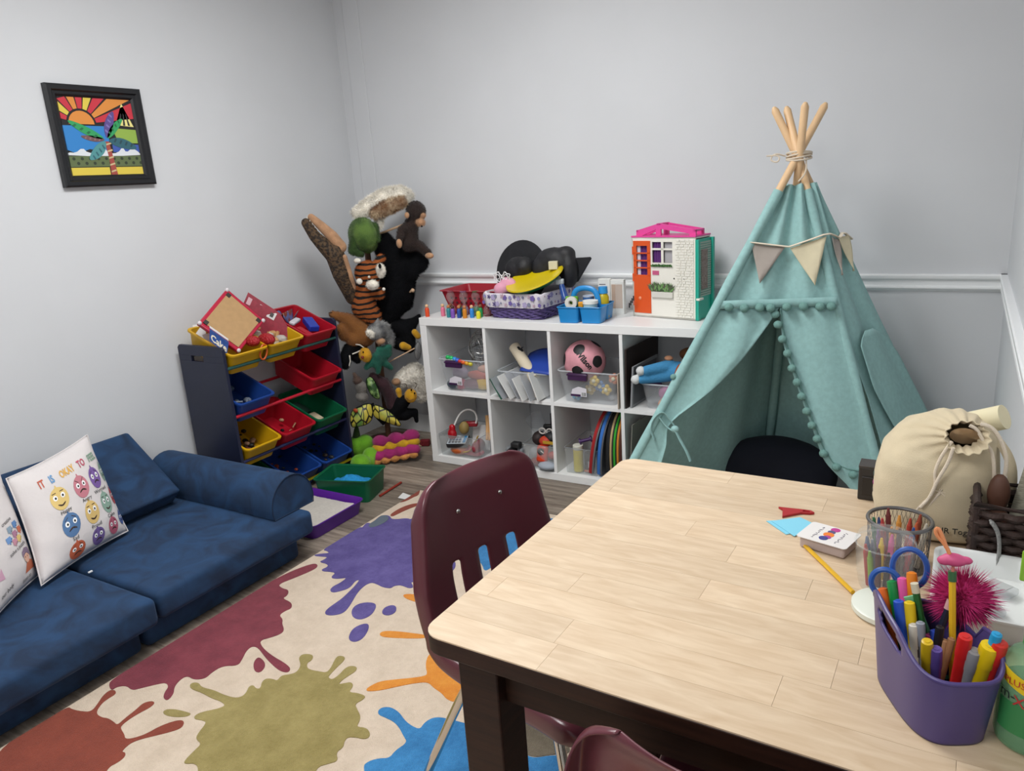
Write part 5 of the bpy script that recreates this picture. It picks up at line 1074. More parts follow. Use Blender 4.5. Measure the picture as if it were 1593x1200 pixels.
for cx, s_ in ((-1.918, -1), (-1.872, 1)):
    P = []
    for i in range(10): a = R(90+36*i+s_*12); q = .030 if i % 2 == 0 else .017; P.append((cx+q*math.cos(a), 3.075, .966+q*math.sin(a)*.95))
    b.tube(chaikin(P, 1), .0026, 6, closed=True); b.tube([(cx+.012*math.cos(2*PI*i/14), 3.074, .966+.011*math.sin(2*PI*i/14)) for i in range(14)], .002, 6, closed=True)
b.build('frame', plas('e2e2e4', .4), gl, world=True)
sp = thing('spray_bottle', 'small clear blue spray bottle with a white nozzle in the basket', 'bottle', (-1.60, 3.13, .84))
MB().cyl((-1.572, 3.10, .86), (-1.600, 3.12, .925), .018, .013, n=16).build('bottle_body', mat('spray_blue', '3a62b0', .15, clear=.55), sp, world=True)
MB().box((-1.607, 3.118, .940), (.040, .024, .026), rz=.2).build('nozzle', plas('b9c2c6', .4), sp, world=True, bevel=.006)
simple('cream_box', 'tiny cream cardboard box resting on the crumpled black hat', 'box', MB().box((-1.652, 3.15, 1.012), (.042, .03, .038), rz=.3), mat('cream_card', 'cfc8ac', .8), bevel=.002)
# blue caddy
bc = thing('craft_caddy', 'bright blue four-compartment craft caddy with arch handle on the shelf', 'caddy', (-1.458, 3.075, ST), R(4))
mcad = mat('caddy_blue', '1f86c9', .35)
for sx in (-1, 1):
    for sy in (-1, 1):
        l, w, h = .104, .09, .070
        r0, r1, r2, r3 = rr_ring(l*.86, w*.86, .001, .012, 4), rr_ring(l, w, h, .014, 4), rr_ring(l-.005, w-.005, h, .012, 4), rr_ring(l*.86-.005, w*.86-.005, .004, .011, 4)
        n = len(r0); b = MB(); b.add(r0+r1+r2+r3, [(k*n+i, k*n+(i+1) % n, (k+1)*n+(i+1) % n, (k+1)*n+i) for k in range(3) for i in range(n)]+[tuple(range(n-1, -1, -1)), tuple(range(3*n, 4*n))], Mx.Translation((sx*.0535, sy*.046, 0))); b.build('compartment', mcad, bc)
b = MB()
for sx in (-1, 1):
    for sy in (-1, 1): b.tube([(sx*.0535+p[0], sy*.046+p[1], .071) for p in rr_ring(.106, .092, 0, .014, 4)], .0028, 6, closed=True)
b.build('rim', mcad, bc)
b = MB(); b.tube(chaikin([(-.062, 0, .05), (-.062, 0, .10), (-.045, 0, .138), (0, 0, .148), (.045, 0, .138), (.062, 0, .10), (.062, 0, .05)], 2, closed=False), .0125, 10, flat=(.7, 1)); b.build('handle', mcad, bc)
def at_c(x, y, z): return (-1.458+x, 3.075+y, ST+z)
t = thing('tape_roll', 'round white roll standing at the front left of the blue caddy', 'tape', at_c(-.055, -.05, .03)); T_ = rot(R(90), 0, R(8), at_c(-.050, -.046, .085))
b = MB(); b.lathe([(.012, -.008), (.028, -.008), (.028, .008), (.012, .008)], 24, M=T_, closed=True); b.build('tape', plas('dfdcd2', .5), t, world=True); b = MB(); b.lathe([(.008, -.006), (.013, -.006), (.013, .006), (.008, .006)], 20, M=T_, closed=True); b.build('core', plas('b9b4a6', .6), t, world=True)
simple('sponge', 'lime green sponge block behind the white roll in the blue caddy', 'sponge', MB().box(at_c(-.058, -.020, .080), (.06, .016, .06), rz=.1), mat('sponge_green', '6aa82a', .95, bump=.5, bscale=300), bevel=.004)
t = thing('glue_pot', 'white tub with a pale blue label in the blue caddy', 'tub', at_c(.045, -.046, .02)); MB().cyl(at_c(.045, -.046, .02), at_c(.045, -.046, .088), .030, .032, n=24).build('pot', plas('a9ccd6', .4), t, world=True); MB().cyl(at_c(.045, -.046, .084), at_c(.045, -.046, .098), .0345, n=24).build('lid', plas('e6e8e4', .4), t, world=True)
simple('orange_block', 'small orange block beside the white tub in the blue caddy', 'block', MB().box(at_c(.004, -.06, .080), (.022, .022, .026), rz=.5), plas('d8951f', .5), bevel=.004)
t = thing('paint_bottle', 'yellow paint bottle with a blue cap at the back of the blue caddy', 'bottle', at_c(.075, .03, .004)); b = MB(); b.lathe([(.024, 0), (.026, .004), (.026, .095), (.018, .112), (.013, .116)], 20, c=at_c(.072, .035, .006)); b.build('bottle_body', plas('b8a40f', .35), t, world=True); MB().cyl(at_c(.072, .035, .118), at_c(.072, .035, .148), .022, .020, n=18).build('cap', plas('2a8fd0', .35), t, world=True)
t = thing('glass_cup', 'small blue and white cup under the arch of the blue caddy', 'cup', at_c(-.01, .045, .01)); MB().cyl(at_c(-.005, .045, .01), at_c(-.005, .045, .10), .022, .027, n=18).build('cup_body', mat('cup_blue', '4a78b8', .2), t, world=True); b = MB(); b.lathe([(.020, .10), (.028, .10), (.028, .104), (.020, .104)], 18, c=at_c(-.005, .045, 0), closed=True); b.build('cup_rim', plas('dfe6ee'), t, world=True)
for i, (x, y, w, h, lab) in enumerate(((-1.432, 3.24, .058, .165, 'slim white carton standing behind the blue caddy, left one'), (-1.372, 3.25, .066, .160, 'wider white carton standing behind the blue caddy, right one'))):
    t = thing('carton', lab, 'carton', (x, y, ST), .05, group='white cartons behind the blue caddy'); MB().box((0, 0, h/2), (w, .03, h)).build('carton_body', plas('e0e0dc', .6), t, bevel=.001)
    b = MB()
    for k in range(5): b.box((-.008+.003*(k % 2), -.0155, h*.85-.012*k), (w*.55, .0008, .003))
    b.build('printed_lines', mat('ink', '4a3f52', .7), t)
    if i: MB().box((0, -.0157, h*.52), (w*.8, .0008, h*.7)).build('printed_panel', mat('panel_tan', 'b9a08e', .7), t)
cp = thing('clear_visor', 'curved clear plastic sheet with dark print beside the toy house', 'clear sheet', (-1.30, 3.18, ST))
b = MB(); b.grid(lambda u, v: (-1.335+.075*math.sin(u*1.5)*(.6+.4*math.sin(PI*v*.8+.5)), 3.13+.10*u, ST+.16*v), 12, 12); b.build('sheet', 'clear_plastic', cp, world=True, solid=.001)
b = MB()
for k in range(4): b.box((-1.283+.007*k, 3.165, ST+.055+.011*k), (.006, .001, .022))
b.build('printed_lines', mat('ink_black', '15151a', .7), cp, world=True)
# toy house
dh = thing('toy_house', 'white toy house with orange door, pink roof and turquoise side', 'toy house', (-1.1115, 3.232, ST), R(-12))
mw = mat('house_white', 'e9e6dc', .4); HW, HD, HH = .318, .125, .355
# front wall with real openings (door windows, big window)
xs = [-HW/2, -.148, -.060, -.054, -.008, .002, .047, HW/2]
b = MB(); y0h, y1h = -HD/2, -HD/2+.006
def fw(x0, x1, z0, z1): b.bb((x0, y0h, z0), (x1, y1h, z1))
fw(-HW/2, -.150, 0.001, HH); fw(-.150, -.062, .340, HH); fw(-.150, -.062, .001, .018); fw(-.062, -.054, .001, HH); fw(-.054, .047, .001, .245); fw(-.054, .047, .335, HH); fw(.047, HW/2, .001, HH)
fw(-.0085, .0025, .245, .335); fw(-.054, .047, .300, .308)
b.bb((-HW/2, HD/2-.006, .001), (HW/2, HD/2, HH)); b.bb((-HW/2, -HD/2, .001), (-HW/2+.006, HD/2, HH)); b.bb((-HW/2, -HD/2, .001), (HW/2, HD/2, .008)); b.bb((-HW/2, -HD/2, HH-.006), (HW/2, HD/2, HH))
b.build('house_shell', mw, dh)
b = MB()
for z0, z1 in ((.018, .190), (.218, .224), (.250, .256), (.283, .289), (.318, .340)): b.bb((-.150, y0h-.004, z0), (-.062, y0h+.003, z1))
for x0, x1 in ((-.150, -.134), (-.078, -.062)): b.bb((x0, y0h-.004, .185), (x1, y0h+.003, .32))
dr = b.build('door', mat('house_orange', 'd9531a', .4), dh, bevel=.001)
for z in (.05, .16, .28): MB().bb((-.156, y0h-.004, z), (-.149, y0h+.003, z+.035)).build('hinge', mat('house_orange', 'd9531a', .4), dr)
MB().lathe([(0, 0), (.008, .001), (.005, .004), (0, .005)], 12, M=rot(R(90), 0, 0, (-.118, y0h-.004, .085))).build('knob', plas('e58a62'), dr)
mp_ = mat('curtain_purple', '5a2a72', .8); 
b = MB(); b.grid(lambda u, v: (-.130+.056*u, y0h+.010+.003*math.sin(22*u), .188+.130*v), 16, 2); b.grid(lambda u, v: (-.052+.042*u, y0h+.010+.003*math.sin(22*u), .245+.09*v), 16, 2); b.build('curtain', mp_, dh)
b = MB(); b.bb((-.150, y0h-.006, .185), (-.130, y0h+.008, .318)); 
MB().bb((-.134, y0h+.006, .186), (-.118, y0h+.009, .318)).build('curtain', plas('cfcad6', .7), dh)
MB().bb((.003, y0h+.012, .245), (.047, y0h+.015, .335)).build('window_shade', plas('a9a6aa', .7), dh)
# brick relief on the right of the front
b = MB(); rb_ = random.Random(4)
for j in range(30):
    x = .062+.006*(j % 2); z = .010+.0113*j
    while x < .150:
        w = rb_.uniform(.012, .030); w = min(w, .153-x); b.bb((x, y0h-.0022-.0014*rb_.random(), z), (x+w-.0026, y0h, z+.0086)); x += w
bk_ = b.build('brick_relief', mw, dh, flat=True)
def foliage(name, cx, cz, w, h, n, cols, seed):
    rr = random.Random(seed)
    for ci, col in enumerate(cols):
        b = MB()
        for i in range(n):
            x = cx+rr.uniform(-w/2, w/2); a = rr.uniform(-.9, .9); L_ = h*rr.uniform(.5, 1); s_ = .0022
            p0 = V((x, y0h-.002-.006*rr.random(), cz+rr.uniform(0, h*.3))); p1 = p0+V((L_*math.sin(a), -.003, L_*math.cos(a)))
            d = V((math.cos(a)*s_, 0, -math.sin(a)*s_)); b.add([p0-d, p0+d, p1, p0.lerp(p1, .5)-d*1.6, p0.lerp(p1, .5)+d*1.6], [(0, 1, 4, 3), (3, 4, 2)])
        o = b.build(name, mat('leaf_'+col, col, .7), dh, flat=True); o['kind'] = 'stuff'
foliage('window_plants', -.004, .228, .096, .012, 60, ('4a7a3a', '2f5a2a'), 5); foliage('planter_plants', -.004, .118, .10, .040, 60, ('6f9a5a', '3f5a36', '5a5a4a'), 6)
MB().bb((-.056, y0h-.010, .092), (.052, y0h, .118)).build('planter', plas('d2cfc6', .6), dh, bevel=.002)
MB().bb((-.052, y0h-.003, .192), (-.020, y0h, .210)).build('name_plate', plas('c2587f', .5), dh)
for x in (.055, .103): MB().cyl((x, y0h-.001, .178), (x, y0h+.001, .178), .0035, n=10).build('screw_hole', mat('ink_black', '15151a', .7), dh)
MB().bb((.068, y0h-.002, .338), (.090, y0h, .341)).build('slot', mat('slot_purple', '5a4a7a', .5), dh)
# roof
mpk = mat('house_pink', 'e0489a', .4)
b = MB(); b.bb((-HW/2-.002, -HD/2-.002, HH), (HW/2+.002, HD/2+.002, HH+.006))
T_ = Mx(((1, 0, 0, 0), (0, 0, 1, 0), (0, 1, 0, 0), (0, 0, 0, 1)))
for yy in (-.045, .02):
    b.prism([(-.145, HH+.006), (-.115, HH+.006), (-.045, HH+.032), (-.045, HH+.006), (-.02, HH+.006), (-.02, HH+.034), (.12, HH+.014), (.12, HH+.006), (.15, HH+.006), (.15, HH+.030), (-.03, HH+.058), (-.145, HH+.028)], yy, yy+.01, T_)
b.bb((-.145, -.045, HH+.022), (-.135, .03, HH+.03)); b.bb((.14, -.045, HH+.022), (.15, .03, HH+.03)); b.bb((-.04, -.045, HH+.050), (-.02, .03, HH+.058))
b.build('roof_truss', mpk, dh)
# turquoise side wing
mtq = mat('house_teal', '1fa58e', .4)
b = MB(); b.bb((HW/2+.0005, -HD/2-.004, .001), (HW/2+.006, HD/2+.012, HH-.01)); b.bb((HW/2+.006, -HD/2-.004, .001), (HW/2+.016, -HD/2+.012, HH-.01)); b.bb((HW/2+.006, HD/2-.004, .001), (HW/2+.016, HD/2+.012, HH-.01)); b.build('side_wing', mtq, dh, bevel=.001)
b = MB()
for j in range(24): b.bb((HW/2+.006, -HD/2+.016, .10+.0098*j), (HW/2+.009, HD/2-.008, .10+.0098*j+.007))
b.build('clapboard', plas('9fb0a4', .6), dh)
MB().bb((HW/2+.009, -.03, .13), (HW/2+.0105, .022, .30)).build('shutter', mat('shutter_brown', '7d6a62', .7, col2='a0918a', scale=120), dh)
MB().bb((HW/2+.006, -HD/2-.008, .088), (HW/2+.022, -HD/2+.03, .098)).build('latch', mw, dh, bevel=.002)

# ---------------------------------------------------------------- in the shelf cells
mat('bin_cloudy', 'f2f4f6', .15, clear=.14); mat('acrylic', 'f2f4f4', .06, clear=.13); mat('clasp_purple', '3a1a44', .4); mat('label_white', 'd8d4dc', .6)
def cbin(label, x0, x1, z, h, y0=2.985, dep=.30, clasp=True, m='bin_cloudy', grp='clear storage bins in the cube shelf', taper=.86):
    t = thing('storage_bin', label, 'bin', ((x0+x1)/2, y0+dep/2, z), group=grp)
    tub(t, 'bin_body', m, (x0+x1)/2, y0+dep/2, x1-x0-.016, dep-.012, h, z+.0006, .022, .002, taper, flare=.006)
    b = MB(); b.tube([(p[0]+(x0+x1)/2, p[1]+y0+dep/2, z+h+.002) for p in rr_ring(x1-x0-.010, dep-.006, 0, .022, 4)], .0035, 6, closed=True); b.build('bin_rim', mat('bin_rim', 'dfe4e8', .2, clear=.45), t, world=True)
    if clasp:
        cx = (x0+x1)/2-.045
        MB().bb((cx-.048, y0-.004, z+h-.038), (cx+.048, y0+.012, z+h-.004)).build('clasp', 'clasp_purple', t, world=True, bevel=.003)
        MB().bb((cx-.052, y0-.006, z+h-.016), (cx+.052, y0+.008, z+h-.008)).build('clasp_bar', 'clasp_purple', t, world=True, bevel=.002)
        T_ = Mx(((1, 0, 0, 0), (0, 0, 1, 0), (0, 1, 0, 0), (0, 0, 0, 1)))
        MB().prism([(cx-.038, z+.038), (cx+.042, z+.036), (cx+.042, z+.075), (cx+.0, z+.082), (cx-.03, z+.068)], y0+.004, y0+.006, T_).build('label', 'label_white', t, world=True)
        MB().prism([(cx-.038, z+.036), (cx+.012, z+.036), (cx+.012, z+.046), (cx-.038, z+.046)], y0+.003, y0+.0045, T_).build('label_band', 'clasp_purple', t, world=True)
        MB().prism([(cx+.016, z+.040), (cx+.038, z+.040), (cx+.038, z+.056), (cx+.016, z+.056)], y0+.003, y0+.0045, T_).build('barcode', mat('barcode', 'c9c9c9', .6, col2='4a4a4a', scale=300, stretch=(1, 0.01, 0.01)), t, world=True)
    return t
U, Lo = CZ[1], CZ[0]
def lump(name, label, cat, c, r, col, grp, seed=0, rough=.6):
    r = (r, r, r) if isinstance(r, (int, float)) else r
    b = MB(); b.ell((0, 0, 0), r, 14, 9); b.v = [tuple(V(v)*(1+.10*NZ.noise(V(v)*30+V((seed, 0, 0))))) for v in b.v]
    b.v = [(v[0]+c[0], v[1]+c[1], v[2]+c[2]) for v in b.v]
    return simple(name, label, cat, b, plas(col, rough), grp)
# cell 0 upper
cbin('clear bin with purple clasp and toy food, upper left cell', -2.262, -1.972, U, .165)
for i, (x, z, r_, col, lab) in enumerate(((-2.20, .028, (.03, .02, .02), '3a4652', 'dark grey toy piece at the left in the toy food bin'), (-2.155, .030, (.026, .02, .024), 'c0506a', 'pink round toy food at the front of the clear bin'), (-2.10, .032, (.05, .025, .02), '6a3a4a', 'plum coloured toy food piece in the clear bin'), (-2.03, .034, (.045, .024, .024), 'd0a82a', 'yellow toy corn at the right in the clear bin'), (-2.06, .075, (.06, .022, .02), 'b5584a', 'red sausage shaped toy food in the clear bin'), (-2.02, .11, (.04, .025, .02), 'c99a86', 'peach toy food piece near the rim of the clear bin'), (-2.19, .075, (.04, .025, .03), '8a7a90', 'mauve toy food behind the purple clasp'))):
    lump('toy_food', lab, 'toy food', (x, 3.025+.010*i, U+z), tuple(1.25*k for k in r_), col, 'toy food in the clear bin', i)
t = thing('rainbow_chain', 'rainbow coloured plastic chain draped over the rim of the toy food bin', 'toy', (-2.12, 2.995, U+.16))
for i, col in enumerate(('1fae5a', '28b86a', '2a8fd0', '3a60d0', 'c0302a', 'd8602a', 'd89a2a', 'c9c03a')):
    MB().ell((-2.195+.019*i, 2.992+.004*math.sin(i), U+.178-.004*i), (.013, .012, .011), 10, 6).build('bead', plas(col, .4), t, world=True)
t = thing('wire_ball', 'tangled wire ball toy at the back of the upper left cell', 'wire toy', (-2.02, 3.15, U+.19)); b = MB(); rw = random.Random(2)
for i in range(26):
    a, c_ = rw.random()*PI, rw.random()*PI; b.tube([V((.07*math.cos(q), .06*math.sin(q)*math.cos(a), .10*math.sin(q)*math.sin(a)+.0)) @ Mx.Rotation(c_, 3, 'Z')+V((-2.055, 3.10, U+.205)) for q in [2*PI*k/16 for k in range(16)]], .0011, 4, closed=True)
b.build('wires', 'steel', t, world=True)
# cell 1 upper
cbin('clear open bin stuffed with leaning papers and folders, second upper cell', -1.915, -1.612, U, .125, clasp=False)
mat('paper_white', 'd8d8d6', .8); mat('paper_cream', 'cfc3ab', .8); mat('folder_clear', 'c9ccd2', .3, clear=.5); mat('folder_green', '1f5a46', .5); mat('folder_blue', '1f3f9a', .45)
def sheet(name, label, cat, c, d, rx, ry, rz, m, grp='papers in the clear open bin'): return simple(name, label, cat, MB().box((0, 0, d[2]/2), d, rot(R(rx), R(ry), R(rz), c)), m, grp)
for i in range(6): sheet('paper_wad', ('leftmost white paper in the open bin', 'second white paper from the left in the open bin', 'third white paper from the left in the open bin', 'fourth white paper leaning right in the open bin', 'fifth white paper leaning right in the open bin', 'white paper at the right wall of the open bin')[i], 'paper', (-1.84+.036*i, 3.02+.01*(i % 3), U+.008), (.004+.002*(i % 2), .20, .118+.010*(i % 3)), 0, -34+3*i, 0, 'paper_white' if i % 2 else 'folder_clear')
sheet('green_folder', 'green folder at the left inside the open bin', 'folder', (-1.85, 3.03, U+.006), (.006, .22, .115), 0, -30, 0, 'folder_green')
simple('paper_tube', 'thick rolled cream paper lying across the open bin', 'paper roll', MB().cyl((-1.70, 2.995, U+.10), (-1.865, 3.10, U+.225), .028, n=20), 'paper_cream', ang=30)
simple('paper_tube', 'thin rolled paper sticking out at the front of the open bin', 'paper roll', MB().cyl((-1.69, 2.995, U+.012), (-1.775, 3.06, U+.150), .016, n=16), 'paper_cream', ang=30)
b = MB(); b.grid(lambda u, v: (-1.775+.165*u-.03*v, 2.985+.16*v, U+.140+.03*math.sin(2.6*u)*v+.045*v-.012*u*(1-v)), 10, 10); simple('blue_folder', 'bright blue fabric folder on top of the papers in the open bin', 'folder', b, 'folder_blue', solid=.006)
simple('binder_clip', 'black binder clip at the top of the rolled papers', 'clip', MB().prism([(-.014, 0), (.014, 0), (.008, .012), (.016, .022), (.010, .022), (0, .012), (-.010, .022), (-.016, .022), (-.008, .012)], -.006, .006, rot(R(90), 0, 0, (-1.815, 3.07, U+.212))), plas('151518'))
# cell 2 upper: ball
cbin('clear bin with purple clasp under the pink soccer ball', -1.585, -1.272, U, .150)
for i, (x, z, col, lab) in enumerate(((-1.41, .105, 'd8b83a', 'yellow flower toy high in the bin under the ball'), (-1.36, .06, 'cfae3a', 'yellow flower toy low at the right in the bin'), (-1.45, .05, 'c9a83a', 'yellow flower toy at the centre of the bin'), (-1.50, .03, '5fa0c0', 'light blue toy at the bottom left of the bin'), (-1.39, .075, '4a7ab0', 'blue toy ring behind the yellow flowers'), (-1.33, .11, 'c07a5a', 'coral toy at the right rim of the bin'))):
    t = thing('flower_toy', lab, 'toy', (x, 3.03+.02*(i % 3), U+z), group='small toys in the bin under the ball'); b = MB()
    for k in range(5): b.ell((.016*math.cos(2*PI*k/5), 0, .016*math.sin(2*PI*k/5)), (.012, .008, .012), 10, 6)
    b.build('petals', plas(col, .5), t); MB().ell((0, -.005, 0), (.010, .008, .010), 10, 6).build('centre', plas('e2dcb8', .5), t)
bl = thing('soccer_ball', 'pink soccer ball with black pentagons resting in the clear bin', 'ball', (-1.475, 3.075, U+.185))
RB_ = .098; MB().ell((0, 0, 0), RB_, 36, 22).build('ball_skin', mat('ball_pink', 'd2929c', .6, var=.12, scale=14), bl)
ph = (1+5**.5)/2; ico = [V(q).normalized() for q in [(0, 1, ph), (0, -1, ph), (0, 1, -ph), (0, -1, -ph), (1, ph, 0), (-1, ph, 0), (1, -ph, 0), (-1, -ph, 0), (ph, 0, 1), (-ph, 0, 1), (ph, 0, -1), (-ph, 0, -1)]]
MR = V((1, 1, 1)).normalized().rotation_difference((V((0, 0, 1.4))-V((-1.475, 3.075, U+.185))).normalized()).to_matrix()
for q in ico:
    q = MR @ q; x = q.orthogonal().normalized(); y = q.cross(x); b = MB(); vs = [q*RB_*1.012]
    for rr in (.5, 1): vs += [((q+(x*math.cos(2*PI*k/15)+y*math.sin(2*PI*k/15))*.30*rr*(1-.09*(1-abs(math.cos(2.5*2*PI*k/15))))).normalized())*RB_*1.012 for k in range(15)]
    b.add(vs, [(0, 1+k, 1+(k+1) % 15) for k in range(15)]+[(1+k, 16+k, 16+(k+1) % 15, 1+(k+1) % 15) for k in range(15)]); b.build('pentagon', mat('ball_black', '141416', .5), bl, flat=True)
cdir = (V((0, 0, 1.4))-V((-1.475, 3.075, U+.185))).normalized(); rt = cdir.cross(V((0, 0, 1))).normalized()*-1; up = cdir.cross(rt)*-1
rt = V((-cdir.y, cdir.x, 0)).normalized(); up = cdir.cross(rt)
c30 = math.cos(R(-52)); s30 = math.sin(R(-52))
b = text_mesh('Wilson', .034, fn=lambda x, y: tuple((cdir*.9+rt*((x*c30-y*s30)/.098-.02)+up*((x*s30+y*c30)/.098+.02)).normalized()*RB_*1.016), bold=.0012); b.build('lettering', mat('ball_black', '141416', .5), bl, flat=True)
# cell 3 upper: boards and doll bin
mat('board_brown', '2a1d19', .6); mat('frame_grey', '8d8f92', .5)
simple('hardboard', 'tall dark brown board leaning in the right cell', 'board', MB().box((0, 0, .135), (.006, .34, .27), rot(0, R(1.5), R(-4), (-1.228, 3.155, U+.001))), 'board_brown')
simple('cardboard_sheet', 'pale cardboard sheet sticking out beside the pink ball bin', 'board', MB().box((0, 0, .08), (.004, .20, .16), rot(0, 0, R(-3), (-1.262, 3.065, U+.001))), mat('card_pale', 'b9a898', .8))
t = thing('framed_board', 'grey framed board standing against the dark brown board', 'frame', (-1.207, 3.13, U)); T_ = rot(0, R(4), R(-4), (-1.212, 3.13, U+.001))
MB().box((0, 0, .095), (.008, .26, .19), T_).build('frame', 'frame_grey', t, world=True); MB().box((.0045, 0, .095), (.001, .235, .165), T_).build('panel', mat('panel_grey', '5a5c60', .5), t, world=True)
cbin('clear bin of soft dolls in the right upper cell', -1.180, -.935, U, .115, clasp=False, y0=2.995)
mb = mat('plush_blue', '3f86b4', .95, bump=.3, bscale=120); mo = mat('plush_orange', 'a04a1c', .95, bump=.3, bscale=120)
pd = thing('soft_doll', 'blue soft doll with white feet lying feet-first over the doll bin', 'doll', (-1.08, 3.05, U+.13))
b = blob([((-1.145, 2.995, U+.180), (-1.06, 3.06, U+.190), .022, .030), ((-1.165, 2.99, U+.140), (-1.07, 3.05, U+.150), .020, .030), ((-1.03, 3.07, U+.165), (.05, .05, .045))]); b.build('doll_body', mb, pd, world=True, remesh=.006)
b = blob([((-1.165, 2.985, U+.180), (.022, .02, .021)), ((-1.188, 2.98, U+.140), (.022, .02, .021))]); b.build('feet', mat('plush_white', 'd0d2d2', .95), pd, world=True, remesh=.005)
b = blob([((-1.065, 3.06, U+.225), (.02, .016, .012))]); b.build('hand', mat('skin_toy', 'c08a6a', .8), pd, world=True, remesh=.004)
po = thing('soft_toy', 'orange and brown soft toy lying on top of the doll bin', 'soft toy', (-.99, 3.05, U+.13)); b = blob([((-.985, 3.05, U+.155), (.055, .05, .06)), ((-.96, 3.12, U+.19), (.06, .06, .05))]); b.build('toy_body', mo, po, world=True, remesh=.007)
b = blob([((-.995, 3.16, U+.225), (.055, .05, .03))]); b.build('toy_head', mat('plush_brown', '6a4426', .95), po, world=True, remesh=.007)
lump('soft_doll', 'small pink haired doll seen inside the doll bin', 'doll', (-1.07, 3.05, U+.07), (.04, .03, .035), 'b5709a', None, 3, .9); lump('soft_doll', 'small peach faced doll at the bottom of the doll bin', 'doll', (-1.075, 3.03, U+.028), (.03, .025, .024), 'c99a80', None, 5, .9)
lump('soft_toy', 'purple and red bundle at the rim of the doll bin', 'soft toy', (-1.13, 3.04, U+.110), (.04, .03, .018), '4a2a50', None, 7, .9)
# cell 0 lower
def abox(label, x0, x1, h, y0=2.982, dep=.26):
    t = thing('acrylic_box', label, 'box', ((x0+x1)/2, y0+dep/2, Lo), group='open acrylic boxes in the lower cells'); tub(t, 'box_body', 'acrylic', (x0+x1)/2, y0+dep/2, x1-x0, dep, h, Lo+.0006, .006, .002, .95)
    b = MB(); b.tube([(p[0]+(x0+x1)/2, p[1]+y0+dep/2, Lo+h) for p in rr_ring(x1-x0, dep, 0, .006, 3)], .0015, 5, closed=True); b.build('polished_edge', mat('edge_grey', '8d9296', .2), t, world=True)
abox('open acrylic box of toy phones and tools, lower left cell', -2.296, -2.05, .115)
rp = thing('toy_telephone', 'red toy handset with a white looped cord in the lower left cell', 'toy phone', (-2.215, 3.05, Lo+.07))
b = blob([((-2.225, 3.01, Lo+.115), (.026, .022, .034)), ((-2.222, 3.01, Lo+.150), (.018, .016, .02))]); b.build('handset', plas('a8101e', .25), rp, world=True, remesh=.004)
b = MB(); b.tube(chaikin([(-2.215, 3.02, Lo+.16), (-2.19, 3.04, Lo+.22), (-2.155, 3.06, Lo+.245), (-2.115, 3.07, Lo+.235), (-2.10, 3.07, Lo+.20), (-2.105, 3.06, Lo+.17)], 2, closed=False), .005, 8); b.build('cord', plas('d2d0ce', .4), rp, world=True)
b = MB(); b.box((-2.135, 3.06, Lo+.165), (.07, .03, .026), rz=.4); b.build('receiver', plas('8a1020', .3), rp, world=True, bevel=.006)
cr = thing('toy_cash_register', 'dark grey toy calculator with pale keys in the lower left cell', 'toy', (-2.19, 3.0, Lo+.06)); T_ = rot(R(24), R(-4), R(12), (-2.19, 3.01, Lo+.078))
MB().box((0, 0, 0), (.115, .07, .026), T_).build('case', plas('25262a', .4), cr, world=True, bevel=.004); MB().box((0, .0, .0135), (.105, .062, .002), T_).build('key_panel', plas('b9c2c8', .4), cr, world=True)
for i in range(4):
    for j in range(3): MB().box((-.038+.018*i, -.02+.018*j, .0155), (.013, .012, .004), T_).build('key', plas(('5a5c60', '3a4a6a', '8a8f94')[j], .4), cr, world=True)
MB().box((.042, .0, .0155), (.014, .05, .003), T_).build('screen', plas('3a8ac0', .2), cr, world=True)
for i, (x, z, r_, col, lab) in enumerate(((-2.19, .03, (.05, .04, .022), 'b5561f', 'orange toy piece under the toy calculator'), (-2.12, .025, (.06, .03, .018), 'a84a5a', 'rose toy piece at the bottom of the left acrylic box'), (-2.16, .15, (.022, .02, .028), '8a7440', 'olive gold toy figure behind the red handset'), (-2.08, .06, (.02, .04, .03), '8a2a3a', 'dark red toy at the right of the left acrylic box'))): lump('small_toy', lab, 'toy', (x, 3.03, Lo+z), tuple(1.25*k for k in r_), col, 'toys in the lower left acrylic box', i+20)
simple('yellow_strap', 'yellow curved strip beside the toy calculator', 'toy', MB().tube(chaikin([(-2.15, 2.995, Lo+.03), (-2.11, 2.995, Lo+.04), (-2.085, 3.0, Lo+.075), (-2.07, 3.02, Lo+.12)], 2, closed=False), .009, 8, flat=(1, .3)), plas('c9a83a', .5))
sheet('white_card', 'white card leaning at the back of the left acrylic box', 'card', (-2.10, 3.08, Lo+.02), (.10, .004, .13), -20, 0, 12, 'paper_white', None)
for i, x in enumerate((-2.045, -2.03)): simple('wooden_spoon', ('left of two wooden sticks leaning in the lower left cell', 'right of two wooden sticks leaning in the lower left cell')[i], 'stick', MB().tube([(x+.02, 3.03, Lo+.10), (x, 3.08, Lo+.17), (x-.012, 3.10, Lo+.205)], [.006, .010, .012], 10), mat('spoon_wood', 'c79a66', .6), 'wooden sticks in the lower left cell')
simple('clear_tub', 'clear slanted plastic tub at the right of the lower left cell', 'tub', MB().box((-2.0, 3.02, Lo+.075), (.085, .07, .12), rot(R(-8), R(6), 0, (0, 0, 0)) if False else None), 'bin_cloudy', bevel=.006)
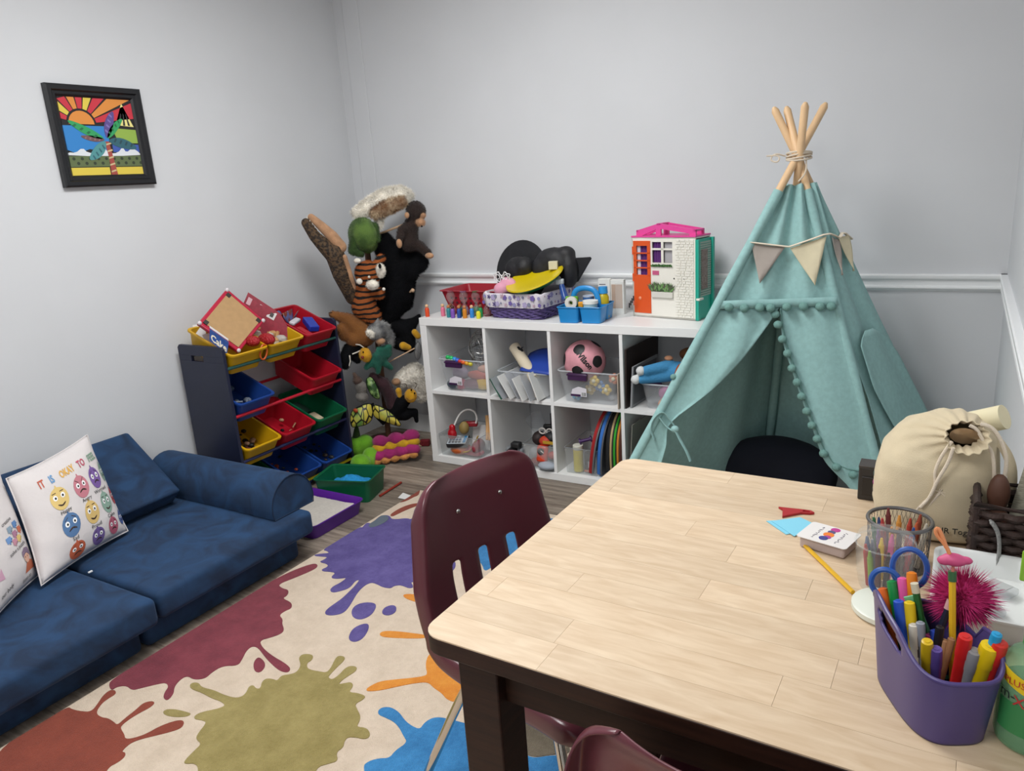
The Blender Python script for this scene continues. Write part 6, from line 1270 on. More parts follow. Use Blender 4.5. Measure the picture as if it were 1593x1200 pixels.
# cell 1 lower
abox('open acrylic box of orange and black toys, second lower cell', -1.785, -1.617, .125)
for i, (x, y, z, r_, col, lab) in enumerate(((-1.755, 3.06, .05, (.026, .03, .035), '8d8f92', 'grey toy part at the left in the orange toy box'), (-1.735, 3.04, .025, (.03, .03, .02), '7a2420', 'dark red toy part at the bottom of the orange toy box'), (-1.66, 3.06, .15, (.03, .03, .025), '1a1a1c', 'black toy lump at the back of the orange toy box'), (-1.74, 3.08, .13, (.03, .03, .03), '2a1e1e', 'dark brown toy lump at the left rim'), (-1.68, 3.04, .135, (.028, .026, .022), 'b5361c', 'red orange toy lump above the orange case'), (-1.64, 3.03, .07, (.02, .02, .016), 'b04038', 'small red toy knob at the right'), (-1.655, 3.0, .025, (.04, .03, .018), '9aa2ac', 'silver grey toy part at the bottom right'))): lump('small_toy', lab, 'toy', (x, y-.01, Lo+z), tuple(1.2*k for k in r_), col, 'toys in the second acrylic box', i+40)
oc = thing('orange_case', 'orange toy case with a round black dial in the acrylic box', 'toy', (-1.69, 3.0, Lo+.03)); T_ = rot(R(-8), R(4), R(6), (-1.688, 3.003, Lo+.078)); MB().box((0, 0, 0), (.058, .03, .085), T_).build('case', plas('cf3d18', .35), oc, world=True, bevel=.012); MB().cyl(T_ @ V((-.004, -.015, .014)), T_ @ V((-.004, -.019, .014)), .017, n=20).build('dial', plas('141416', .4), oc, world=True); MB().box((-.004, -.0195, .014), (.018, .002, .004), T_ @ Mx.Rotation(.6, 4, 'Y')).build('pointer', plas('e0d8d0', .4), oc, world=True)
dl = thing('toy_drill', 'black toy drill standing bit-up in the second lower cell', 'toy drill', (-1.66, 3.10, Lo+.15)); MB().cyl((-1.665, 3.10, Lo+.17), (-1.675, 3.11, Lo+.255), .022, .016).build('drill_body', plas('17171a', .4), dl, world=True, bevel=.003); MB().cyl((-1.675, 3.11, Lo+.255), (-1.684, 3.12, Lo+.32), .005, .003).build('drill_bit', plas('2a2a2e', .3), dl, world=True); MB().box((-1.695, 3.09, Lo+.185), (.05, .025, .03), rz=.3).build('drill_grip', plas('17171a', .4), dl, world=True, bevel=.005)
simple('yellow_ruler', 'yellow and black toy ruler lying across the orange toys', 'ruler', MB().box((-1.645, 3.0, Lo+.14), (.07, .004, .014), rot(0, R(-32), 0, (0, 0, 0)) if False else None), plas('b8922a', .4))
sg = thing('safety_goggles', 'white toy goggles on the black toys in the second lower cell', 'goggles', (-1.68, 3.06, Lo+.175)); b = MB()
for s_ in (-1, 1): b.tube([(-1.685+s_*.02+.017*math.cos(2*PI*i/14), 3.045, Lo+.18+.014*math.sin(2*PI*i/14)) for i in range(14)], .004, 6, closed=True)
b.build('frame', plas('c9c6c0', .4), sg, world=True)
cm = thing('toy_camera', 'black and silver toy camera at the left of the second lower cell', 'toy camera', (-1.865, 3.03, Lo)); MB().box((-1.868, 3.05, Lo+.04), (.10, .05, .075)).build('camera_body', plas('7d8084', .3), cm, world=True, bevel=.012); MB().cyl((-1.868, 3.03, Lo+.055), (-1.868, 3.0, Lo+.055), .030, .026, n=20).build('lens', plas('141416', .2), cm, world=True); MB().box((-1.85, 3.03, Lo+.095), (.05, .04, .03)).build('flash', plas('1a1a1c', .3), cm, world=True, bevel=.008)
simple('clear_cup', 'clear plastic cup tilted at the back of the second lower cell', 'cup', MB().cyl((-1.80, 3.22, Lo+.10), (-1.83, 3.18, Lo+.20), .035, .045, n=20), 'bin_cloudy')
# cell 2 lower
abox('open acrylic box with a yellow bottle, third lower cell', -1.565, -1.395, .130, y0=2.995)
yb = thing('yellow_bottle', 'yellow cylinder bottle with a white cap in the acrylic box', 'bottle', (-1.508, 3.03, Lo)); MB().cyl((-1.508, 3.03, Lo+.006), (-1.508, 3.03, Lo+.115), .024, n=20).build('bottle_body', plas('c9b81a', .4), yb, world=True, bevel=.003); MB().cyl((-1.508, 3.03, Lo+.115), (-1.508, 3.03, Lo+.138), .025, n=20).build('cap', plas('cfcdc0', .4), yb, world=True, bevel=.003)
bb_ = thing('black_box', 'small black printed box beside the yellow bottle', 'box', (-1.45, 3.035, Lo)); MB().box((-1.448, 3.04, Lo+.055), (.05, .04, .095)).build('carton', plas('1a1614', .5), bb_, world=True); MB().box((-1.443, 3.018, Lo+.048), (.02, .003, .03), rz=0).build('printed_panel', plas('9a9aa0', .5), bb_, world=True); MB().box((-1.448, 3.018, Lo+.015), (.05, .003, .010)).build('orange_band', plas('b56a4a', .5), bb_, world=True)
pcx = thing('purple_clip', 'purple plastic spool clip on the rim of the acrylic box', 'clip', (-1.46, 3.05, Lo+.14)); b = MB(); T_ = rot(0, R(75), R(20), (-1.475, 3.05, Lo+.158)); b.cyl((0, 0, -.028), (0, 0, .028), .008, M=T_); b.cyl((0, 0, -.03), (0, 0, -.024), .016, M=T_); b.cyl((0, 0, .024), (0, 0, .03), .016, M=T_); b.build('spool', plas('3f1a5a', .3), pcx, world=True)
def disc(label, x, col, edge, tilt, th=.014):
    t = thing('foam_disc', label, 'foam mat', (x, 3.15, Lo), group='foam mats standing in the third lower cell')
    T_ = rot(0, R(tilt), 0, (x, 3.146, Lo+.002)) @ Mx(((0, 0, 1, 0), (1, 0, 0, 0), (0, 1, 0, 0), (0, 0, 0, 1)))
    P = chaikin([(-.140, .0), (.140, .0), (.155, .03), (.165, .14), (.15, .23), (.09, .30), (0, .322), (-.09, .30), (-.15, .23), (-.165, .14), (-.155, .03)], 2)
    MB().prism(P, -th/2, th*.15, T_).build('mat_face', mat('foam_'+col, col, .85), t, world=True); MB().prism([(p[0]*.99, p[1]*.99+.001) for p in P], th*.15, th/2, T_).build('mat_backing', mat('foam_'+edge, edge, .85), t, world=True)
disc('red foam mat leaning at the left of the standing mats', -1.432, '9c1a1c', '6a6c70', 10, .022); disc('blue foam mat leaning beside the red one', -1.388, '2f6ab8', '5a5c62', 6.5, .022); disc('black foam mat behind the blue one', -1.343, '151517', '2a2a2c', 2.5)
disc('tan foam mat between the black and green ones', -1.322, 'b39a70', '3a3a30', 1.5); disc('green foam mat near the right of the cell', -1.303, '2f9a2a', '1a3a1a', 1); disc('orange foam mat near the right divider', -1.285, 'c07a2a', '5a3a1a', .5); disc('brown foam mat against the right divider', -1.2685, '4a2418', '2a1a14', 0)
# cell 3 lower
simple('grey_folder', 'grey cardboard folder leaning in the lower right cell', 'folder', MB().box((0, 0, .14), (.005, .30, .28), rot(0, R(4), R(-3), (-1.225, 3.14, Lo+.001))), mat('folder_grey', '77786f', .7))
t = thing('photo_frame', 'white photo frame with a dark picture leaning in the lower right cell', 'frame', (-1.18, 3.10, Lo)); T_ = rot(0, R(14), R(-8), (-1.205, 3.10, Lo+.001)); MB().box((0, 0, .10), (.010, .22, .20), T_).build('frame', plas('d2d4d4', .5), t, world=True); MB().box((.0055, 0, .10), (.001, .19, .17), T_).build('photo', mat('photo_dark', '3a4440', .3, col2='6a7a5a', scale=20), t, world=True)

# ---------------------------------------------------------------- puppet tree and hand puppets
def plush(name, col, col2=None, scale=25, bump=.5, bscale=220, stretch=None, thr=None, var=.18): return mat(name, col, .95, col2=col2, scale=scale, bump=bump, bscale=bscale, stretch=stretch, thr=thr, sheen=.25, var=var)
mat('fur_black', '07080c', .9, var=.3, scale=25, bump=.5, bscale=220, spec=.2); plush('fur_white', 'ebe5d8'); plush('fur_green', '3d5a24', '5f7d38', 14, thr=(.4, .6)); plush('fur_dkbrown', '2a1d18'); plush('fur_tan', 'b48a68'); plush('fur_brown', '7a4a1e', '8f5c2a', 10); plush('fur_grey', '55565a', '9a9a98', 16, thr=(.35, .6))
plush('fur_patch', '7a5638', 'b9a284', 22, thr=(.38, .62)); plush('fur_yellow', 'c9951a'); plush('fur_teal', '0f4a3c', '1f6a56', 18); plush('fur_lime', '5f9a1a', '7ab82a', 10); plush('fur_magenta', '8a1a5a', 'a8286e', 9); plush('fur_gold', 'c79a1a'); plush('fur_maroon', '3a1f26'); plush('fur_orangepeel', 'c98a4a'); plush('fur_dkgreen', '2f4a1a')
mat('croc_scale', '2a2018', .8, col2='57432e', scale=70, thr=(.42, .58), bump=.9, bscale=90, detail=1)
def tiger_mat():
    m = bpy.data.materials.new('fur_tiger'); MATS['fur_tiger'] = m; m.use_nodes = True; N = m.node_tree.nodes; L = m.node_tree.links; b = N['Principled BSDF']; b.inputs['Roughness'].default_value = .95
    tc = N.new('ShaderNodeTexCoord'); w = N.new('ShaderNodeTexWave'); w.inputs['Scale'].default_value = 11; w.inputs['Distortion'].default_value = 4; w.inputs['Detail'].default_value = 2; w.bands_direction = 'Z'
    L.new(tc.outputs['Object'], w.inputs['Vector']); r = N.new('ShaderNodeValToRGB'); e = r.color_ramp.elements; e[0].position = .28; e[0].color = lin('14100e'); e[1].position = .38; e[1].color = lin('9c5526'); L.new(w.outputs['Fac'], r.inputs[0]); L.new(r.outputs[0], b.inputs['Base Color'])
tiger_mat()
def wing_mat():
    m = bpy.data.materials.new('butterfly_wing'); MATS['butterfly_wing'] = m; m.use_nodes = True; N = m.node_tree.nodes; L = m.node_tree.links; b = N['Principled BSDF']; b.inputs['Roughness'].default_value = .5
    tc = N.new('ShaderNodeTexCoord'); v = N.new('ShaderNodeTexVoronoi'); v.feature = 'DISTANCE_TO_EDGE'; v.inputs['Scale'].default_value = 34; mp = N.new('ShaderNodeMapping'); mp.inputs['Scale'].default_value = (1, 1, .45); L.new(tc.outputs['Object'], mp.inputs[0]); L.new(mp.outputs[0], v.inputs['Vector'])
    n = N.new('ShaderNodeTexNoise'); n.inputs['Scale'].default_value = 9; L.new(tc.outputs['Object'], n.inputs['Vector']); r0 = N.new('ShaderNodeValToRGB'); e = r0.color_ramp.elements; e[0].position = .4; e[0].color = lin('6f9a4a'); e[1].position = .55; e[1].color = lin('c9b84a'); L.new(n.outputs['Fac'], r0.inputs[0])
    r = N.new('ShaderNodeValToRGB'); e = r.color_ramp.elements; e[0].position = .05; e[0].color = (0, 0, 0, 1); e[1].position = .09; e[1].color = (1, 1, 1, 1); L.new(v.outputs['Distance'], r.inputs[0])
    mx = N.new('ShaderNodeMix'); mx.data_type = 'RGBA'; L.new(r.outputs[0], mx.inputs[0]); mx.inputs[6].default_value = lin('14140f'); L.new(r0.outputs[0], mx.inputs[7]); L.new(mx.outputs[2], b.inputs['Base Color'])
wing_mat()
def chain(P, rs): return [(P[i], P[i+1], rs[i], rs[i+1]) for i in range(len(P)-1)]
G_PUP = 'hand puppets on the puppet tree'
def puppet(name, label, cat, base): return thing(name, label, cat, base, group=G_PUP)
mat('stand_wood', '5a3a26', .6, var=.2, scale=6, stretch=(6, 6, 1)); mat('knob_wood', 'c9a888', .6)
ps = thing('puppet_tree', 'brown wooden puppet stand pole in the room corner', 'puppet stand', (-2.75, 3.11, 0))
MB().cyl((-2.75, 3.11, .004), (-2.75, 3.11, 1.20), .016, n=14).build('pole', 'stand_wood', ps, world=True)
MB().lathe([(.16, .001), (.165, .012), (.155, .022), (.03, .026), (.0, .027)], 28).build('base', 'stand_wood', ps)
pegs = [(-2.660,2.976,1.165),(-2.510,3.161,0.880),(-2.455,3.183,1.246),(-2.679,3.040,0.607),(-2.564,3.074,0.277)]
anch = [(-2.75, 3.11, z) for z in (1.10, .78, 1.16, .56, .36)]
for a, q in zip(anch, pegs):
    pg = MB().cyl(a, q, .006, n=8).build('arm', 'knob_wood', ps, world=True); MB().ell(q, .011, 10, 6).build('knob', 'knob_wood', pg, world=True)
# crocodile
q = [(-2.816,2.759,1.274),(-2.790,2.782,1.205),(-2.760,2.821,1.143),(-2.740,2.853,1.104),(-2.736,2.883,1.009),(-2.733,2.939,0.877)]
p_ = puppet('crocodile_puppet', 'brown scaly crocodile puppet with open jaws at the left of the puppet tree', 'puppet', q[4])
b = blob(chain(q, [.024, .030, .040, .050, .052, .042])+[((q[3][0]+.015, q[3][1], q[3][2]+.03), (.03, .03, .03))]); cb_ = b.build('body', 'croc_scale', p_, world=True, remesh=.006)
u = [(-2.795,2.778,1.300),(-2.762,2.807,1.253),(-2.734,2.845,1.198),(-2.715,2.875,1.143)]
b = blob(chain(u, [.018, .024, .030, .032])); b.build('inner_mouth', 'fur_tan', p_, world=True, remesh=.005)
w_ = [(-2.691,2.869,1.092),(-2.692,2.894,0.991),(-2.697,2.917,0.928)]
b = blob(chain(w_, [.014, .016, .012])); b.build('belly', 'fur_tan', p_, world=True, remesh=.005)
b = MB()
for i in range(9):
    f = i/8; c = V(q[0]).lerp(V(q[2]), f)+V((.012, 0, .022)); b.cyl(c, c+V((.006, 0, .014)), .0035, .0005, n=6)
b.build('teeth', plas('d8d2c4', .5), p_, world=True)
# white puppy with brown back
q = [(-2.709,3.012,1.300),(-2.655,3.060,1.327),(-2.598,3.124,1.350),(-2.548,3.181,1.367),(-2.519,3.220,1.370)]
p_ = puppet('puppy_puppet', 'white and brown long haired animal puppet draped over the top of the tree', 'puppet', q[2])
b = blob(chain(q, [.024, .044, .062, .054, .026])+chain([(-2.608,3.075,1.298),(-2.616,3.068,1.227)], [.03, .018])); o = b.build('body', 'fur_white', p_, world=True, remesh=.007)
b = blob(chain([(-2.609,3.041,1.294),(-2.557,3.080,1.321),(-2.508,3.137,1.342)], [.026, .036, .028])); b.build('back_patch', 'fur_patch', p_, world=True, remesh=.006)
# turtle
q = [(-2.659,2.990,1.193),(-2.659,3.017,1.148),(-2.704,2.964,1.121),(-2.623,3.035,1.165)]
p_ = puppet('turtle_puppet', 'round green plush turtle puppet under the white and brown one', 'puppet', q[0])
b = blob([(q[0], (.082, .065, .084)), (q[1], (.05, .05, .05))]); b.build('shell', 'fur_green', p_, world=True, remesh=.007)
b = blob(chain([(-2.679,2.946,1.174),(-2.694,2.933,1.118),(-2.668,2.969,1.097)], [.026, .022, .018])+chain([(-2.598,3.017,1.231),(-2.597,3.019,1.166)], [.02, .02])); b.build('limbs', 'fur_dkgreen', p_, world=True, remesh=.006)
# monkey
q = [(-2.467,3.199,1.288),(-2.490,3.179,1.221),(-2.507,3.164,1.130),(-2.461,3.191,1.113),(-2.417,3.203,1.071),(-2.510,3.121,1.200),(-2.511,3.093,1.150)]
p_ = puppet('monkey_puppet', 'dark brown monkey puppet with tan face at the upper right of the tree', 'puppet', q[2])
b = blob([(q[0], (.052, .05, .052))]+chain([q[1], q[2]], [.038, .046])+chain([q[2], q[3], q[4]], [.034, .026, .020])+chain([q[1], q[5], q[6]], [.026, .022, .018])); b.build('body', 'fur_dkbrown', p_, world=True, remesh=.007)
f = [(-2.432,3.183,1.232),(-2.425,3.196,1.267),(-2.472,3.128,1.273),(-2.401,3.191,1.059),(-2.500,3.077,1.135)]
b = blob([(f[0], (.026, .022, .020)), (f[1], (.018, .018, .014))]); b.build('face', 'fur_tan', p_, world=True, remesh=.004)
MB().ell(f[2], (.014, .012, .016), 10, 6).build('ear', 'fur_tan', p_, world=True); MB().ell(f[3], (.026, .018, .016), 12, 8).build('foot', 'fur_tan', p_, world=True); MB().ell(f[4], (.016, .014, .024), 12, 8).build('hand', 'fur_tan', p_, world=True)
MB().ell([(-2.410,3.162,1.213)][0], .005, 8, 6).build('nose', 'fur_black', p_, world=True)
# black bear
q = [(-2.632,3.187,1.072),(-2.608,3.181,0.987),(-2.619,3.159,0.868),(-2.673,3.111,0.745),(-2.524,3.229,1.049),(-2.516,3.183,0.966),(-2.484,3.251,1.019),(-2.493,3.230,0.987),(-2.646,3.148,1.154),(-2.659,3.110,1.091),(-2.595,3.180,0.813)]
p_ = puppet('bear_puppet', 'large black furry puppet hanging behind the tiger', 'puppet', q[2])
b = blob(chain(q[:4], [.07, .098, .095, .065])+chain([q[1], q[4], q[5]], [.05, .04, .032])+chain([q[4], q[6], q[7]], [.03, .026, .022])+chain([q[0], q[8], q[9]], [.04, .035, .03])+chain([q[2], q[10]], [.06, .05])); b.build('body', 'fur_black', p_, world=True, remesh=.008)
# tiger
q = [(-2.635,2.958,0.989),(-2.663,2.960,0.909),(-2.682,2.957,0.821),(-2.591,2.984,0.889),(-2.645,2.976,0.771)]
p_ = puppet('tiger_puppet', 'orange striped tiger puppet in the middle of the tree', 'puppet', q[2])
b = blob([([(-2.632,2.961,0.999)][0], (.072, .06, .062))]+chain([q[0], q[1], q[2], q[4]], [.04, .050, .064, .045])+chain([q[1], q[3]], [.03, .030])+chain([(-2.578,2.981,1.046),(-2.562,2.996,1.070)], [.022, .022])); b.build('body', 'fur_tiger', p_, world=True, remesh=.006)
f = [(-2.546,2.963,1.012),(-2.580,2.926,0.945),(-2.630,2.889,0.966),(-2.552,2.978,0.914),(-2.645,2.909,1.068),(-2.521,2.932,1.038),(-2.581,2.910,0.986)]
b = blob([(f[0], (.026, .022, .036)), (f[1], (.036, .024, .024))]); b.build('muzzle', 'fur_white', p_, world=True, remesh=.004)
MB().ell(f[2], (.018, .014, .016), 10, 6).build('paw', 'fur_white', p_, world=True); MB().ell(f[3], .009, 10, 6).build('paw', 'fur_white', p_, world=True); MB().ell(f[4], (.022, .014, .014), 10, 6).build('ear', 'fur_white', p_, world=True); MB().ell(f[5], (.008, .008, .013), 10, 6).build('nose', 'fur_black', p_, world=True); MB().ell(f[6], .007, 8, 6).build('eye', plas('d8d0c0', .3), p_, world=True)
# brown beaver
q = [(-2.783,2.828,0.801),(-2.738,2.881,0.769),(-2.723,2.934,0.714),(-2.708,2.960,0.675),(-2.755,2.866,0.692),(-2.753,2.841,0.725),(-2.730,2.901,0.662)]
p_ = puppet('beaver_puppet', 'ginger brown animal puppet with a dark clawed paw below the tiger', 'puppet', q[3])
b = blob(chain(q[:4], [.020, .032, .06, .066])+chain([q[2], q[6]], [.05, .042])+chain([q[5], q[4]], [.026, .036])); b.build('body', 'fur_brown', p_, world=True, remesh=.007)
b = MB()
for i in range(3):
    c = V([(-2.777,2.820,0.812)][0])+V((0, 0, -.008*i)); b.cyl(c, c+V((-.016, -.012, .004)), .004, .001, n=6)
b.build('claws', 'fur_black', p_, world=True)
# grey wolf
q = [(-2.622,2.956,0.693),(-2.613,2.991,0.714),(-2.606,3.037,0.657),(-2.609,3.048,0.612)]
p_ = puppet('wolf_puppet', 'grey wolf puppet with pointed ears beside the ginger one', 'puppet', q[0])
b = blob([(q[0], (.042, .042, .040))]+chain(q[1:], [.032, .030, .022])+chain([(-2.613,2.964,0.737),(-2.609,2.968,0.760)], [.016, .008])+chain([(-2.591,2.997,0.724),(-2.573,3.012,0.718)], [.014, .008])); b.build('body', 'fur_grey', p_, world=True, remesh=.006)
b = blob(chain([(-2.615,2.916,0.688),(-2.616,2.895,0.702)], [.018, .012])); b.build('muzzle', 'fur_white', p_, world=True, remesh=.004)
MB().ell([(-2.600,2.962,0.641)][0], (.03, .022, .018), 10, 6).build('chest', 'fur_tan', p_, world=True)
# black skunk on the left
q = [(-2.736,2.949,0.602),(-2.748,2.886,0.602),(-2.748,2.846,0.573),(-2.747,2.833,0.534),(-2.718,2.898,0.548)]
p_ = puppet('skunk_puppet', 'black puppet with white stripes behind the organizer edge', 'puppet', q[2])
b = blob(chain(q[:4], [.04, .04, .032, .024])+chain([q[1], q[4]], [.03, .02])); b.build('body', 'fur_black', p_, world=True, remesh=.007)
for L_ in ([(-2.715,2.841,0.586),(-2.715,2.841,0.555),(-2.726,2.838,0.527)], [(-2.711,2.858,0.589),(-2.694,2.880,0.596),(-2.685,2.901,0.602)], [(-2.704,2.884,0.636),(-2.688,2.899,0.630),(-2.681,2.918,0.612)]):
    MB().tube(L_, .0035, 6).build('stripe', 'fur_white', p_, world=True)
# yellow faced caterpillar with green frill
q = [(-2.645,2.883,0.584),(-2.629,2.936,0.559),(-2.619,2.972,0.565)]
p_ = puppet('caterpillar_puppet', 'yellow faced puppet with a dark green leafy collar', 'puppet', q[0])
b = blob([(q[0], (.034, .03, .036)), ([(-2.642,2.885,0.560)][0], (.02, .02, .016))]); b.build('face', 'fur_yellow', p_, world=True, remesh=.005)
b = blob(chain([(-2.629,2.937,0.538),(-2.604,2.998,0.574)], [.034, .034])+chain([(-2.618,2.933,0.560),(-2.660,2.896,0.511)], [.026, .014])+chain([(-2.611,2.939,0.545),(-2.623,2.942,0.481)], [.024, .014])+chain([(-2.608,2.969,0.531),(-2.584,3.003,0.489)], [.02, .014])+chain([(-2.615,2.962,0.592),(-2.580,3.006,0.602)], [.02, .014])); b.build('leaf_collar', 'fur_teal', p_, world=True, remesh=.006)
MB().ell([(-2.632,2.847,0.579)][0], .008, 8, 6).build('nose', plas('7a2418', .5), p_, world=True); MB().ell([(-2.630,2.854,0.605)][0], .0045, 8, 6).build('eye', 'fur_black', p_, world=True)
# black toucan with yellow
q = [(-2.640,3.127,0.687),(-2.588,3.159,0.668),(-2.552,3.204,0.703),(-2.538,3.230,0.728),(-2.620,3.118,0.593),(-2.574,3.159,0.575)]
p_ = puppet('penguin_puppet', 'black puppet with yellow belly patches hanging left of the white shelf', 'puppet', q[1])
b = blob(chain(q[:4], [.05, .05, .022, .012])+chain([q[1], q[5], q[4]], [.05, .04, .03])); b.build('body', 'fur_black', p_, world=True, remesh=.007)
b = blob(chain([(-2.562,3.096,0.590),(-2.543,3.119,0.575)], [.022, .016])+chain([(-2.510,3.141,0.657),(-2.502,3.155,0.633)], [.018, .018])); b.build('yellow_patch', 'fur_yellow', p_, world=True, remesh=.005)
# dragonfly wing on a stick
p_ = puppet('dragonfly_puppet', 'thin wooden rod with a lacy grey insect wing at its end', 'puppet', [(-2.565,3.086,0.542)][0])
MB().tube([(-2.631,3.041,0.506),(-2.507,3.124,0.572)], .0035, 8).build('rod', 'knob_wood', p_, world=True)
W_ = [(-2.498,3.146,0.611),(-2.487,3.155,0.581),(-2.490,3.152,0.531),(-2.506,3.138,0.498),(-2.517,3.129,0.524),(-2.516,3.129,0.571)]
b = MB(); b.add(chaikin(W_, 2), [tuple(range(24))]); b.build('wing', mat('lace_wing', '9a9a9a', .4, clear=.5), p_, world=True, solid=.002)
b = MB(); b.tube(chaikin(W_, 2), .0018, 5, closed=True); b.tube([W_[0], W_[3]], .0014, 5); b.tube([W_[1], W_[4]], .0012, 5); b.tube([W_[2], W_[5]], .0012, 5); b.build('wing_veins', plas('3a3a3a', .5), p_, world=True)
# white sheep
q = [(-2.594,3.208,0.398),(-2.637,3.143,0.378),(-2.586,3.228,0.329),(-2.582,3.231,0.272)]
p_ = puppet('sheep_puppet', 'fluffy white sheep puppet behind the bee', 'puppet', q[0])
b = blob(chain([q[1], q[0], q[2], q[3]], [.045, .066, .055, .04])); o = b.build('fleece', mat('fleece', 'e8e2d6', .95, var=.1, scale=60, bump=1.0, bscale=70), p_, world=True, remesh=.007)
tx = bpy.data.textures.new('fleece_curl', 'CLOUDS'); tx.noise_scale = .016; md = o.modifiers.new('d', 'DISPLACE'); md.texture = tx; md.strength = .022; md.texture_coords = 'LOCAL'
MB().ell([(-2.629,3.084,0.386)][0], (.026, .024, .020), 10, 6).build('snout', 'fur_tan', p_, world=True)
# bee
q = [(-2.520,3.059,0.318),(-2.585,3.043,0.270),(-2.627,3.032,0.221),(-2.574,3.065,0.209),(-2.518,3.087,0.226),(-2.517,3.088,0.170),(-2.581,3.059,0.324)]
p_ = puppet('bee_puppet', 'bee puppet with a smiling yellow face and black body', 'puppet', q[2])
b = blob(chain([q[0], q[1], q[2]], [.02, .042, .046])+chain([q[2], q[3], q[4], q[5]], [.04, .034, .016, .012])); b.build('body', 'fur_black', p_, world=True, remesh=.006)
b = blob([([(-2.505,3.046,0.327)][0], (.034, .032, .038))]); b.build('face', 'fur_yellow', p_, world=True, remesh=.005)
for e_ in [(-2.479,3.025,0.367),(-2.466,3.033,0.348)]: MB().ell(e_, (.005, .004, .006), 8, 6).build('eye', 'fur_black', p_, world=True)
b = MB(); b.tube(chaikin([(-2.501,3.003,0.328),(-2.488,3.011,0.309),(-2.472,3.025,0.317)], 2, closed=False), .0014, 5); b.build('mouth', plas('7a4a10', .6), p_, world=True)
for L_ in ([(-2.521,3.045,0.365),(-2.524,3.043,0.395),(-2.545,3.024,0.394)], [(-2.493,3.070,0.361),(-2.480,3.081,0.384),(-2.490,3.072,0.396)]): MB().tube(chaikin(L_, 1, closed=False), .002, 6).build('antenna', plas('4a3a2a', .6), p_, world=True)
b = blob(chain([(-2.577,3.036,0.352),(-2.574,3.038,0.323)], [.018, .014])); b.build('wing_tab', 'fur_yellow', p_, world=True, remesh=.005)
# maroon bird body
q = [(-2.673,2.952,0.446),(-2.640,2.994,0.395),(-2.628,3.018,0.328),(-2.622,3.023,0.272)]
p_ = puppet('bird_puppet', 'dark maroon puppet folded between the leafy collar and the bee', 'puppet', q[1])
b = blob(chain(q, [.022, .036, .036, .034])); b.build('body', 'fur_maroon', p_, world=True, remesh=.006)
# mouse
q = [(-2.728,2.890,0.437),(-2.716,2.900,0.396),(-2.718,2.898,0.346)]
p_ = puppet('mouse_puppet', 'pale grey and brown mouse puppet beside the organizer', 'puppet', q[1])
b = blob([(q[1], (.034, .03, .036)), (q[2], (.036, .03, .03))]); b.build('body', plush('fur_pale', '8d8882', '6a655f', 20), p_, world=True, remesh=.006)
b = blob([(q[0], (.026, .024, .022))]+chain([(-2.734,2.885,0.459),(-2.737,2.881,0.474)], [.012, .010])); b.build('head', plush('fur_mouse', '5a463c'), p_, world=True, remesh=.005)
# butterfly
p_ = puppet('butterfly_puppet', 'butterfly puppet with yellow green patterned wings low on the tree', 'puppet', [(-2.661,2.922,0.261)][0])
def wing(P, name='wing', m='butterfly_wing', edge=True):
    P = chaikin(P, 2); b = MB(); c = V((0, 0, 0))
    for q_ in P: c += V(q_)
    c /= len(P); n = len(P); b.add([tuple(c)]+P, [(0, 1+i, 1+(i+1) % n) for i in range(n)]); o = b.build(name, m, p_, world=True, solid=.008, ang=0)
    if edge: b = MB(); b.tube(P, .004, 6, closed=True); b.build('wing_edge', 'fur_black', o, world=True)
wing([(-2.729,2.809,0.288),(-2.676,2.855,0.316),(-2.647,2.894,0.314),(-2.645,2.883,0.239),(-2.661,2.855,0.209),(-2.698,2.810,0.206),(-2.721,2.790,0.206)]); wing([(-2.645,2.896,0.307),(-2.614,2.910,0.298),(-2.572,2.934,0.267),(-2.536,2.952,0.221),(-2.515,2.957,0.179),(-2.559,2.932,0.196),(-2.609,2.901,0.226),(-2.642,2.886,0.245)]); wing([(-2.671,2.893,0.447),(-2.647,2.914,0.461),(-2.621,2.924,0.390),(-2.613,2.924,0.330),(-2.642,2.899,0.349),(-2.664,2.892,0.399)], m=mat('wing_green', '2a4a22', .4, col2='8fae6a', scale=30, thr=(.48, .6)))
MB().ell([(-2.698,2.816,0.293)][0], (.016, .008, .012), 10, 6).build('wing_spot', plas('a8441c', .6), p_, world=True)
MB().tube([(-2.660,2.903,0.310),(-2.635,2.912,0.231),(-2.609,2.928,0.192)], .011, 8).build('body', 'fur_black', p_, world=True)
# dragon on the floor
FZ = lambda l, z: [(x, y, z) for x, y in l]
a1 = FZ([(-2.757,2.859),(-2.716,2.896),(-2.618,2.845),(-2.605,2.708)], .07)
dg = thing('dragon_puppet', 'lime green dragon puppet with magenta and yellow fins lying on the floor', 'puppet', (a1[1][0], a1[1][1], 0))
b = blob([(a1[0], (.06, .055, .06)), ((a1[1][0], a1[1][1]-.02, .085), (.045, .05, .05)), ((a1[2][0]-.01, a1[2][1]-.03, .05), (.045, .045, .045)), ((a1[3][0], a1[3][1], .05), (.055, .05, .045)), ((a1[2][0]+.02, a1[2][1]-.08, .035), (.028, .03, .03))]); b.build('body', 'fur_lime', dg, world=True, remesh=.007)
b = blob(chain([(a1[0][0], a1[0][1], .12), (a1[0][0]-.01, a1[0][1]+.02, .17)], [.024, .012])+chain([(a1[0][0]-.05, a1[0][1]-.03, .09), (a1[0][0]-.10, a1[0][1]-.04, .10)], [.026, .016])); b.build('ears', 'fur_dkgreen', dg, world=True, remesh=.006)
m0, m1 = V((a1[2][0]+.01, a1[2][1]-.02, .02)), V((a1[2][0]+.22, a1[2][1]+.12, .05))
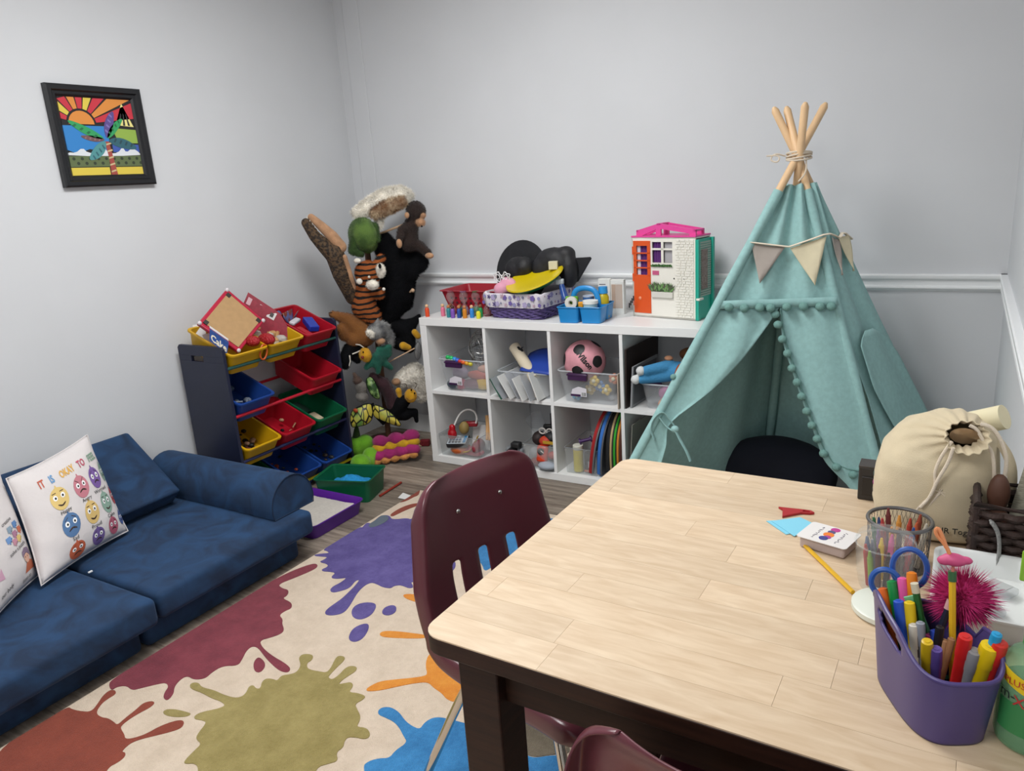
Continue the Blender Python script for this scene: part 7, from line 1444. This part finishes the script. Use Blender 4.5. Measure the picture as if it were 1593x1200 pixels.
for k, (m, off, n_, r_) in enumerate((('fur_magenta', .115, 3, .045), ('fur_gold', .075, 4, .036), ('fur_magenta', .03, 4, .042), ('fur_orangepeel', -.005, 5, .026))):
    pts = []
    for i in range(n_): f = (i+.3)/n_; c = m0.lerp(m1, f); c = c+V((-.02*(1-k*.3), .02*(2-k), off*.75)); pts.append((tuple(c), (r_*1.05, r_*.9, r_*.72)))
    blob(pts).build('fin', m, dg, world=True, remesh=.006)

# ---------------------------------------------------------------- pile of the plush puppets
FURL = {'puppy_puppet': .020, 'turtle_puppet': .009, 'monkey_puppet': .010, 'bear_puppet': .014, 'tiger_puppet': .009, 'beaver_puppet': .008, 'wolf_puppet': .013, 'skunk_puppet': .010, 'sheep_puppet': .012, 'penguin_puppet': .007, 'caterpillar_puppet': .006, 'mouse_puppet': .007, 'bee_puppet': .004, 'dragon_puppet': .004, 'bird_puppet': .006}
rf = random.Random(21)
bpy.context.view_layer.update()
dgr = bpy.context.evaluated_depsgraph_get()
jobs = [o for o in list(C.objects) if o.type == 'MESH' and o.parent is not None and o.parent.name.split('.')[0] in FURL and o.name.split('.')[0] in ('body', 'shell', 'fleece', 'back_patch', 'leaf_collar', 'limbs', 'fin', 'muzzle', 'face', 'head')]
built = []
for o in jobs:
    L0 = FURL[o.parent.name.split('.')[0]]
    e = o.evaluated_get(dgr); me = e.to_mesh(); b = MB()
    for pl_ in me.polygons:
        k = pl_.area*52000; k = int(k)+(1 if rf.random() < k-int(k) else 0)
        for _ in range(k):
            w = [rf.random() for _ in pl_.vertices]; sw_ = sum(w); p = V((0, 0, 0))
            for wi, vi in zip(w, pl_.vertices): p += me.vertices[vi].co*(wi/sw_)
            n = pl_.normal; d = (n+V((rf.uniform(-.6, .6), rf.uniform(-.6, .6), rf.uniform(-.9, .3)))).normalized(); t_ = d.orthogonal().normalized()*.0011
            b.add([p-t_-n*.001, p+t_-n*.001, p+d*L0*rf.uniform(.5, 1.15)], [(0, 1, 2)])
    mt = o.data.materials[0].name; e.to_mesh_clear(); built.append((b, o, mt))
for b, o, mt in built:
    q = b.build('fur', bpy.data.materials[mt], o, flat=False, ang=0); q['kind'] = 'stuff'

# ---------------------------------------------------------------- contents of the toy bins
def in_bin(r, c, x, y, z):            # local bin coordinates (x forward, y sideways, z up), tilted with the bin
    return tuple(V(BINPOS[(r, c)])+Mx.Rotation(TILT, 3, 'Y') @ V((x, y, z)))
# tan backed board with a red frame, leaning out of the top left bin
bd = thing('tan_board', 'tan hardboard panel with a red plastic frame leaning in the top left bin', 'board game', (-2.80, 2.20, .78))
c0, c1_, c2_, c3 = V([(2.021,0.901)][0]+(0,)), None, None, None
pA, pB, pC, pD = [V((x, y, z)) for x, (y, z) in zip((-2.82, -2.86, -2.76, -2.72), [(2.055,0.904)]+[(2.265,1.022)]+[(2.365,0.859)]+[(2.163,0.757)])]
def quad_slab(P, th, inset=0.0, push=0.0):
    c = sum(P, V((0, 0, 0)))/4; n = (P[1]-P[0]).cross(P[3]-P[0]).normalized()
    if n.x < 0: n = -n
    Q = [p+(c-p)*inset+n*push for p in P]; b = MB(); b.add([tuple(q) for q in Q]+[tuple(q-n*th) for q in Q], [(0, 1, 2, 3), (7, 6, 5, 4)]+[(i, 4+i, 4+(i+1) % 4, (i+1) % 4) for i in range(4)]); return b
QB = [pA, pB, pC, pD]
quad_slab(QB, .020).build('frame', plas('b01a3a', .35), bd, world=True, bevel=.004)
quad_slab(QB, .004, .15, .003).build('panel', mat('hardboard_tan', 'b08d62', .8, var=.04, scale=40), bd, world=True)
for i, p in enumerate(QB):
    cc = p+(sum(QB, V((0, 0, 0)))/4-p)*.22; e1 = (QB[(i+1) % 4]-p).normalized(); e2 = (QB[i-1]-p).normalized()
    if i != 3: quad_slab([cc-e1*.010-e2*.010, cc+e1*.010-e2*.010, cc+e1*.010+e2*.010, cc-e1*.010+e2*.010], .003, 0, .005).build('corner_clip', plas('2f2a26', .5), bd, world=True)
    MB().ell(p+(sum(QB, V((0, 0, 0)))/4-p)*.05, (.007, .010, .010), 10, 6).build('corner_cap', plas('d8cfd2', .4), bd, world=True)
# red boxed game behind it
gp = [V((x, y, z)) for x, (y, z) in zip((-2.93, -2.92, -2.80, -2.82), [(2.391,0.919)]+[(2.429,0.978)]+[(2.498,0.867)]+[(2.475,0.823)])]
gb = thing('red_game_box', 'red boxed game with white stickers leaning behind the tan board', 'box', (-2.88, 2.35, .82)); dn = V((.05, .02, -.13))
b = MB(); b.add([tuple(p) for p in gp]+[tuple(p+dn) for p in gp], [(0, 1, 2, 3), (7, 6, 5, 4)]+[(i, 4+i, 4+(i+1) % 4, (i+1) % 4) for i in range(4)]); b.build('carton', mat('box_red', '8f2436', .5, var=.15, scale=60), gb, world=True)
def on_quad(P, u0, u1, v0, v1, push=.0015):
    n = (P[1]-P[0]).cross(P[3]-P[0]).normalized(); n = n if n.z > 0 or n.x > 0 else -n
    f = lambda u, v: P[0].lerp(P[3], u).lerp(P[1].lerp(P[2], u), v)+n*push
    b = MB(); b.add([tuple(f(u0, v0)), tuple(f(u1, v0)), tuple(f(u1, v1)), tuple(f(u0, v1))], [(0, 1, 2, 3)]); return b
on_quad(gp, .42, .66, .3, .75).build('sticker', plas('d2cccc', .5), gb, world=True, flat=True); on_quad(gp, .70, .93, .15, .8).build('sticker', plas('e0dcdc', .5), gb, world=True, flat=True); on_quad(gp, .77, .87, .3, .65, .003).build('barcode', plas('4a4444', .5), gb, world=True, flat=True); on_quad(gp, .06, .18, .25, .75).build('emblem', plas('c9a0a8', .5), gb, world=True, flat=True)
# blue picture book
kp = [V((x, y, z)) for x, (y, z) in zip((-2.735, -2.735, -2.705, -2.705), [(2.034,0.836)]+[(2.044,0.881)]+[(2.105,0.811)]+[(2.086,0.767)])]
kb = thing('picture_book', 'blue children\'s book with white title standing in the top left bin', 'book', (-2.73, 2.12, .78)); kd = V((-.012, .010, .004))
b = MB(); b.add([tuple(p) for p in kp]+[tuple(p+kd) for p in kp], [(0, 1, 2, 3), (7, 6, 5, 4)]+[(i, 4+i, 4+(i+1) % 4, (i+1) % 4) for i in range(4)]); b.build('cover', mat('book_blue', '24488a', .45, var=.2, scale=50), kb, world=True)
e1 = (kp[3]-kp[0]).normalized(); e2 = (kp[1]-kp[0]).normalized(); nn = e1.cross(e2).normalized(); nn = nn if nn.x > 0 else -nn
oM = Mx((( e1.x, e2.x, nn.x, 0), (e1.y, e2.y, nn.y, 0), (e1.z, e2.z, nn.z, 0), (0, 0, 0, 1))); cm_ = sum(kp, V((0, 0, 0)))/4
text_mesh('Cake', .040, Mx.Translation(cm_+nn*.001-e2*.006) @ oM, depth=.0006, bold=.001).build('title', plas('e4dcc6', .6), kb, world=True)
b = MB(); b.add([tuple(p+kd*.9+V((0, 0, .003))) for p in kp[1:3]]+[tuple(p+kd*2.4+V((0, 0, .003))) for p in kp[2:0:-1]], [(0, 1, 2, 3)]); b.build('page_edge', 'paper_white', kb, world=True, flat=True)
# small things
def bits(r, c, n, cols, name, label, seed, size=.016, zz=.03, kindcat='small toys'):
    rr = random.Random(seed); t = thing(name, label, kindcat, in_bin(r, c, 0, 0, .01))
    for col in cols:
        b = MB()
        for i in range(n):
            s_ = size*rr.uniform(.5, 1.2); p = V(in_bin(r, c, rr.uniform(-.10, .10), rr.uniform(-.065, .065), zz+rr.uniform(-.01, .015)))
            if rr.random() < .5: b.ell(p, (s_, s_*.7, s_*.6), 8, 5)
            else: b.cyl(p, p+V((rr.uniform(-1, 1), rr.uniform(-1, 1), rr.uniform(-.3, .5)))*s_*2, s_*.25, n=6)
        o = b.build('loose_pieces', plas(col, .5), t, world=True); o['kind'] = 'stuff'
    t['kind'] = 'stuff'
    return t
bits(2, 0, 16, ('17140f', '5a2a22', '8a6a52'), 'toy_animals', 'jumble of small dark toy animals in the third row yellow bin', 1)
bits(2, 1, 4, ('141416', 'b08a6a'), 'toy_animals', 'few small black toys in the third row red bin', 2, .014)
bits(3, 1, 12, ('1a1a20', 'a0442a'), 'toy_animals', 'jumble of dark and rusty toys in the bottom middle blue bin', 3)
bits(3, 2, 10, ('1f1f22', '3a2f2a'), 'toy_animals', 'jumble of dark toys in the bottom right blue bin', 4)
bits(1, 0, 8, ('7d8694', '5a6a80'), 'toy_blocks', 'heap of translucent grey pieces in the second row blue bin', 5, .02)
bits(0, 1, 10, ('c9b9a0', 'b0a8a0', 'b58a5a'), 'craft_sticks', 'pile of pale craft sticks in the top middle yellow bin', 6, .03, .065)
simple('sand_block', 'beige block in the third row green bin', 'block', MB().box((0, 0, 0), (.07, .05, .025), Mx.Translation(V(in_bin(2, 2, .05, -.02, .045))) @ Mx.Rotation(TILT, 4, 'Y')), plas('c2b396', .8), bevel=.004)
simple('grey_tin', 'flat dark green box in the third row green bin', 'box', MB().box((0, 0, 0), (.10, .06, .03), Mx.Translation(V(in_bin(2, 2, -.05, -.03, .045))) @ Mx.Rotation(TILT, 4, 'Y')), plas('1d3a30', .6), bevel=.004)
simple('red_tassel', 'shiny red tassel over the front rim of the top row', 'tassel', blob([(in_bin(0, 1, .10, -.09, .112), (.05, .03, .03)), (in_bin(0, 0, .09, .06, .115), (.04, .03, .025))]), mat('tinsel_red', 'a0101c', .4, bump=1, bscale=120), remesh=.006)
simple('carabiner', 'orange ring clipped over the front rod', 'ring', MB().tube([tuple(V((-2.69, 2.27, .735))+V((.004*math.sin(a), .02*math.cos(a)+.004*math.sin(a), .034*math.sin(a)))) for a in [2*PI*i/20 for i in range(20)]], .004, 6, closed=True), plas('c9581c', .35))
simple('blue_box', 'glossy blue box in the top right red bin', 'box', MB().box((0, 0, 0), (.11, .05, .03), Mx.Translation(V(in_bin(0, 2, .04, .03, .09))) @ Mx.Rotation(TILT, 4, 'Y') @ Mx.Rotation(R(-25), 4, 'Z')), plas('1f36a0', .3), bevel=.004)
simple('white_label_roll', 'white label strip beside the blue box in the top right bin', 'label', MB().box((0, 0, 0), (.03, .075, .018), Mx.Translation(V(in_bin(0, 2, -.01, -.03, .095))) @ Mx.Rotation(TILT, 4, 'Y') @ Mx.Rotation(R(20), 4, 'Z')), plas('c9c6cc', .5), bevel=.006)
simple('sweet_wrapper', 'crinkled colourful wrapper at the back of the top right bin', 'wrapper', MB().grid(lambda u, v: tuple(V(in_bin(0, 2, -.11+.07*u, -.08+.10*v, .085+.03*math.sin(9*u+5*v)+.02*u))), 10, 10), mat('wrapper', '8a4a3a', .35, col2='6a7ab0', scale=30, thr=(.45, .55)), solid=.002)
simple('red_strip', 'red plastic strip at the bottom front of the top right bin', 'strip', MB().box((0, 0, 0), (.11, .03, .02), Mx.Translation(V(in_bin(0, 2, .08, -.04, .075))) @ Mx.Rotation(TILT, 4, 'Y')), plas('a81420', .35), bevel=.004)
for i, (x, y, z, rz) in enumerate(((-.10, -.05, .10, .3), (.0, -.07, .105, .1))): sheet('white_paper', ('white paper sheet at the left wall of the top left bin', 'white paper corner beside the blue book')[i], 'paper', in_bin(0, 0, x, y, z-.06), (.05, .003, .09), -15, 0, 60+30*i, 'paper_white', None)
# ---------------------------------------------------------------- on the floor
gtub = thing('floor_bin', 'dark green plastic tub of blue sand on the floor', 'tub', (-2.449, 2.464, 0))
tub(gtub, 'tub_body', 'bin_green', -2.449, 2.464, .280, .200, .108, .001, .02, .004, .92, rz=R(16.7), flare=.008)
b = MB(); b.grid(lambda u, v: tuple(rot(0, 0, R(16.7), (-2.449, 2.464, 0)) @ V((-.118+.236*u, -.082+.164*v, .045+.052*math.exp(-((u-.5)**2+(v-.55)**2)*9)+.006*NZ.noise(V((u*14, v*14, 1)))))), 34, 30)
simple('blue_sand', 'heap of bright blue play sand in the green tub', 'sand', b, mat('sand_blue', '1f8fd0', .95, var=.12, scale=80, bump=.6, bscale=300))['kind'] = 'stuff'
ptr = thing('sand_tray', 'purple plastic tray of white sand beside the couch', 'tray', (-2.42, 2.17, 0))
tub(ptr, 'tray_body', mat('tray_purple', '55208a', .35), -2.435, 2.170, .37, .315, .062, .001, .025, .004, .93, flare=.007)
b = MB(); b.grid(lambda u, v: (-2.435-.165+.33*u, 2.170-.138+.276*v, .040+.016*math.sin(PI*u)*math.sin(PI*v)+.007*NZ.noise(V((u*5, v*5, 3)))+.002*NZ.noise(V((u*40, v*40, 3)))), 44, 40)
simple('white_sand', 'fine white play sand filling the purple tray', 'sand', b, mat('sand_white', 'cfc9c0', .95, var=.05, scale=90, bump=.5, bscale=400))['kind'] = 'stuff'
q = [(-2.295,2.485),(-2.304,2.658)]
simple('red_stick', 'red stick lying on the floor beside the green tub', 'stick', MB().cyl((q[0][0], q[0][1], .0065), (q[1][0], q[1][1], .0065), .006, n=8), plas('8a2a1c', .5))
q = [(-2.205,2.509),(-2.221,2.567),(-2.158,2.552),(-2.147,2.508)]
simple('paper_scrap', 'white paper scrap on the floor by the rug corner', 'paper', MB().prism(q, .001, .0022), 'paper_white')
q = [(-2.649,2.796),(-2.577,3.163),(-2.663,3.132),(-2.539,3.131),(-2.84,3.186)]
simple('wooden_rod', 'thin brown wooden rod on the floor running toward the shelf', 'rod', MB().cyl((q[0][0], q[0][1], .006), (q[1][0], q[1][1], .006), .005, n=8), mat('rod_wood', '8a6a40', .6))
simple('wooden_rod', 'pale thin wooden rod on the floor meeting the brown one', 'rod', MB().cyl((q[2][0]-.08, q[2][1]+.06, .006), (q[3][0], q[3][1], .006), .004, n=8), 'knob_wood')
q = [(-2.495,3.129)][0]
simple('red_brush', 'red bristled brush head on the floor against the shelf side', 'brush', MB().box((q[0]-.035, q[1]+.03, .018), (.055, .04, .034), rz=.4), mat('brush_red', '7a1420', .8, bump=1, bscale=120), bevel=.006)
q = [(-2.808,3.313),(-2.658,3.268),(-2.631,3.161),(-2.777,3.178)]
